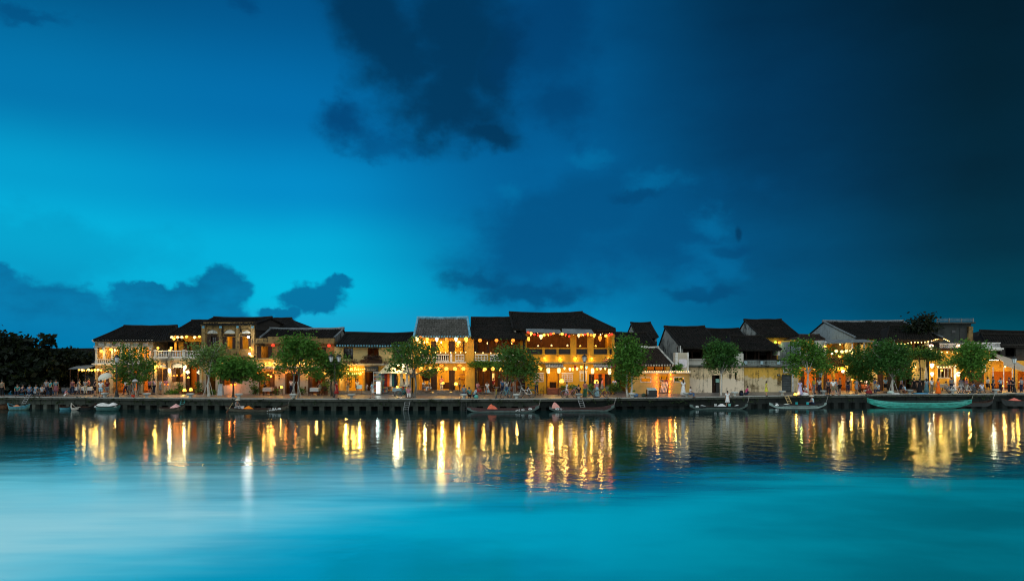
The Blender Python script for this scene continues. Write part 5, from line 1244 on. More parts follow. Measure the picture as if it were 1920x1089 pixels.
G_ = [(990, 623, 'red'), (996, 625, 'yellow', 5), (1002, 627, 'red'), (1009, 628, 'red', 3.6), (1014.5, 631, 'cream', 6, 'drop'), (1020, 628, 'yellow', 5), (1027, 627, 'orange', 3.6), (1032.5, 626, 'red', 4.4), (1038, 625, 'orange', 4), (1054, 626, 'yellow', 5), (1061, 627, 'red', 3.6), (1067.5, 630, 'red', 3.8),
      (1085, 629, 'cream', 4.6, 'drop'), (1090, 627.5, 'orange', 4.6), (1096, 627, 'red', 4), (1102, 626.5, 'orange', 4, 'drop'), (1108.5, 628, 'orange', 4), (1114, 629, 'yellow', 4.8, 'drop'), (1125, 634, 'orange', 6.6, 'drop'), (1136, 629.5, 'yellow', 4.8), (1141.5, 628, 'red', 4.4), (1147, 626.7, 'red', 4.6)]
row(G_, fr(1068, 6.0), 'round', 'in the gallery garland', 'lantern garland of the yellow restaurant', 4.4, 3.5)
row([(991, 635, 'yellow', 5, 'tall'), (1009, 648, 'cream', 3.4), (1034, 647, 'cream', 3.4), (1064, 647, 'cream', 3.4), (1088, 648, 'yellow', 3.4), (1117, 648, 'yellow', 3.6), (1152, 651, 'cream', 4)], fr(1068, 8.6), 'bell', 'inside the restaurant gallery', 'table lamps in the gallery', 3.6, 14)
row([(1021, 671, 'yellow'), (1050, 671, 'yellow'), (1080, 671, 'yellow'), (1110, 671, 'yellow'), (1140, 671, 'yellow')], fr(1080, 7.2), 'round', 'on the yellow band below the gallery', 'wall lamps below the gallery', 2.8, 26)
row([(1028, 694, 'cream'), (1048, 694, 'cream'), (1111, 695, 'cream'), (1143, 696, 'cream')], fr(1080, 6.4), 'tall', 'at the tiled door canopies', 'big lanterns at the canopied doors', 6.6, 34)
row([(1011, 688, 'yellow', 4), (1014.5, 691, 'yellow', 4), (1058.5, 690.5, 'cream', 3.6), (1068.5, 692, 'pink', 4), (1074, 692, 'yellow', 4), (1078.5, 687.5, 'maroon', 4), (1082, 691, 'cream', 4.2), (1090, 688, 'yellow', 4.4), (1100, 688.5, 'teal', 4), (1120, 690, 'yellow', 4.4), (1126, 690, 'pink', 4.2), (1135, 690, 'cream', 3.6)], fr(1070, 6.5), 'drop', 'in the string over the restaurant street door', 'small lanterns strung over the street', 4, 5)
row([(1232, 700.5, 'orange'), (1232, 707.5, 'orange'), (1232, 715, 'orange'), (1232, 723, 'orange'), (1232, 731, 'orange')], fr(1232, 6.15), 'round', 'counting down the left side of the bar doorway', 'bulbs left of the bar doorway', 2.6, 9)
row([(1256, 700, 'orange'), (1256.6, 708, 'orange'), (1256.6, 716, 'orange'), (1256.6, 723.5, 'orange'), (1256.6, 732, 'orange')], fr(1256, 6.15), 'round', 'counting down the right side of the bar doorway', 'bulbs right of the bar doorway', 2.6, 9)
row([(1454, 641.5, 'green', 4.6), (1461.5, 642, 'orange', 5), (1470, 641.5, 'cream', 5), (1479, 642.5, 'green', 5), (1485.5, 642.5, 'orange', 4.6)], 83.2, 'round', 'under the steep black roof behind the ochre wall', 'coloured lanterns under the steep black roof', 5, 10)
row([(1500, 690, 'green', 5.4), (1512, 690, 'orange', 5.2), (1527, 691, 'yellow', 4.6), (1555, 691.5, 'orange', 4.6), (1565, 692, 'yellow', 4.8), (1579, 690, 'green', 4), (1581, 696, 'white', 5.6), (1588, 687, 'yellow', 5), (1598, 711, 'yellow', 3.4), (1612, 697, 'yellow', 4), (1640, 690, 'yellow', 4), (1660, 692, 'yellow', 4.6)], lambda p: D(p) + 6.8, 'round', 'along the gabled restaurant street front', 'lanterns of the gabled restaurant', 5, 22)
row([(1615, 713, 'cream', 4.2), (1624, 716, 'pink', 5)], fr(1620, 5.0), 'round', 'of the low pair over the pavement tables', 'low pair of pavement lanterns', 5, 20)
row([(1519, 657, 'cream', 3.4), (1547, 649, 'yellow', 4), (1560, 663, 'white', 3.4), (1568, 658, 'cream'), (1574.5, 668, 'yellow'), (1578.5, 659, 'cream'), (1587, 658, 'cream'), (1595, 657, 'cream'), (1600.5, 669, 'yellow', 4)], fr(1570, 7.6), 'round', 'on the leafy terrace', 'lanterns on the leafy terrace', 5, 16)
row([(1746, 649.5, 'pink', 6.4), (1797, 649, 'pink', 6)], fr(1770, 7.0), 'drop', 'of the big pair above the creeper', 'big pink lanterns above the creeper', 6, 16)
row([(1747.5, 685, 'white', 6), (1747.5, 701, 'white', 5.6), (1797, 701, 'white', 6)], fr(1770, 7.2), 'drop', 'at eye height by the lit window', 'big white lanterns by the lit window', 6, 42)
row([(1766, 694, 'yellow', 3), (1803, 690, 'yellow', 4), (1812, 709, 'orange', 3), (1830, 689, 'cream', 4)], fr(1800, 7.0), 'round', 'in the cafe below the white balcony', 'small lanterns of the cafe below the balcony', 4, 24)
row([(1885, 686.5, 'cream'), (1896.5, 687, 'cream'), (1906, 690, 'yellow')], fr(1890, 6.6), 'round', 'under the beige awning', 'lamps under the beige awning', 3, 50)
row([(1880, 723, 'yellow', 3), (1889, 715, 'yellow', 3), (1912, 715, 'yellow', 3)], fr(1888, 4.5), 'bell', 'low on the far right stall', 'low lamps of the right stall', 3, 26)
row([(1709, 687, 'yellow'), (1716, 688, 'cream')], fr(1712, 6.2), 'round', 'of the pair before the yellow sign wall', 'pair of lanterns at the sign wall', 3.4, 45)
row([(738, 687, 'white'), (743, 684, 'white'), (748, 683, 'white'), (753, 684, 'white'), (758, 687, 'white')], fr(748, 6.0), 'disc', 'in the white cluster over the dress stall', 'white lamp cluster over the dress stall', 5.5, 60)
row([(646, 692, 'yellow'), (652, 690, 'yellow'), (659, 691, 'yellow'), (666, 690, 'yellow'), (672, 692, 'yellow'), (677, 700, 'yellow')], fr(660, 6.5), 'drop', 'in the yellow shop front', 'lanterns of the yellow shop front', 3.2, 22)

def floor_lamp(px, py, label, dy=None, r=3.6, e=18):
    y = dy or yfoot(py); x, z = X(px, y), Z(py, y) if dy else QZ
    rt = root('floor_lantern', (x, y, z), label, 'lamp', 'small lanterns set on the steps and pavement'); s = r * y / FPX
    MB().box(x - s, x + s, y - s, y + s, z, z + .03).build('base', M_DARKWOOD, rt)
    MB().lathe([(s * .9, .03), (s, s * .8), (s * .55, s * 1.7)], 6, (x, y, z)).build('paper_shade', LMAT['yellow'], rt)
    MB().lathe([(s * .6, s * 1.7), (s * .3, s * 2.0)], 6, (x, y, z)).build('cap', M_DARKWOOD, rt)
    lamp_light(rt, (0, -s - .12, s), e * LAMP, YELL, .06)
floor_lamp(812, 739.5, 'paper lantern on the steps, left one before the grey roofed house')
floor_lamp(846, 739.5, 'paper lantern on the steps, right one before the grey roofed house')
floor_lamp(346, 734, 'bright lantern on the terrace house steps, left of two', D(346) + 6.2)
floor_lamp(358, 733, 'bright lantern on the terrace house steps, right of two', D(358) + 6.4)
floor_lamp(528, 728, 'star bright table lantern between the restaurant doors', D(528) + 5.6, 3)
floor_lamp(855, 723, 'glowing star lantern on a table inside the grey roofed house', D(855) + 6.9, 4, 40)
floor_lamp(831, 720, 'small lantern on the counter of the grey roofed house', D(831) + 8.4, 2.6, 14)
floor_lamp(1053, 718, 'bell lantern on the table left of the lamp post', D(1053) + 5.4, 4.5, 20)
floor_lamp(1118, 719, 'bell lantern on the table right of the lamp post', D(1118) + 5.4, 4.5, 20)
floor_lamp(1491, 741.5, 'orange glowing fire tray on the quay, left of the lavender dress', None, 3.2, 20)
floor_lamp(745, 727, 'white lamp on the dress stall table', D(745) + 5.6, 2.5, 24)

def string_lights(pts, y, n, label, sag=0.12, r=1.3, e=5.0, every=2, mat=None, col=YELL):
    a, b = pts; xa, za, xb, zb = X(a[0], y), Z(a[1], y), X(b[0], y), Z(b[1], y)
    rt = root('string_lights', (xa, y, za), label, 'string lights')
    P = [(xa + (xb - xa) * t, y, za + (zb - za) * t - sag * 4 * t * (1 - t)) for t in [i / (n * 2) for i in range(n * 2 + 1)]]
    MB().tube(P, .012, 4).build('wire', M_BLACK, rt)
    s = r * .75 * y / FPX; me = MB().lathe([(.1 * s, s), (.8 * s, .5 * s), (s, -.2 * s), (.5 * s, -s), (.1 * s, -1.15 * s)], 8).mesh('bulb', mat or M_BULB, True)
    for i in range(n):
        p = P[2 * i + 1]; put('bulb', me, rt, (p[0] - xa, 0, p[2] - za - s))
        if i % every == 0: lamp_light(rt, (p[0] - xa, -.22, p[2] - za - s - .1), e * LAMP, col, .05)
string_lights(((784, 658.5), (878, 659)), fr(828, 6.4), 10, 'string of bulbs along the balcony of the grey roofed house', .05, 1.4, 7)
string_lights(((884, 659), (985, 661)), fr(930, 6.6), 7, 'sparse bulbs along the dark bar balcony', .05, 1.3, 7, 3)
string_lights(((1182, 695.5), (1293, 695.5)), fr(1240, 5.7), 26, 'dense row of tiny bulbs on the bar roof beam', .0, .8, 5, 3)
string_lights(((1680, 643), (1712, 640)), fr(1695, 6.0), 5, 'bulb string under the dark eave, left span', .1, 1.4, 16, 1)
string_lights(((1712, 640), (1750, 637)), fr(1730, 6.0), 6, 'bulb string under the dark eave, right span', .12, 1.4, 14, 1)
string_lights(((1749, 637), (1765, 632)), fr(1770, 8.6), 5, 'rising bulb string at the concrete building', .0, 1.3, 6)
string_lights(((1765, 632), (1785, 641)), fr(1770, 8.62), 6, 'falling bulb string at the concrete building', .0, 1.3, 6)
string_lights(((1742, 658.5), (1800, 658.5)), fr(1770, 6.8), 6, 'level string of star bright bulbs above the creeper', .0, 1.8, 22, 1)
string_lights(((632, 690), (686, 690)), fr(660, 6.3), 14, 'fairy light curtain top over the yellow shop front', .12, 1.0, 9)
string_lights(((636, 696), (682, 696)), fr(660, 6.2), 12, 'lower fairy light string in the yellow shop front', .2, 1.0, 9)
string_lights(((988, 621.5), (1150, 623)), fr(1068, 6.02), 12, 'wire with tiny bulbs above the lantern garland', .25, .6, 3, 4)
string_lights(((1560, 684), (1610, 700)), fr(1585, 6.5), 10, 'slanting bulbs over the gabled restaurant creeper', .1, 1.2, 9)
string_lights(((1610, 676), (1660, 690)), fr(1640, 6.5), 9, 'bulbs behind the biggest dark green tree', .1, 1.2, 9)
string_lights(((1756, 687), (1800, 683)), fr(1775, 7.0), 8, 'golden bulbs over the lit window', .1, 1.2, 10)
# one very bright bare floodlight on the tall house, one fluorescent tube under the awning
def floodlight():
    y = D(466) + 6.9; x, z = X(466, y), Z(632, y)
    rt = root('floodlight', (x, y, z), 'dazzling white floodlight on the tall ochre house', 'lamp')
    MB().box(x - .04, x + .04, y, y + .45, z - .04, z + .04).build('bracket', M_BLACK, rt); MB().lathe([(.04, -.09), (.10, -.04), (.10, .05), (.04, .09)], 10, (x, y - .06, z)).build('bulb', M_WBULB, rt)
    lamp_light(rt, (0, -.3, 0), 55 * LAMP, (1, .96, .88), .07)
    y = D(1863) + 6.2; x, z = X(1863.5, y), Z(675, y)
    rt = root('tube_lamp', (x, y, z), 'fluorescent tube under the beige awning', 'lamp')
    MB().tube([(x - .5, y, z), (x + .5, y, z)], .03, 8).build('tube', glow('tube_white', (1, .85, .5), 12), rt); MB().box(x - .55, x + .55, y, y + .06, z + .035, z + .08).build('housing', M_WHITE, rt)
    lamp_light(rt, (0, -.1, -.15), 40 * LAMP, (1, .85, .5), .1)
floodlight()
# ------------------------------------------------------------------ street furniture
def street_lamp(px, y, top, label, heads=1):
    x, zt = X(px, y), Z(top, y); rt = root('street_lamp', (x, y, QZ), label, 'street lamp')
    MB().lathe([(.22, 0), (.22, .12), (.16, .2), (.17, .45), (.09, .6), (.08, .75)], 8, (x, y, QZ)).build('base', M_BLACK, rt)
    MB().tube([(x, y, QZ + .7), (x, y, QZ + 2), (x, y, zt - .75)], [.06, .05, .035], 8).build('post', M_BLACK, rt)
    xs = [x] if heads == 1 else [x - .38, x + .38]
    if heads == 2: MB().tube([(x - .38, y, zt - .70), (x - .2, y, zt - .82), (x, y, zt - .72), (x + .2, y, zt - .82), (x + .38, y, zt - .70)], .03, 6).build('arm', M_BLACK, rt)
    for u in xs:
        h = MB().lathe([(.10, -.62), (.13, -.56), (.05, -.66)], 6, (u, y, zt)).lathe([(.29, -.10), (.20, .02), (.06, .14), (.02, .2)], 6, (u, y, zt))
        for k in range(6):
            t = 2 * PI * k / 6; h.tube([(u + .125 * math.cos(t), y + .125 * math.sin(t), zt - .57), (u + .25 * math.cos(t), y + .25 * math.sin(t), zt - .10)], .012, 4)
        hd = h.build('lamp_head', M_BLACK, rt)
        MB().lathe([(.115, -.57), (.235, -.105)], 6, (u, y, zt)).build('glass', simple('frosted_glass', (.55, .60, .60), .3, .1), hd)
street_lamp(219, yfoot(744), 668, 'black street lamp post left of the forked tree')
street_lamp(628, D(628) + 2.4, 667, 'street lamp with two frosted lantern heads', 2)
street_lamp(1096, D(1096) + 2.0, 667, 'single headed street lamp before the big yellow restaurant')
street_lamp(1902, D(1902) + 1.2, 671, 'street lamp near the right picture edge')
street_lamp(1539, D(1539) + 3.2, 697, 'low green-black lamp post by the lavender dress')

BOL = MB().lathe([(.15, 0), (.13, .06), (.12, .18), (.17, .24)], 14).mesh('bollard', M_CONC, True)
BOLC = MB().lathe([(.17, .236), (.30, .26), (.32, .34), (.29, .39), (.12, .41)], 14).mesh('cap', M_CONC, True)
BL = [(192, 'beside the man in the white shirt'), (271, 'right of the tripod'), (353, 'in front of the terrace house steps'), (445, 'behind the rower in the conical hat'), (547, 'under the splayed tree'),
      (657, 'right of the woman in red'), (869, 'with the grey-blue shirted man on it'), (969, 'below the white bicycle'), (1086, 'with the man in black on it'), (1187, 'under the round bright green tree'),
      (1290, 'beside the sitting boy'), (1380, 'left of the pink shirted man'), (1470, 'at the top of the bamboo ladder'), (1548, 'left of the pair of strollers'), (1630, 'by the woman in dark red'),
      (1710, 'in front of the black dresses'), (1791, 'below the two parked bicycles'), (1872, 'on the quay at the far right')]
for px, w in BL:
    p = qpt(px); o = put('bollard', BOL, None, (p.x, p.y + .42, QZ + .012), rnd.uniform(0, 6), 1.15); tag(o, 'white concrete mooring bollard ' + w, 'bollard', 'bollards along the quay edge'); put('cap', BOLC, o)

def ladder(px0, py0, px1, py1, dy, label, mat, w=.42, n=6):
    y = D(px0) - .05; y1 = y - dy; a = Vector((X(px0, y), y, Z(py0, y))); c = Vector((X(px1, y1), y1, Z(py1, y1)))
    rt = root('ladder', tuple(c), label, 'ladder', 'ladders on the quay wall')
    for s in (-1, 1): MB().tube([a + Vector((s * w / 2, 0, 0)), c + Vector((s * w / 2, 0, 0))], .03, 6).build('rail', mat, rt)
    for i in range(n):
        p = a.lerp(c, (i + .6) / n); MB().tube([p - Vector((w / 2, 0, 0)), p + Vector((w / 2, 0, 0))], .022, 5).build('rung', mat, rt)
M_TEALP = simple('teal_paint', (.03, .22, .21), .5, .3)
M_BAMB = simple('bamboo', (.40, .30, .14), .6, .3)
ladder(55, 738, 44, 757, .9, 'pale ladder leaning into the small teal boat', M_STEEL, .34, 5)
ladder(344, 748, 340, 762, .4, 'teal ladder above the pink covered boat', M_TEALP, .36, 4)
ladder(765, 748, 760, 773, .12, 'grey steel ladder under the cyclist in pink', M_STEEL, .46, 6)
ladder(870, 748, 870, 772, .1, 'dark ladder under the man in the grey-blue shirt', M_BLACK, .46, 6)
ladder(1087, 746, 1093, 764, .5, 'ladder under the seated man in black', M_STEEL, .42, 5)
ladder(1474, 741, 1481, 756, .7, 'bamboo ladder down to the boat right of the ochre wall', M_BAMB, .36, 5)

# ------------------------------------------------------------------ boats
def boat(px0, px1, dy, label, hull, stripe=None, h=.42, beam=1.1, up=(.35, .45), text=None, eye=0, tpos=.7, inner=None, water=.14, thwarts=3, tsize=.34, group='boats moored along the quay'):
    """slim sampan between two pixel columns, dy metres in front of the quay edge"""
    pm = (px0 + px1) / 2; y = D(pm) - dy; x0, x1 = X(px0, y), X(px1, y); L = x1 - x0; xm = (x0 + x1) / 2
    rt = root('rowing_boat', (xm, y, 0), label, 'boat', group); n = 18
    def sec(t):
        e = abs(2 * t - 1); w = beam / 2 * max(.02, (1 - e ** 2.6)); u = up[0] if t < .5 else up[1]
        sheer = h * .82 + u * e ** 3.6; keel = -water + (h * .75 + u * .55) * max(0, (e - .62) / .38) ** 1.6
        return w, sheer, keel
    outer = MB(); inn = MB(); st = MB(); prof = []
    for i in range(n + 1):
        t = i / n; w, s, k = sec(t); x = x0 + L * t
        prof.append([(x, y + sg * w * q, k + (s - k) * r) for sg, q, r in ((-1, 1, 1), (-1, .97, .62), (-1, .80, .25), (-1, .35, 0), (1, .35, 0), (1, .80, .25), (1, .97, .62), (1, 1, 1))])
    vs = [p for r in prof for p in r]; fs = []
    for i in range(n):
        for q in range(7): fs.append((i * 8 + q, (i + 1) * 8 + q, (i + 1) * 8 + q + 1, i * 8 + q + 1))
    outer.add(vs, fs); outer.build('hull', hull, rt, True)
    vi = [(p[0], y + (p[1] - y) * .90, p[2] + (.02 if j in (0, 7) else .05)) for r in prof for j, p in enumerate(r)]
    inn.add(vi, [tuple(reversed(f)) for f in fs]); inn.build('lining', inner or M_DARKWOOD, rt, True)
    for sg in (0, 7):
        MB().tube([r[sg] for r in prof], .04, 6).build('gunwale', stripe or M_DARKWOOD, rt)
    if stripe:
        q = []
        for i in range(1, n): q.append((prof[i][0], Vector(prof[i][1]).lerp(Vector(prof[i][2]), .35)))
        m2 = MB()
        for (a, b), (c, d) in zip(q, q[1:]):
            a = Vector(a); b = Vector(b); c = Vector(c); d = Vector(d); o = Vector((0, -.014, 0))
            m2.quad(b + o, d + o, c + o, a + o)
        m2.build('stripe', stripe, rt)
    for q, f in ((1, .5), (2, .5)):      # strakes along the side
        MB().tube([Vector(prof[i][q]).lerp(Vector(prof[i][q + 1]), f) + Vector((0, -.004, 0)) for i in range(1, n)], .016, 4).build('strake', hull, rt)
    if L > 3:
        e0 = Vector(prof[n][7]); qp = qpt((e0.x / e0.y) * FPX + CX)
        MB().tube([e0 - Vector((.1, 0, .05)), Vector(((e0.x + qp.x) / 2, (e0.y + qp.y) / 2, .55)), Vector((qp.x + .1, qp.y - .13, QZ))], .012, 4).build('mooring_rope', M_OLDWHITE, rt)
    for i in range(thwarts):
        t = .28 + .44 * i / max(1, thwarts - 1); w, s, k = sec(t); MB().box(x0 + L * t - .1, x0 + L * t + .1, y - w * .88, y + w * .88, s - .10, s - .065).build('thwart', M_BROWN, rt)
    def onside(t, f): w, s, k = sec(t); return x0 + L * t, y - w - .02, k + (s - k) * f
    if text:
        w, s, k = sec(tpos); x, yy, z = onside(tpos, .84); o = put('lettering', text_mesh(text, tsize, simple('boat_white', (.70, .74, .74), .5, .1)), rt, (x - xm, yy - y - .012, z)); o.rotation_euler = (PI / 2, -math.atan2(sec(tpos + .05)[1] - s, L * .05), 0)
    if eye:
        for t in ([.12] if eye < 0 else [.87] if eye == 1 else [.12, .87]):
            x, yy, z = onside(t, .78); yy -= .03
            e = MB().lathe([(.01, -.006), (.2, -.006), (.2, .006), (.01, .006)], 14).mesh('painted_eye', simple('boat_white', (.7, .74, .74)))
            o = put('painted_eye', e, rt, (x - xm, yy - y, z)); o.rotation_euler = (PI / 2, 0, R(-8 if t > .5 else 8)); o.scale = (1.05, .42, 1)
            pu = MB().lathe([(.01, .002), (.07, .002), (.07, .012), (.01, .012)], 10).mesh('pupil', M_BLACK); put('pupil', pu, o)
    return rt, y, sec, x0, L
H_GREY = simple('boat_grey_wood', (.085, .082, .062), .7, .5, 3, stretch=(.6, 4, 4)); H_TEAL = simple('boat_teal', (.013, .155, .125), .6, .6, 2.2, bump=.4, stretch=(.7, 3, 3)); H_PALE = simple('boat_pale_green', (.10, .15, .14), .5, .35, 2)
H_DARK = simple('boat_dark', (.018, .022, .022), .6, .4); H_MAROON = simple('boat_maroon', (.045, .016, .016), .5, .4); H_WOOD = simple('boat_wood', (.10, .055, .03), .6, .5); H_BLUE = simple('boat_blue', (.04, .20, .26), .5, .3)
b1 = boat(15, 56, 1.5, 'small teal boat with blue gunwale at the foot of the pale ladder', simple('boat_old_teal', (.10, .20, .17), .6, .4), H_BLUE, .38, 1.2, (.3, .2))
b0 = boat(-30, 20, 1.0, 'dark wooden boat cut off by the left picture edge', H_WOOD, None, .45, 1.2, (.2, .3))
b2 = boat(112, 138, .9, 'small blue-green boat in the shade below the quay', H_BLUE, None, .3, 1.0, (.2, .25)); b2b = boat(134, 150, 1.3, 'tiny boat with pale upturned bow', H_DARK, M_OLDWHITE, .25, .8, (.45, .1), thwarts=1)
b2c = boat(146, 176, .8, 'black skiff partly hidden behind its neighbours', H_DARK, None, .3, 1.0, (.2, .2))
b3 = boat(178, 226, 1.4, 'dark teal boat heaped with white tarpaulin', simple('boat_dark_teal', (.02, .085, .08), .5, .3), None, .5, 1.4, (.25, .2))
b4 = boat(298, 346, 1.2, 'grey boat with a pink cover and long low bow', H_GREY, None, .34, 1.1, (.05, .35))
b5 = boat(423, 541, 1.3, 'long grey rowing boat with rower in conical hat', H_GREY, None, .32, 1.15, (.28, .42), '0TLBA', 1, .76)
b6 = boat(876, 1011, 1.2, 'long dark boat with number, eye and orange bundle, left of the pair in the centre', H_PALE, H_MAROON, .34, 1.15, (.18, .42), '042 40', 1, .73, tsize=.30)
b7 = boat(1030, 1152, 1.2, 'maroon and pale boat with pink and white cover, right of the pair in the centre', H_PALE, H_MAROON, .36, 1.15, (.15, .40), '0 04', -1, .17, tsize=.30)
b8 = boat(1293, 1402, 1.2, 'pale grey boat carrying a standing figure in white', H_PALE, H_DARK, .34, 1.1, (.24, .34), None, -1)
b9 = boat(1442, 1550, 1.2, 'grey boat with the boatman in a pale conical hat', H_PALE, H_DARK, .32, 1.1, (.24, .30), None, -1)
b10 = boat(1626, 1822, 1.6, 'big turquoise boat, longest of all, below the crowd on the right', H_TEAL, simple('turquoise_rail', (.02, .20, .17), .5, .35), .46, 1.7, (.40, .26), None, 0, inner=H_DARK, water=.2, thwarts=5)
b11 = boat(1796, 1862, .9, 'dark empty boat right of the big turquoise one', H_DARK, None, .34, 1.1, (.3, .3)); b12 = boat(1878, 1935, .9, 'dark boat with red and white cover at the right edge', H_DARK, None, .5, 1.2, (.2, .2))
def bundle(bt, t, w, h, col, label, name='bundle', d=.5, peak=.5, z=.05):
    _, y, sec, x0, L = bt; s = sec(t)[1]; x = x0 + L * t; r = random.Random(int(t * 1000 + w * 77)); rt = None; mb = MB(); n = 10; m = 6; vs = []; fs = []
    for i in range(n + 1):
        for j in range(m + 1):
            u, v = i / n, j / m; e = max(0, min(1, u / peak if u < peak else (1 - u) / (1 - peak))) ** .6 * math.sin(PI * min(1, max(0, v))) ** .5
            vs.append((x + (u - .5) * w, y + (v - .5) * d * (1 if 0 < i < n else .7), s - z + h * e * r.uniform(.85, 1.1)))
    for i in range(n):
        for j in range(m): fs.append((i * (m + 1) + j, (i + 1) * (m + 1) + j, (i + 1) * (m + 1) + j + 1, i * (m + 1) + j + 1))
    mb.add(vs, fs); o = mb.build(name, fab(col), None, True); tag(o, label, 'bundle'); return o
bundle(b3, .35, 1.5, .42, (.55, .56, .55), 'white tarpaulin on the dark teal boat, left heap', 'tarpaulin', 1.0, .4); bundle(b3, .72, 1.0, .40, (.60, .60, .60), 'white tarpaulin on the dark teal boat, right heap', 'tarpaulin', .9)
bundle(b4, .66, 1.0, .42, (.62, .34, .33), 'pink cloth cover rounded over the grey boat', 'boat_cover', .8)
bundle(b5, .36, .9, .34, (.75, .20, .015), 'bright orange sack in the long grey rowing boat', 'sack', .6)
bundle(b6, .35, 1.0, .50, (.62, .14, .08), 'orange and pink bundle in the long dark boat', 'bundle', .7, .35)
bundle(b7, .10, .8, .55, (.62, .30, .26), 'pink and white folded cover at the bow of the maroon boat', 'boat_cover', .6, .3)
bundle(b1, .4, .7, .22, (.5, .2, .1), 'small orange heap in the teal boat', 'bundle', .5)
bundle(b8, .55, .9, .32, (.60, .60, .60), 'white cloth heap under the standing figure', 'bundle', .6); bundle(b8, .22, .8, .14, (.5, .53, .54), 'pale folded cloth at the left end of the pale grey boat', 'bundle', .5); bundle(b8, .82, .5, .14, (.5, .53, .54), 'pale folded cloth at the right end of the pale grey boat', 'bundle', .4)
bundle(b9, .30, .9, .14, (.55, .58, .58), 'row of pale tins in the boat by the bamboo ladder', 'bundle', .4); bundle(b9, .12, .7, .12, (.5, .53, .54), 'pale bow cloth on the boat by the bamboo ladder', 'bundle', .4)
bundle(b12, .42, 1.3, .34, (.60, .16, .12), 'red and white cover on the boat at the right edge', 'boat_cover', .7)
def bucket(bt, t, col, label):
    _, y, sec, x0, L = bt; x = x0 + L * t; s = sec(t)[1]; o = MB().lathe([(.10, -.08), (.14, .22), (.15, .24), (.11, .24)], 10, (x, y - .1, s)).build('bucket', fab(col)); tag(o, label, 'bucket')
bucket(b8, .44, (.5, .52, .52), 'white bucket left of the standing figure in white'); bucket(b8, .68, (.15, .45, .42), 'mint bucket right of the standing figure in white'); bucket(b9, .47, (.02, .30, .32), 'teal bucket, left one in the boatman\'s boat'); bucket(b9, .66, (.02, .36, .40), 'teal bucket near the boatman\'s knees'); bucket(b5, .28, (.6, .62, .62), 'white pail between the rower and the orange sack')
def oar(bt, t0, t1, label, zt=.9):
    _, y, sec, x0, L = bt; a = (x0 + L * t0, y - .35, sec(t0)[1] + zt); c = (x0 + L * t1, y - .75, -.1)
    rt = root('oar', c, label, 'oar'); MB().tube([a, c], [.022, .028], 6).build('shaft', M_BAMB, rt); d = (Vector(a) - Vector(c)).normalized()
    MB().tube([Vector(c) + d * .5, Vector(c) + d * .2, Vector(c)], [.03, .09, .07], 6).build('blade', M_BROWN, rt)
oar(b5, .14, .06, 'oar in the hands of the rower in the conical hat', .5)

# ------------------------------------------------------------------ people
def skin(v, e, r, lv=1):
    me = bpy.data.meshes.new('s'); me.from_pydata(v, e, []); o = bpy.data.objects.new('s', me); COL.objects.link(o)
    md = o.modifiers.new('s', 'SKIN'); md.use_smooth_shade = True
    for i, q in enumerate(me.skin_vertices[0].data): q.radius = (r[i], r[i]) if not isinstance(r[i], tuple) else r[i]; q.use_root = (i == 0)
    if lv: o.modifiers.new('d', 'SUBSURF').levels = lv
    dg = bpy.context.evaluated_depsgraph_get(); dg.update(); res = bpy.data.meshes.new_from_object(o.evaluated_get(dg)); bpy.data.objects.remove(o); bpy.data.meshes.remove(me); return res
def pose(kind):
    """joints of a 1.65 m figure facing -Y, feet on z = 0"""
    J = dict(pel=(0, 0, .90), sp=(0, .01, 1.10), ch=(0, .0, 1.28), nk=(0, 0, 1.42), hd=(0, -.02, 1.53), tp=(0, -.005, 1.61))
    for s, k in ((-1, 'l'), (1, 'r')):
        J.update({'sh' + k: (s * .165, 0, 1.35), 'el' + k: (s * .215, .03, 1.09), 'wr' + k: (s * .21, -.05, .86), 'ha' + k: (s * .205, -.075, .78), 'hp' + k: (s * .085, 0, .86), 'kn' + k: (s * .095, -.02, .48), 'an' + k: (s * .095, .02, .09), 'to' + k: (s * .11, -.14, .035)})
    if kind == 'walk':
        J.update(knl=(-.09, -.16, .50), anl=(-.09, -.20, .10), tol=(-.09, -.36, .05), knr=(.09, .02, .48), anr=(.09, .26, .14), tor=(.09, .14, .03), ell=(-.21, .16, 1.10), wrl=(-.20, .14, .86), hal=(-.2, .12, .79), elr=(.21, -.06, 1.10), wrr=(.19, -.24, .92), har=(.18, -.3, .87))
    if kind in ('hold', 'photo'):
        J.update(elr=(.22, -.08, 1.10), wrr=(.12, -.28, 1.18), har=(.08, -.33, 1.24), ell=(-.22, -.08, 1.10), wrl=(-.12, -.28, 1.16), hal=(-.08, -.33, 1.22))
    dz = 0
    if kind in ('sit', 'bike'): dz = -.45
    if kind == 'crouch': dz = -.62
    if kind == 'row': dz = -.62
    if dz:
        lean = {'sit': -.05, 'bike': -.12, 'crouch': -.20, 'row': -.14}[kind]
        for k in list(J):
            x, y, z = J[k]
            if k[:2] not in ('kn', 'an', 'to'): J[k] = (x, y + lean * max(0, z - .9) / .6, z + dz)
        for s, k in ((-1, 'l'), (1, 'r')):
            kn = {'sit': (s * .12, -.40, .50), 'bike': (s * .11, -.34, .56), 'crouch': (s * .14, -.34, .52), 'row': (s * .13, -.36, .42)}[kind]; an = {'sit': (s * .11, -.40, .09), 'bike': (s * .1, -.24, .16), 'crouch': (s * .11, -.06, .09), 'row': (s * .1, -.55, .09)}[kind]
            J['kn' + k] = kn; J['an' + k] = an; J['to' + k] = (an[0], an[1] - .16, an[2] - .05)
            e = J['sh' + k]; J['el' + k] = (s * .22, e[1] - .08, e[2] - .25); J['wr' + k] = (s * .15, e[1] - .30, e[2] - .34); J['ha' + k] = (s * .13, e[1] - .37, e[2] - .36)
    return J
POSE = {}
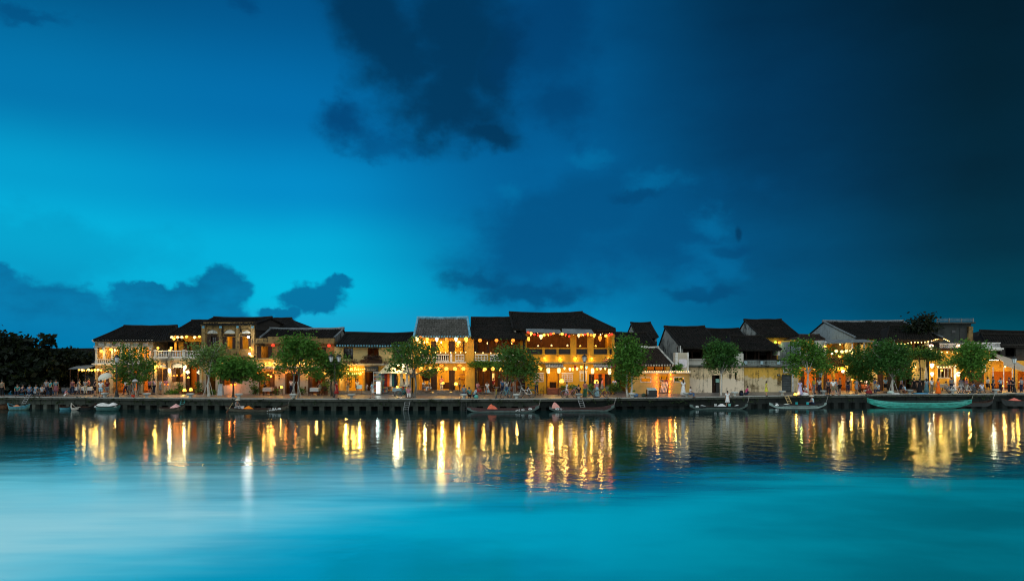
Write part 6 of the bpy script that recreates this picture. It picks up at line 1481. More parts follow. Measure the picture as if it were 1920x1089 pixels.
def figure(kind):
    if kind in POSE: return POSE[kind]
    J = pose(kind); N = list(J); ix = {k: i for i, k in enumerate(N)}; V = [J[k] for k in N]
    rad = dict(pel=(.125, .10), sp=(.115, .085), ch=(.135, .095), nk=.050, hd=(.072, .088), tp=(.05, .06)); rr = {'sh': .052, 'el': .037, 'wr': .027, 'ha': .030, 'hp': .080, 'kn': .055, 'an': .036, 'to': .030}
    Rd = [rad.get(k) or rr[k[:2]] for k in N]
    ch = [('pel', 'sp'), ('sp', 'ch'), ('ch', 'nk'), ('nk', 'hd'), ('hd', 'tp')]
    for k in 'lr': ch += [('ch', 'sh' + k), ('sh' + k, 'el' + k), ('el' + k, 'wr' + k), ('wr' + k, 'ha' + k), ('pel', 'hp' + k), ('hp' + k, 'kn' + k), ('kn' + k, 'an' + k), ('an' + k, 'to' + k)]
    body = skin(V, [(ix[a], ix[b]) for a, b in ch], Rd)
    # five unequal fingers per hand, nose and ears, merged into the body mesh
    mb = MB(); mb.v = [tuple(v.co) for v in body.vertices]; mb.f = [tuple(p.vertices) for p in body.polygons]; mb.mi = [0] * len(mb.f)
    for k, s in (('l', -1), ('r', 1)):
        w, h = Vector(J['wr' + k]), Vector(J['ha' + k]); d = (h - w).normalized(); sd = d.cross(Vector((0, 0, 1)))
        sd = sd.normalized() if sd.length > .1 else Vector((1, 0, 0)); up = sd.cross(d)
        for q, L in enumerate((.062, .074, .078, .070)):
            o = h + sd * (q - 1.5) * .017; mb.tube([o, o + d * L * .6, o + d * L - up * .015], [.009, .0085, .007], 5)
        o = w.lerp(h, .5) + sd * .028; mb.tube([o, o + sd * .03 + d * .03, o + sd * .035 + d * .058], [.011, .0105, .008], 5)
    hx, hy, hz = J['hd']; mb.tube([(hx, hy - .082, hz + .012), (hx, hy - .108, hz - .014), (hx, hy - .085, hz - .022)], [.010, .017, .010], 5)
    for s in (-1, 1): mb.lathe([(.006, -.03), (.018, 0), (.006, .03)], 6, (hx + s * .082, hy + .01, hz - .005))
    skinm = mb.mesh('body', simple('skin_tan', (.36, .20, .13), .6, .15), True)
    f = MB()
    for s in (-1, 1): f.lathe([(.003, -.007), (.013, 0), (.003, .007)], 6, (hx + s * .032, hy - .086, hz + .012))
    f.box(hx - .022, hx + .022, hy - .09, hy - .084, hz - .052, hz - .046); face = f.mesh('face', simple('face_dark', (.05, .02, .018)))
    def sub(ks, rads, es): return skin([J[k] for k in ks], [(ks.index(a), ks.index(b)) for a, b in es], rads)
    def lerp(a, b, t): return tuple(Vector(J[a]).lerp(Vector(J[b]), t))
    J['eml'] = lerp('shl', 'ell', .6); J['emr'] = lerp('shr', 'elr', .6); J['ftl'] = lerp('hpl', 'knl', .9); J['ftr'] = lerp('hpr', 'knr', .9); J['cfl'] = lerp('knl', 'anl', .92); J['cfr'] = lerp('knr', 'anr', .92); J['wst'] = lerp('pel', 'sp', .0)
    shirt = sub(['wst', 'sp', 'ch', 'shl', 'eml', 'shr', 'emr'], [(.148, .122), (.138, .108), (.155, .115), .074, .066, .074, .066], [('wst', 'sp'), ('sp', 'ch'), ('ch', 'shl'), ('shl', 'eml'), ('ch', 'shr'), ('shr', 'emr')])
    trous = sub(['pel', 'hpl', 'knl', 'cfl', 'hpr', 'knr', 'cfr'], [(.140, .115), .098, .075, .062, .098, .075, .062], [('pel', 'hpl'), ('hpl', 'knl'), ('knl', 'cfl'), ('pel', 'hpr'), ('hpr', 'knr'), ('knr', 'cfr')])
    shorts = sub(['pel', 'hpl', 'ftl', 'hpr', 'ftr'], [(.142, .118), .102, .088, .102, .088], [('pel', 'hpl'), ('hpl', 'ftl'), ('pel', 'hpr'), ('hpr', 'ftr')])
    pz = J['pel'][2]; py = J['pel'][1]
    sk = MB(); pr = [(.13, pz + .14), (.16, pz), (.20, pz - .25), (.25, pz - .42)] if pz > .7 else [(.14, pz + .12), (.20, pz), (.30, pz - .1), (.33, max(.1, pz - .3))]
    vs = []
    sk.lathe(pr, 14, (0, py - (0 if pz > .7 else .14), 0), 1.0, .85 if pz > .7 else 1.15); skirt = sk.mesh('skirt', fab((.3, .3, .3)), True)
    lg = MB(); lg.lathe([(.13, pz + .14), (.17, pz), (.24, pz * .5), (.33, .10)], 14, (0, py, 0), 1.0, .85); gown = lg.mesh('skirt', fab((.3, .3, .3)), True)
    hm = MB(); c = (hx, hy + .012, hz + .02)
    hm.lathe([(.02, .118), (.06, .105), (.092, .06), (.098, .01), (.09, -.045), (.06, -.07)], 12, c, .95, 1.05)
    hm.v = [(x, y + max(0, (hy - .045) - y) * .9 if z < hz + .065 else y, z) for x, y, z in hm.v]; hair = hm.mesh('hair', simple('hair_black', (.012, .010, .009), .5, .2), True)
    lh = MB(); lh.lathe([(.05, .02), (.085, -.03), (.085, -.16), (.06, -.28), (.02, -.32)], 10, (hx, hy + .06, hz), 1, .55); longh = lh.mesh('long_hair', simple('hair_black', (.012, .010, .009)), True)
    ht = MB(); ht.lathe([(.24, .035), (.245, .03), (.13, .12), (.02, .20), (.005, .205)], 16, (hx, hy, hz + .02)); hat = ht.mesh('conical_hat', simple('palm_leaf', (.50, .46, .36), .8, .2))
    sho = []
    for k in 'lr':
        sh = MB(); a, t = Vector(J['an' + k]), Vector(J['to' + k]); sh.tube([a + Vector((0, .05, -.05)), a.lerp(t, .5) + Vector((0, 0, -.025)), t], [.042, .046, .036], 8)
        sho.append(sh.mesh('shoe', fab((.03, .03, .03)), True))
    POSE[kind] = dict(body=skinm, face=face, shirt=shirt, trousers=trous, shorts=shorts, skirt=skirt, gown=gown, hair=hair, long_hair=longh, conical_hat=hat, shoe=sho[0], shoe2=sho[1])
    for m in POSE[kind].values():
        if not m.materials: m.materials.append(fab((.3, .3, .3)))
    return POSE[kind]
WH = (.66, .67, .66); PBLUE = (.30, .48, .58); BLUE = (.06, .14, .28); NAVY = (.02, .03, .06); BLK = (.012, .012, .014); GREY = (.20, .21, .22); RED = (.30, .025, .022); PINK = (.55, .22, .28); TEAL = (.04, .20, .20); BEI = (.42, .36, .26); ORG = (.75, .13, .012); LAV = (.36, .34, .52); KHA = (.16, .14, .09); YG = (.50, .50, .06); DRED = (.16, .02, .02); GREEN = (.03, .10, .05)
def person(px, fy, kind, face, top, low, lt, label, h=1.65, hat=False, long=False, z=None, yabs=None, group=None):
    """face: degrees, 0 = towards the camera; lt: trousers, shorts, skirt or gown"""
    f = figure(kind); y = yabs or yfoot(fy); zz = QZ if z is None else z; s = h / 1.65
    o = put('person', f['body'], None, (X(px, y), y, zz), R(face) + R(rnd.uniform(-6, 6)), s); tag(o, label, 'person', group)
    put('face', f['face'], o); put('shirt', f['shirt'], o, mats=[fab(top)]); put(lt if lt != 'gown' else 'long_dress', f[lt], o, mats=[fab(low)]); put('shoe', f['shoe'], o); put('shoe', f['shoe2'], o)
    put('hair', f['hair'], o)
    if long: put('long_hair', f['long_hair'], o)
    if hat: put('conical_hat', f['conical_hat'], o)
    return o
seatz = QZ - 0.02
P_ = person
P_(4, 743.6, 'stand', 180, (.17, .14, .10), BLK, 'trousers', 'person in beige shirt and dark trousers at the far left edge')
P_(33, 742.2, 'sit', 20, TEAL, NAVY, 'trousers', 'leftmost of the row of people sitting on the quay, teal shirt'); P_(42, 743.2, 'sit', 170, NAVY, BLK, 'trousers', 'person in dark clothes seated second in the row on the quay')
P_(55, 743.4, 'sit', 190, (.07, .15, .24), NAVY, 'trousers', 'person in blue shirt seated above the ladder'); P_(67, 743.4, 'sit', 175, (.12, .22, .30), GREY, 'trousers', 'person in light blue shirt seated in the middle of the quay group'); P_(79, 744, 'sit', 190, (.28, .31, .33), BLK, 'trousers', 'person in pale grey shirt at the right end of the sitting row')
P_(87, 742, 'stand', 180, GREY, NAVY, 'trousers', 'person standing in grey behind the sitting row'); P_(95, 744, 'stand', 160, TEAL, BLK, 'trousers', 'person in teal top with dark backpack facing away'); P_(105, 742, 'stand', 200, (.12, .18, .2), (.2, .08, .1), 'skirt', 'person in dim blue top and pink skirt near the small dark tree')
P_(122, 744, 'crouch', 90, PINK, WH, 'shorts', 'child crouching on the quay in pink and white', 1.2)
P_(189, 745, 'stand', 190, WH, PBLUE, 'shorts', 'person in white shirt and light blue shorts beneath the white parasol', 1.7); P_(178, 742, 'stand', 150, BLK, BLK, 'shorts', 'person in black just left of the white parasol pole'); P_(201, 742.5, 'stand', 30, DRED, GREY, 'shorts', 'person in dark red half hidden right of the white shirt')
P_(631, 747.6, 'stand', 75, RED, RED, 'skirt', 'woman in sleeveless red dress standing on the quay edge', 1.68, long=True)
P_(698, 747.4, 'walk', 90, PBLUE, WH, 'shorts', 'person striding in loose light blue top and white shorts', 1.62, long=True); P_(686, 738, 'sit', 10, WH, GREY, 'trousers', 'person in white seated outside the cabinet shop')
P_(742, 738.6, 'stand', 10, WH, RED, 'skirt', 'vendor in white blouse at the dress stall'); P_(757, 738.6, 'stand', 320, WH, RED, 'skirt', 'woman in white with red skirt right of the dress stall', 1.6, long=True)
P_(766, 746.5, 'sit', 10, PINK, WH, 'trousers', 'person in pink sitting at the quay edge above the steel ladder'); P_(757, 745.5, 'bike', 90, TEAL, BLK, 'trousers', 'person in teal with a conical hat beside the parked bicycle', hat=True)
Yf = D(828) + 6.0
P_(794, 0, 'sit', 60, WH, GREY, 'trousers', 'guest in white at the left table of the grey roofed house', yabs=Yf, z=QZ + .33); P_(806, 0, 'sit', 300, (.5, .42, .3), WH, 'trousers', 'guest in cream facing left at the same table', yabs=Yf, z=QZ + .33)
P_(828, 0, 'stand', 0, PINK, WH, 'trousers', 'waiter in pink inside the grey roofed house', yabs=Yf + 2.5, z=QZ + .2)
P_(870, 746.6, 'sit', 180, (.10, .17, .20), NAVY, 'trousers', 'man in grey-blue shirt sitting on a bollard with his back turned', 1.7, z=QZ + .05); P_(889, 746.2, 'crouch', 100, PBLUE, NAVY, 'trousers', 'person in pale blue crouching by a basket'); P_(881, 745.6, 'crouch', 200, TEAL, BLK, 'trousers', 'person in dark teal crouching between the bollard and the pale blue one')
Yv = D(930) + 5.6
P_(895, 0, 'sit', 50, PINK, RED, 'skirt', 'woman in pink at the bar table', yabs=Yv, z=QZ + .2); P_(914, 0, 'sit', 330, WH, PBLUE, 'gown', 'woman in white blouse and long pale skirt at the bar table', yabs=Yv, z=QZ + .2, long=True); P_(950, 742, 'hold', 200, WH, BLUE, 'trousers', 'person in blue trousers standing by the bicycle at the bar')
P_(942, 740, 'stand', 20, BLUE, NAVY, 'trousers', 'person in navy in the bar doorway'); P_(963, 740, 'stand', 90, BEI, GREY, 'trousers', 'person half hidden behind the multi stemmed tree')
P_(988, 741.5, 'bike', 90, NAVY, BLK, 'trousers', 'person behind the white bicycle')
P_(1085, 746, 'sit', 180, BLK, BLK, 'trousers', 'man in black sitting on a bollard above the ladder', 1.7, z=QZ + .05); P_(1097, 746.4, 'stand', 170, (.32, .10, .08), GREEN, 'trousers', 'person in rusty red top and dark green trousers before the lamp post', 1.62); P_(1063, 745, 'stand', 100, WH, WH, 'skirt', 'pale person in white beside the left bicycle', 1.5)
P_(1119, 744.6, 'stand', 30, PINK, PBLUE, 'gown', 'woman in pink top and pale blue skirt between the bicycles', 1.6, long=True)
Yk = D(1245) + 7.6
P_(1240, 0, 'sit', 20, WH, BEI, 'trousers', 'guest in white inside the bar doorway, left', yabs=Yk, z=QZ + .5); P_(1250, 0, 'sit', 340, PINK, BEI, 'trousers', 'guest in pink inside the bar doorway, right', yabs=Yk, z=QZ + .5)
P_(1281, 742, 'stand', 180, WH, WH, 'gown', 'woman in long white dress before the bar wall', 1.62, long=True); P_(1294, 745, 'sit', 60, WH, BLUE, 'trousers', 'boy in white shirt and blue trousers beside a bollard', 1.45)
_, yb, sec_, bx0, bL = b8
P_(1364, 0, 'stand', 180, WH, WH, 'skirt', 'figure in white standing in the pale grey boat', 1.6, yabs=yb, z=.18)
P_(1398, 741.8, 'crouch', 80, (.50, .07, .20), NAVY, 'trousers', 'person in magenta shirt squatting with a black backpack', 1.6); P_(1437, 742.2, 'stand', 80, YG, YG, 'skirt', 'girl in short yellow-green dress by the ochre wall', 1.5, long=True)
P_(1500, 741.6, 'stand', 180, LAV, LAV, 'gown', 'person in long lavender dress left of the slim tree', 1.55); P_(1512, 741, 'crouch', 300, WH, RED, 'trousers', 'vendor in white bent over white sacks')
P_(1525, 0, 'row', 260, PBLUE, NAVY, 'trousers', 'boatman in pale blue under a wide conical hat', 1.6, hat=True, yabs=b9[1], z=.16)
P_(443, 0, 'row', 60, GREY, (.3, .32, .33), 'trousers', 'rower in grey under a conical hat in the long boat', 1.6, hat=True, yabs=b5[1], z=.14)
P_(1553, 740.8, 'stand', 180, (.07, .07, .08), BLK, 'trousers', 'person in charcoal, left of the two strollers'); P_(1562, 742, 'stand', 170, WH, KHA, 'shorts', 'stroller in white shirt and khaki shorts', 1.7); P_(1567, 741.8, 'walk', 90, GREY, KHA, 'shorts', 'stroller in grey shirt and shorts with a bag', 1.68)
P_(1526, 737.5, 'stand', 20, (.5, .4, .05), GREY, 'trousers', 'waiter in yellow shirt behind the slim tree'); P_(1536, 737.5, 'stand', 340, WH, NAVY, 'trousers', 'waiter in white shirt in the orange lit restaurant')
P_(1627, 739.6, 'sit', 100, DRED, DRED, 'skirt', 'woman in dark red sitting by a bollard', 1.6, long=True); P_(1647, 738.6, 'sit', 280, PBLUE, NAVY, 'trousers', 'person in blue checked shirt leaning back on the quay')
P_(1698, 738.4, 'crouch', 270, PBLUE, (.12, .05, .03), 'trousers', 'person in pale shirt bent over bowls on the quay'); P_(1714, 737.2, 'stand', 170, BLK, BLK, 'skirt', 'woman in black dress, left of the dark pair', 1.62); P_(1724, 738, 'stand', 180, BLK, BLK, 'gown', 'person in long black coat, right of the dark pair', 1.62, long=True)
P_(1737, 737.2, 'stand', 180, (.25, .32, .36), (.10, .22, .26), 'gown', 'woman in grey-blue dress next to the black coat', 1.58, long=True); P_(1747, 738.2, 'stand', 10, WH, KHA, 'trousers', 'groom-like man in white shirt and dark trousers', 1.68); P_(1759, 738.6, 'stand', 20, ORG, ORG, 'gown', 'woman in long orange dress', 1.6, long=True)
P_(1773, 735, 'sit', 10, BEI, GREY, 'trousers', 'guest in beige seated below the lit window'); P_(1784, 735, 'stand', 180, GREY, NAVY, 'trousers', 'person in dark grey by the white pilaster')
P_(1823, 736.6, 'bike', 90, BLUE, NAVY, 'trousers', 'cyclist in dark blue beside the parked bicycles'); P_(1841, 737.6, 'sit', 180, (.50, .52, .62), GREY, 'trousers', 'person in white and violet shirt sitting with their back turned'); P_(1862, 736.4, 'stand', 260, (.07, .10, .10), NAVY, 'trousers', 'tall person in dark green-grey in front of the stall', 1.75)
P_(1892, 736.8, 'stand', 200, DRED, BLK, 'trousers', 'person in dark red shirt near the right lamp post', 1.7); P_(1899, 737, 'stand', 160, BLK, BLK, 'trousers', 'person in black near the right lamp post', 1.65); P_(1915, 736.5, 'stand', 190, GREY, NAVY, 'trousers', 'last person in grey at the right picture edge')
# passers-by further back on the street
CR = [(136, 739, (.18, .07, .08), 'in rose by the leftmost cafe'), (148, 739, (.22, .22, .21), 'in grey-white at the leftmost cafe tables'), (160, 739.4, GREY, 'in grey under the leftmost awning'), (166, 738.6, (.22, .08, .10), 'in dusky pink between the cafe tables on the left'),
      (236, 739.5, WH, 'in white behind the black lamp post'), (243, 739, BEI, 'in beige left of the tripod'), (262, 739, LAV, 'in lavender right of the tripod'), (281, 739, PINK, 'in pink near the corner house door'), (289, 738.6, LAV, 'in violet before the terrace house'), (301, 739, WH, 'in white left of the terrace house door'), (311, 738.6, PINK, 'in rose by the low pair of shades'),
      (497, 738, NAVY, 'dark figure inside the restaurant door'), (546, 738, WH, 'in white shirt behind the splayed tree'), (600, 739, DRED, 'in dark red at the right restaurant tables'), (652, 739, (.4, .2, .05), 'in brown in the yellow shop front'), (670, 738.6, WH, 'in white by the menu easel'), (712, 738, PINK, 'in pink before the white fridge'), (731, 738, ORG, 'in orange among the hanging dresses'),
      (862, 738, (.4, .28, .08), 'in tan in the grey roofed house'), (925, 738.5, RED, 'in red by the lit menu'), (1006, 739, GREY, 'in grey by the white grid window'), (1129, 738, PINK, 'in pink at the right restaurant door'), (1152, 739, LAV, 'in lavender at the flowering hedge'), (1575, 738, (.35, .15, .04), 'in brown at the gabled restaurant'), (1590, 738, BLK, 'dark silhouette in the gabled restaurant'), (1606, 737.5, GREY, 'in grey by the pavement lanterns'), (1640, 736.5, BLUE, 'in blue behind the biggest tree'), (1660, 736, PBLUE, 'in pale blue left of the white trunk'), (1690, 735.5, LAV, 'in lavender under the biggest tree'), (1802, 735, BLUE, 'in blue behind the bicycles'), (1812, 735, PINK, 'in pink at the cafe counter'), (1852, 735.5, WH, 'in white before the beige awning'), (1876, 735, PBLUE, 'in pale blue under the beige awning')]
for i, (px, fy, c, w) in enumerate(CR):
    P_(px, fy, ('stand', 'walk', 'hold')[i % 3], (20, 100, 190, 270, 330)[i % 5], c, (NAVY, GREY, BEI, BLK)[i % 4], ('trousers', 'skirt', 'trousers', 'shorts')[i % 4], 'passer-by ' + w, rnd.uniform(1.52, 1.72), long=i % 4 == 1)
def backpack(px, fy, rz, label):
    y = yfoot(fy) - .1; x = X(px, y); rt = root('backpack', (x, y, QZ), label, 'backpack')
    MB().lathe([(.10, .02), (.19, .06), (.20, .35), (.15, .50), (.06, .55)], 10, (x, y, QZ), 1.1, .8).build('bag', fab(BLK), rt, True); MB().lathe([(.05, .1), (.13, .12), (.13, .26), (.05, .3)], 8, (x - .02, y - .15, QZ), 1, .5).build('pocket', fab(NAVY), rt, True)
backpack(1390, 741.8, 0, 'round black backpack beside the magenta shirt')

# ------------------------------------------------------------------ bicycles
def bike_meshes():
    def ring(c): return [(c + .33 * math.cos(t * PI / 10), 0, .33 + .33 * math.sin(t * PI / 10)) for t in range(21)]
    tyre = MB().tube(ring(0), .022, 5, False).mesh('wheel', M_BLACK)
    rim = MB(); rim.tube([(.30 * math.cos(t * PI / 10), 0, .33 + .30 * math.sin(t * PI / 10)) for t in range(21)], .013, 4, False)
    for k in range(10): rim.tube([(0, 0, .33), (.30 * math.cos(k * PI / 5), 0, .33 + .30 * math.sin(k * PI / 5))], .005, 3)
    fr = MB(); A, B, S, Hh, T = (-.52, 0, .33), (.52, 0, .33), (-.20, 0, .82), (.36, 0, .86), (-.05, 0, .30)
    for a, c in ((A, T), (A, S), (S, T), (T, Hh), ((-.17, 0, .62), (.33, 0, .66)), (Hh, B)): fr.tube([a, c], .02, 6)
    hb = MB().tube([Hh, (.33, 0, 1.0), (.26, .25, 1.03), (.12, .28, 1.0)], .014, 5).tube([(.33, 0, 1.0), (.26, -.25, 1.03), (.12, -.28, 1.0)], .014, 5)
    sd = MB().lathe([(.02, .86), (.11, .88), (.10, .92), (.03, .93)], 8, (-.22, 0, 0), 1.2, .75).tube([S, (-.21, 0, .9)], .016, 5)
    bk = MB(); 
    for z, r in ((.78, .12), (.88, .14), (.98, .16)): bk.tube([(.56 + r * math.cos(t * PI / 4), r * math.sin(t * PI / 4), z) for t in range(9)], .012, 4)
    for t in range(8): bk.tube([(.56 + .12 * math.cos(t * PI / 4), .12 * math.sin(t * PI / 4), .78), (.56 + .16 * math.cos(t * PI / 4), .16 * math.sin(t * PI / 4), .98)], .008, 3)
    mg = MB().tube([(-.52 + .37 * math.cos(t), 0, .33 + .37 * math.sin(t)) for t in [i * PI / 8 for i in range(9)]], .025, 4)
    return dict(frame=fr.mesh('frame', fab(WH)), wheel=tyre, rim=rim.mesh('rim', M_STEEL), handlebar=hb.mesh('handlebar', M_STEEL), saddle=sd.mesh('saddle', M_BLACK), basket=bk.mesh('basket', M_STEEL), mudguard=mg.mesh('mudguard', M_STEEL))
BK = bike_meshes()
def bicycle(px, fy, rz, col, label, s=1.05, yabs=None):
    y = yabs or yfoot(fy); rt = root('bicycle', (X(px, y), y, QZ), label, 'bicycle', 'bicycles parked along the river front'); rt.rotation_euler = (0, 0, R(rz)); rt.scale = (s, s, s)
    put('frame', BK['frame'], rt, mats=[fab(col)])
    for dx in (-.52, .52): w = put('wheel', BK['wheel'], rt, (dx, 0, 0)); put('rim', BK['rim'], w)
    for k in ('handlebar', 'saddle', 'basket', 'mudguard'): put(k, BK[k], rt)
bicycle(930, 746.5, 85, (.5, .38, .06), 'small yellow bicycle seen end on, front of the dark bar'); bicycle(949, 746, 50, (.1, .3, .32), 'dark teal bicycle turned half towards the river'); bicycle(986, 745, 180, WH, 'white ladies bicycle with front basket under the multi stemmed tree', 1.15)
bicycle(1069, 745.4, 0, PINK, 'pink and white bicycle left of the seated man in black'); bicycle(1110, 745, 180, (.15, .3, .22), 'green bicycle left of the woman in the pale blue skirt'); bicycle(1127, 744.4, 0, YG, 'yellowish bicycle right of the woman in the pale blue skirt')
bicycle(1793, 737.6, 0, WH, 'white bicycle, left of the parked pair on the right', 1.15); bicycle(1811, 737.6, 180, (.5, .5, .5), 'silver bicycle, right of the parked pair', 1.15); bicycle(1833, 736.8, 10, BLK, 'black bicycle with the dark blue cyclist'); bicycle(757, 746, 20, TEAL, 'teal bicycle by the conical hat')

# ------------------------------------------------------------------ tables, chairs and goods
def chair_mesh():
    m = MB(); m.box(-.21, .21, -.21, .21, .43, .47); legs = MB().box(-.02, .02, -.02, .02, 0, .43); bk = MB().box(-.20, .20, .185, .205, .62, .90).box(-.20, -.17, .19, .21, .47, .9).box(.17, .20, .19, .21, .47, .9)
    return m.mesh('chair_seat', M_BROWN), legs.mesh('leg', M_BROWN), bk.mesh('backrest', M_BROWN)
CH = chair_mesh()
def chair(px, y, rz, label, z=QZ, mat=None):
    rt = root('chair', (X(px, y), y, z), label, 'chair', 'wooden chairs outside the restaurants'); rt.rotation_euler = (0, 0, R(rz)); put('seat', CH[0], rt)
    for a in (-.18, .18):
        for c in (-.18, .18): put('leg', CH[1], rt, (a, c, 0))
    put('backrest', CH[2], rt)
def table(px, y, label, z=QZ, cloth=None):
    x = X(px, y); rt = root('table', (x, y, z), label, 'table', 'cafe tables'); MB().box(x - .4, x + .4, y - .4, y + .4, z + .71, z + .75).build('top', M_BROWN, rt)
    for a in (-.35, .35):
        for c in (-.35, .35): MB().box(x + a - .025, x + a + .025, y + c - .025, y + c + .025, z, z + .709).build('leg', M_BROWN, rt)
    if cloth:
        m = MB(); m.box(x - .43, x + .43, y - .43, y + .43, z + .752, z + .762)
        for a, c in ((-1, 0), (1, 0), (0, -1), (0, 1)):
            if a: m.quad((x + a * .431, y - .43, z + .762), (x + a * .431, y + .43, z + .762), (x + a * .445, y + .43, z + .38), (x + a * .445, y - .43, z + .38))
            else: m.quad((x - .43, y + c * .431, z + .762), (x + .43, y + c * .431, z + .762), (x + .43, y + c * .445, z + .40), (x - .43, y + c * .445, z + .40))
        o = m.build('tablecloth', fab(cloth)); tag(o, 'cloth over the ' + label, 'tablecloth')
for px, w, c in ((503, 'table with white and red cloth by the open restaurant door', (.6, .5, .45)), (591, 'table at the right restaurant opening', WH), (152, 'table at the leftmost cafe', WH), (168, 'second table at the leftmost cafe', WH), (1560, 'table at the gabled restaurant', None), (1620, 'table below the low pair of lanterns', (.3, .1, .05)), (1765, 'table below the lit window', (.5, .4, .3))):
    table(px, D(px) + 5.6, w, QZ, c)
table(800, Yf + .1, 'left table inside the grey roofed house', QZ + .33); table(905, Yv + .1, 'bar table between the two women', QZ + .2); table(1053, D(1053) + 5.4, 'small table under the left bell lantern'); table(1118, D(1118) + 5.4, 'small table under the right bell lantern'); table(745, D(745) + 5.6, 'goods table of the dress stall', QZ, (.25, .35, .4)); table(855, D(855) + 6.2, 'table with the glowing star lantern', QZ + .33)
for px, rz, w in ((491, 90, 'left of the red and white cloth table'), (514, -90, 'right of the red and white cloth table'), (526, 20, 'by the star bright table lantern'), (576, 90, 'left of the right opening table'), (601, -90, 'right of the right opening table'), (610, 180, 'at the leafy plant by the right restaurant corner'), (1006, 90, 'below the left white grid window, left'), (1016, -90, 'below the left white grid window, right'), (1566, -90, 'right of the gabled restaurant table'), (1553, 90, 'left of the gabled restaurant table'), (1612, 90, 'left of the table below the low lanterns'), (1629, -90, 'right of the table below the low lanterns'), (145, 90, 'left of the leftmost cafe table'), (175, -90, 'right of the second cafe table')):
    chair(px, D(px) + 5.5 + (px % 3) * .1, rz, 'brown wooden chair ' + w)
def parasol():
    y = yfoot(744.2); x = X(193, y); zt = Z(699, y); rt = root('parasol', (x, y, QZ), 'large cream parasol tilted over the man in white', 'parasol')
    MB().tube([(x + .1, y, QZ), (x + .05, y, zt - .2)], .025, 6).build('pole', M_OLDWHITE, rt); MB().lathe([(.25, 0), (.25, .08), (.06, .12)], 10, (x + .1, y, QZ)).build('foot', M_CONC, rt)
    m = MB(); n = 12; rot = Matrix.Rotation(R(24), 3, 'X') @ Matrix.Rotation(R(-12), 3, 'Y'); m.lathe([(.66, -.42), (.56, -.2), (.34, -.04), (.05, .04), (.01, .06)], n); m.v = [tuple(rot @ Vector(v) + Vector((x + .03, y, zt - .1))) for v in m.v]; m.build('canopy', simple('cream_cloth', (.58, .56, .46), .8, .1), rt)
    for k in range(6):
        a = rot @ Vector((.6 * math.cos(k * PI / 3), .6 * math.sin(k * PI / 3), -.3)); MB().tube([Vector((x + .05, y, zt - .45)), a + Vector((x + .03, y, zt - .1))], .01, 4).build('rib', M_STEEL, rt)
parasol()
def tripod():
    y = yfoot(744); x = X(253, y); zt = Z(713, y); rt = root('tripod', (x, y, QZ), 'grey domed lamp on a three legged stand', 'stand')
    for a, c in ((-.42, -.1), (.2, -.25), (.1, .3)): MB().tube([(x + a, y + c, QZ), (x + .02, y, zt - .15)], .025, 5).build('leg', M_STEEL, rt)
    MB().lathe([(.24, -.14), (.26, -.06), (.18, .06), (.05, .12)], 12, (x + .02, y, zt)).build('dome', simple('pale_dome', (.42, .43, .44)), rt, True)
    o = MB().lathe([(.12, 0), (.17, .2), (.17, .22), (.1, .22)], 10, (x - .02, y - .3, QZ + .01)).build('bucket', fab((.5, .05, .02))); tag(o, 'red bucket under the tripod', 'bucket')
tripod()
def kiosk():
    y = yfoot(744.4); x0, x1 = X(1214, y), X(1232, y); zt = Z(729, y); rt = root('quay_cabinet', ((x0 + x1) / 2, y, QZ), 'black cabinet with two pale glass lids on the quay', 'cabinet')
    MB().box(x0, x1, y, y + .7, QZ + .02, zt - .12).build('case', M_BLACK, rt)
    for a, c in ((x0 + .02, (x0 + x1) / 2 - .01), ((x0 + x1) / 2 + .01, x1 - .02)): MB().slab([(a, y - .01, zt - .115), (c, y - .01, zt - .115), (c, y + .6, zt + .05), (a, y + .6, zt + .05)], (0, 0, .03)).build('lid', simple('pale_lid', (.45, .55, .52), .3), rt)
    MB().box(x0 + .02, x0 + .07, y - .012, y - .002, QZ + .3, QZ + .7).build('notice', M_WHITE, rt)
kiosk()
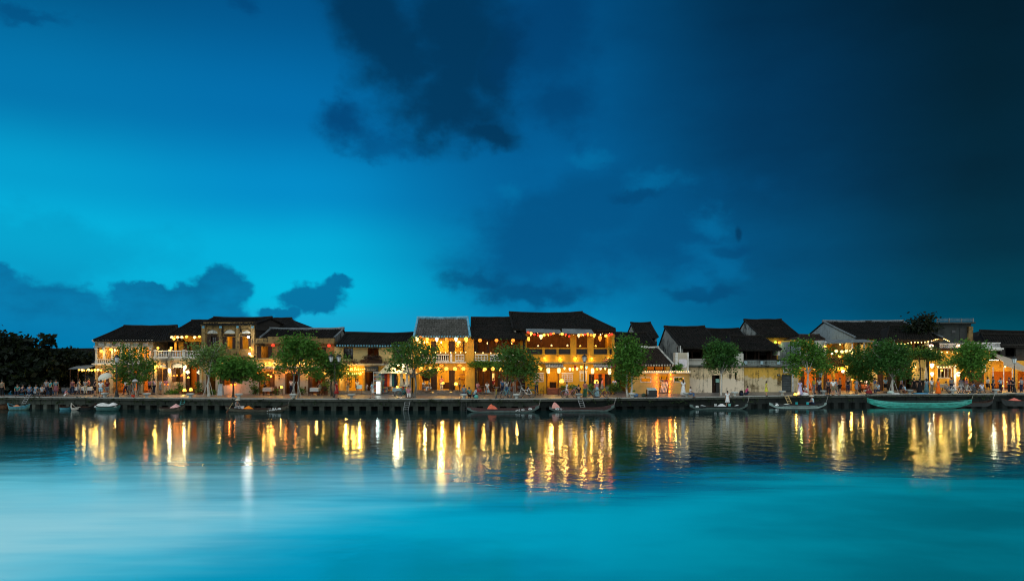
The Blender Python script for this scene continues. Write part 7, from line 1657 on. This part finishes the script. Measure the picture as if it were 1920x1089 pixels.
def goods():
    y = D(700) + 6.4; F = y
    def bx(name, px0, py0, px1, py1, mat, label, cat, d=.5):
        a, c, z0, z1 = X(px0, F), X(px1, F), max(QZ + .25, Z(py1, F)), Z(py0, F); rt = root(name, ((a + c) / 2, F, z0), label, cat); e = .04
        m = MB(); m.box(a, a + e, F, F + d, z0, z1); m.box(c - e, c, F, F + d, z0, z1); m.box(a + e, c - e, F + d - .03, F + d, z0, z1); m.box(a + e, c - e, F, F + d - .03, z1 - e, z1); m.box(a + e, c - e, F, F + d - .03, z0, z0 + e); m.build('case', mat, rt)
        n = 5
        for i in range(1, n): MB().box(a + e, c - e, F + .03, F + d - .03, z0 + (z1 - z0) * i / n - .015, z0 + (z1 - z0) * i / n + .015).build('shelf', mat, rt)
        return rt, a, c, z0, z1
    cols = [(.6, .25, .06), (.5, .45, .3), (.1, .3, .35), (.45, .1, .08), (.55, .5, .2), (.2, .35, .15)]
    for px0, py0, px1, py1, mt, lb in ((700, 697, 715, 737, M_WHITE, 'white open cabinet of bright souvenirs in the shop house'), (716, 700, 726, 737, simple('violet_grey', (.30, .28, .34)), 'grey cabinet of turquoise cloths left of the orange dress')):
        rt, a, c, z0, z1 = bx('cabinet', px0, py0, px1, py1, mt, lb, 'cabinet')
        for i in range(5):
            for j in range(3):
                w = (c - a - .1) / 3; u = a + .05 + w * j; zz = z0 + (z1 - z0) * i / 5 + .045
                o = MB().box(u + .01, u + w - .02, F + .08, F + .3, zz, zz + rnd.uniform(.12, .24)).build('souvenir_box', fab(cols[(i * 3 + j + (2 if px0 > 710 else 0)) % 6])); tag(o, '%s souvenir box, %s on %s shelf from bottom of the %s cabinet' % (('amber', 'tan', 'teal', 'red', 'yellow', 'green')[(i * 3 + j + (2 if px0 > 710 else 0)) % 6], ('left', 'middle', 'right')[j], ORD[i], lb.split(' ')[0]), 'souvenir', 'goods on the shop shelves')
    a, c = X(706.5, F - .3), X(715, F - .3); rt = root('fridge', ((a + c) / 2, F - .5, QZ), 'glowing white drinks fridge in front of the souvenir cabinet', 'fridge'); zt = Z(714, F - .3)
    MB().box(a, c, F - .7, F - .1, QZ + .1, zt).build('case', M_WHITE, rt); MB().box(a + .05, c - .05, F - .74, F - .703, QZ + .2, zt - .05).build('lit_door', glow('fridge_light', (.9, 1.0, .95), 1.4), rt); MB().box(c - .09, c - .06, F - .79, F - .742, QZ + .7, QZ + 1.1).build('handle', M_STEEL, rt)
    lamp_light(rt, (0, -.6, .9), 14 * LAMP, (.9, 1, .95), .1)
    for px, col, lb in ((728.5, (.75, .13, .02), 'long orange dress hanging at the stall'), (724.6, (.16, .02, .02), 'dark red dress hanging at the stall'), (733, (.6, .6, .58), 'white dress hanging at the stall'), (737, (.02, .10, .12), 'dark teal dress hanging at the stall'), (741, (.02, .025, .05), 'navy dress hanging at the stall'), (753, (.55, .52, .40), 'cream dress hanging at the right of the stall'), (763, (.6, .6, .58), 'white gown hanging at the end of the stall')):
        x, z = X(px, F), Z(700, F); rt = root('hanging_dress', (x, F, z), lb, 'dress', 'dresses hanging at the stall'); MB().tube([(x - .18, F, z - .06), (x, F, z), (x + .18, F, z - .06)], .012, 4).build('hanger', M_BROWN, rt)
        MB().lathe([(.05, -.02), (.17, -.1), (.12, -.45), (.18, -.9), (.23, -1.35)], 12, (x, F, z), 1, .4).build('cloth', fab(col), rt, True)
    y = D(674) + 5.8; x, z = X(674, y), QZ; rt = root('menu_easel', (x, y, z), 'pale menu board on a small easel before the yellow shop', 'menu board')
    MB().slab([(x - .28, y - .12, z + .65), (x + .28, y - .12, z + .65), (x + .28, y + .02, z + 1.05), (x - .28, y + .02, z + 1.05)], (0, .03, 0)).build('board', simple('pale_board', (.42, .55, .55), .4), rt)
    for s in (-.22, .22): MB().tube([(x + s, y - .2, z), (x + s, y + .05, z + .9)], .02, 4).build('leg', M_BROWN, rt)
    y = D(1572) + 3.0; x = X(1572.5, y); rt = root('menu_easel', (x, y, z), 'dark chalk menu board in white frame leaning on the pavement', 'menu board')
    MB().slab([(x - .34, y - .1, z + .02), (x + .20, y - .1, z + .02), (x + .12, y + .12, z + .95), (x - .42, y + .12, z + .95)], (0, .03, 0)).build('frame', M_WHITE, rt); MB().slab([(x - .30, y - .115, z + .1), (x + .15, y - .115, z + .1), (x + .09, y + .085, z + .88), (x - .37, y + .085, z + .88)], (0, .012, 0)).build('chalkboard', M_BLACK, rt)
    y = D(1736) + 6.2; x = X(1736, y); zt = Z(686, y); rt = root('closed_parasol', (x, y, QZ), 'closed white parasol beside the yellow sign wall', 'parasol'); MB().tube([(x, y, QZ), (x, y, zt)], .03, 6).build('pole', M_OLDWHITE, rt); MB().lathe([(.20, -1.5), (.18, -.9), (.10, -.3), (.02, .0)], 8, (x, y, zt)).build('cloth', fab((.52, .5, .42)), rt)
    y = D(366) + 6.0; 
    y = D(412) + 5.0; x = X(412, y); rt = root('sandwich_board', (x, y, QZ), 'blank pale standing board left of the umbrella shaped tree', 'board'); MB().slab([(x - .26, y, QZ), (x + .26, y, QZ), (x + .20, y + .2, QZ + 1.15), (x - .20, y + .2, QZ + 1.15)], (0, .03, 0)).build('panel', simple('pale_panel', (.45, .48, .50)), rt); MB().slab([(x - .26, y + .5, QZ), (x + .26, y + .5, QZ), (x + .20, y + .25, QZ + 1.15), (x - .20, y + .25, QZ + 1.15)], (0, .03, 0)).build('rear_panel', simple('pale_panel', (.45, .48, .50)), rt)
    for px, fy, c, lb, w in ((1507, 741.2, WH, 'heap of white sacks right of the lavender dress', .45), (1670, 738.3, (.4, .5, .46), 'white crate of bowls left of the crouching vendor', .35), (1680, 738.8, WH, 'white tray on the quay left of the crouching vendor', .4), (1727, 738.4, (.05, .25, .45), 'blue tarpaulin laid on the quay before the black coat', .8), (1893, 737.6, BEI, 'mat with trinkets on the quay at the far right', .6), (1192, 743.5, (.08, .16, .30), 'blue bag beside the whitewashed trunk', .25), (1207, 743.5, (.05, .08, .06), 'dark bucket left of the black cabinet', .22), (893, 746.6, (.1, .35, .3), 'small mint basket beside the crouching person', .2)):
        y = yfoot(fy); x = X(px, y); h = .12 if 'tarp' in lb or 'mat' in lb or 'tray' in lb else .34; o = MB().lathe([(w * .7, 0), (w, h * .3), (w * .9, h * .7), (w * .3, h)], 9, (x, y, QZ + .005), 1.1, .7).build('street_goods', fab(c), None, True); tag(o, lb, 'goods')
goods()

def quay_weeds():
    r = random.Random(11); mb = MB()
    for i in range(150):
        px = r.uniform(-40, 1960); p = qpt(px); B = [(p.x, p.y - .13, QZ - r.uniform(.0, .5), r.uniform(.08, .5), .06, r.uniform(.05, .22))]
        foliage(mb, B, 14, .13, r, 7, .07)
    o = mb.build('quay_weeds', leafmat('weed', (.010, .022, .010), (.022, .036, .014), .1)); o['kind'] = 'stuff'
quay_weeds()
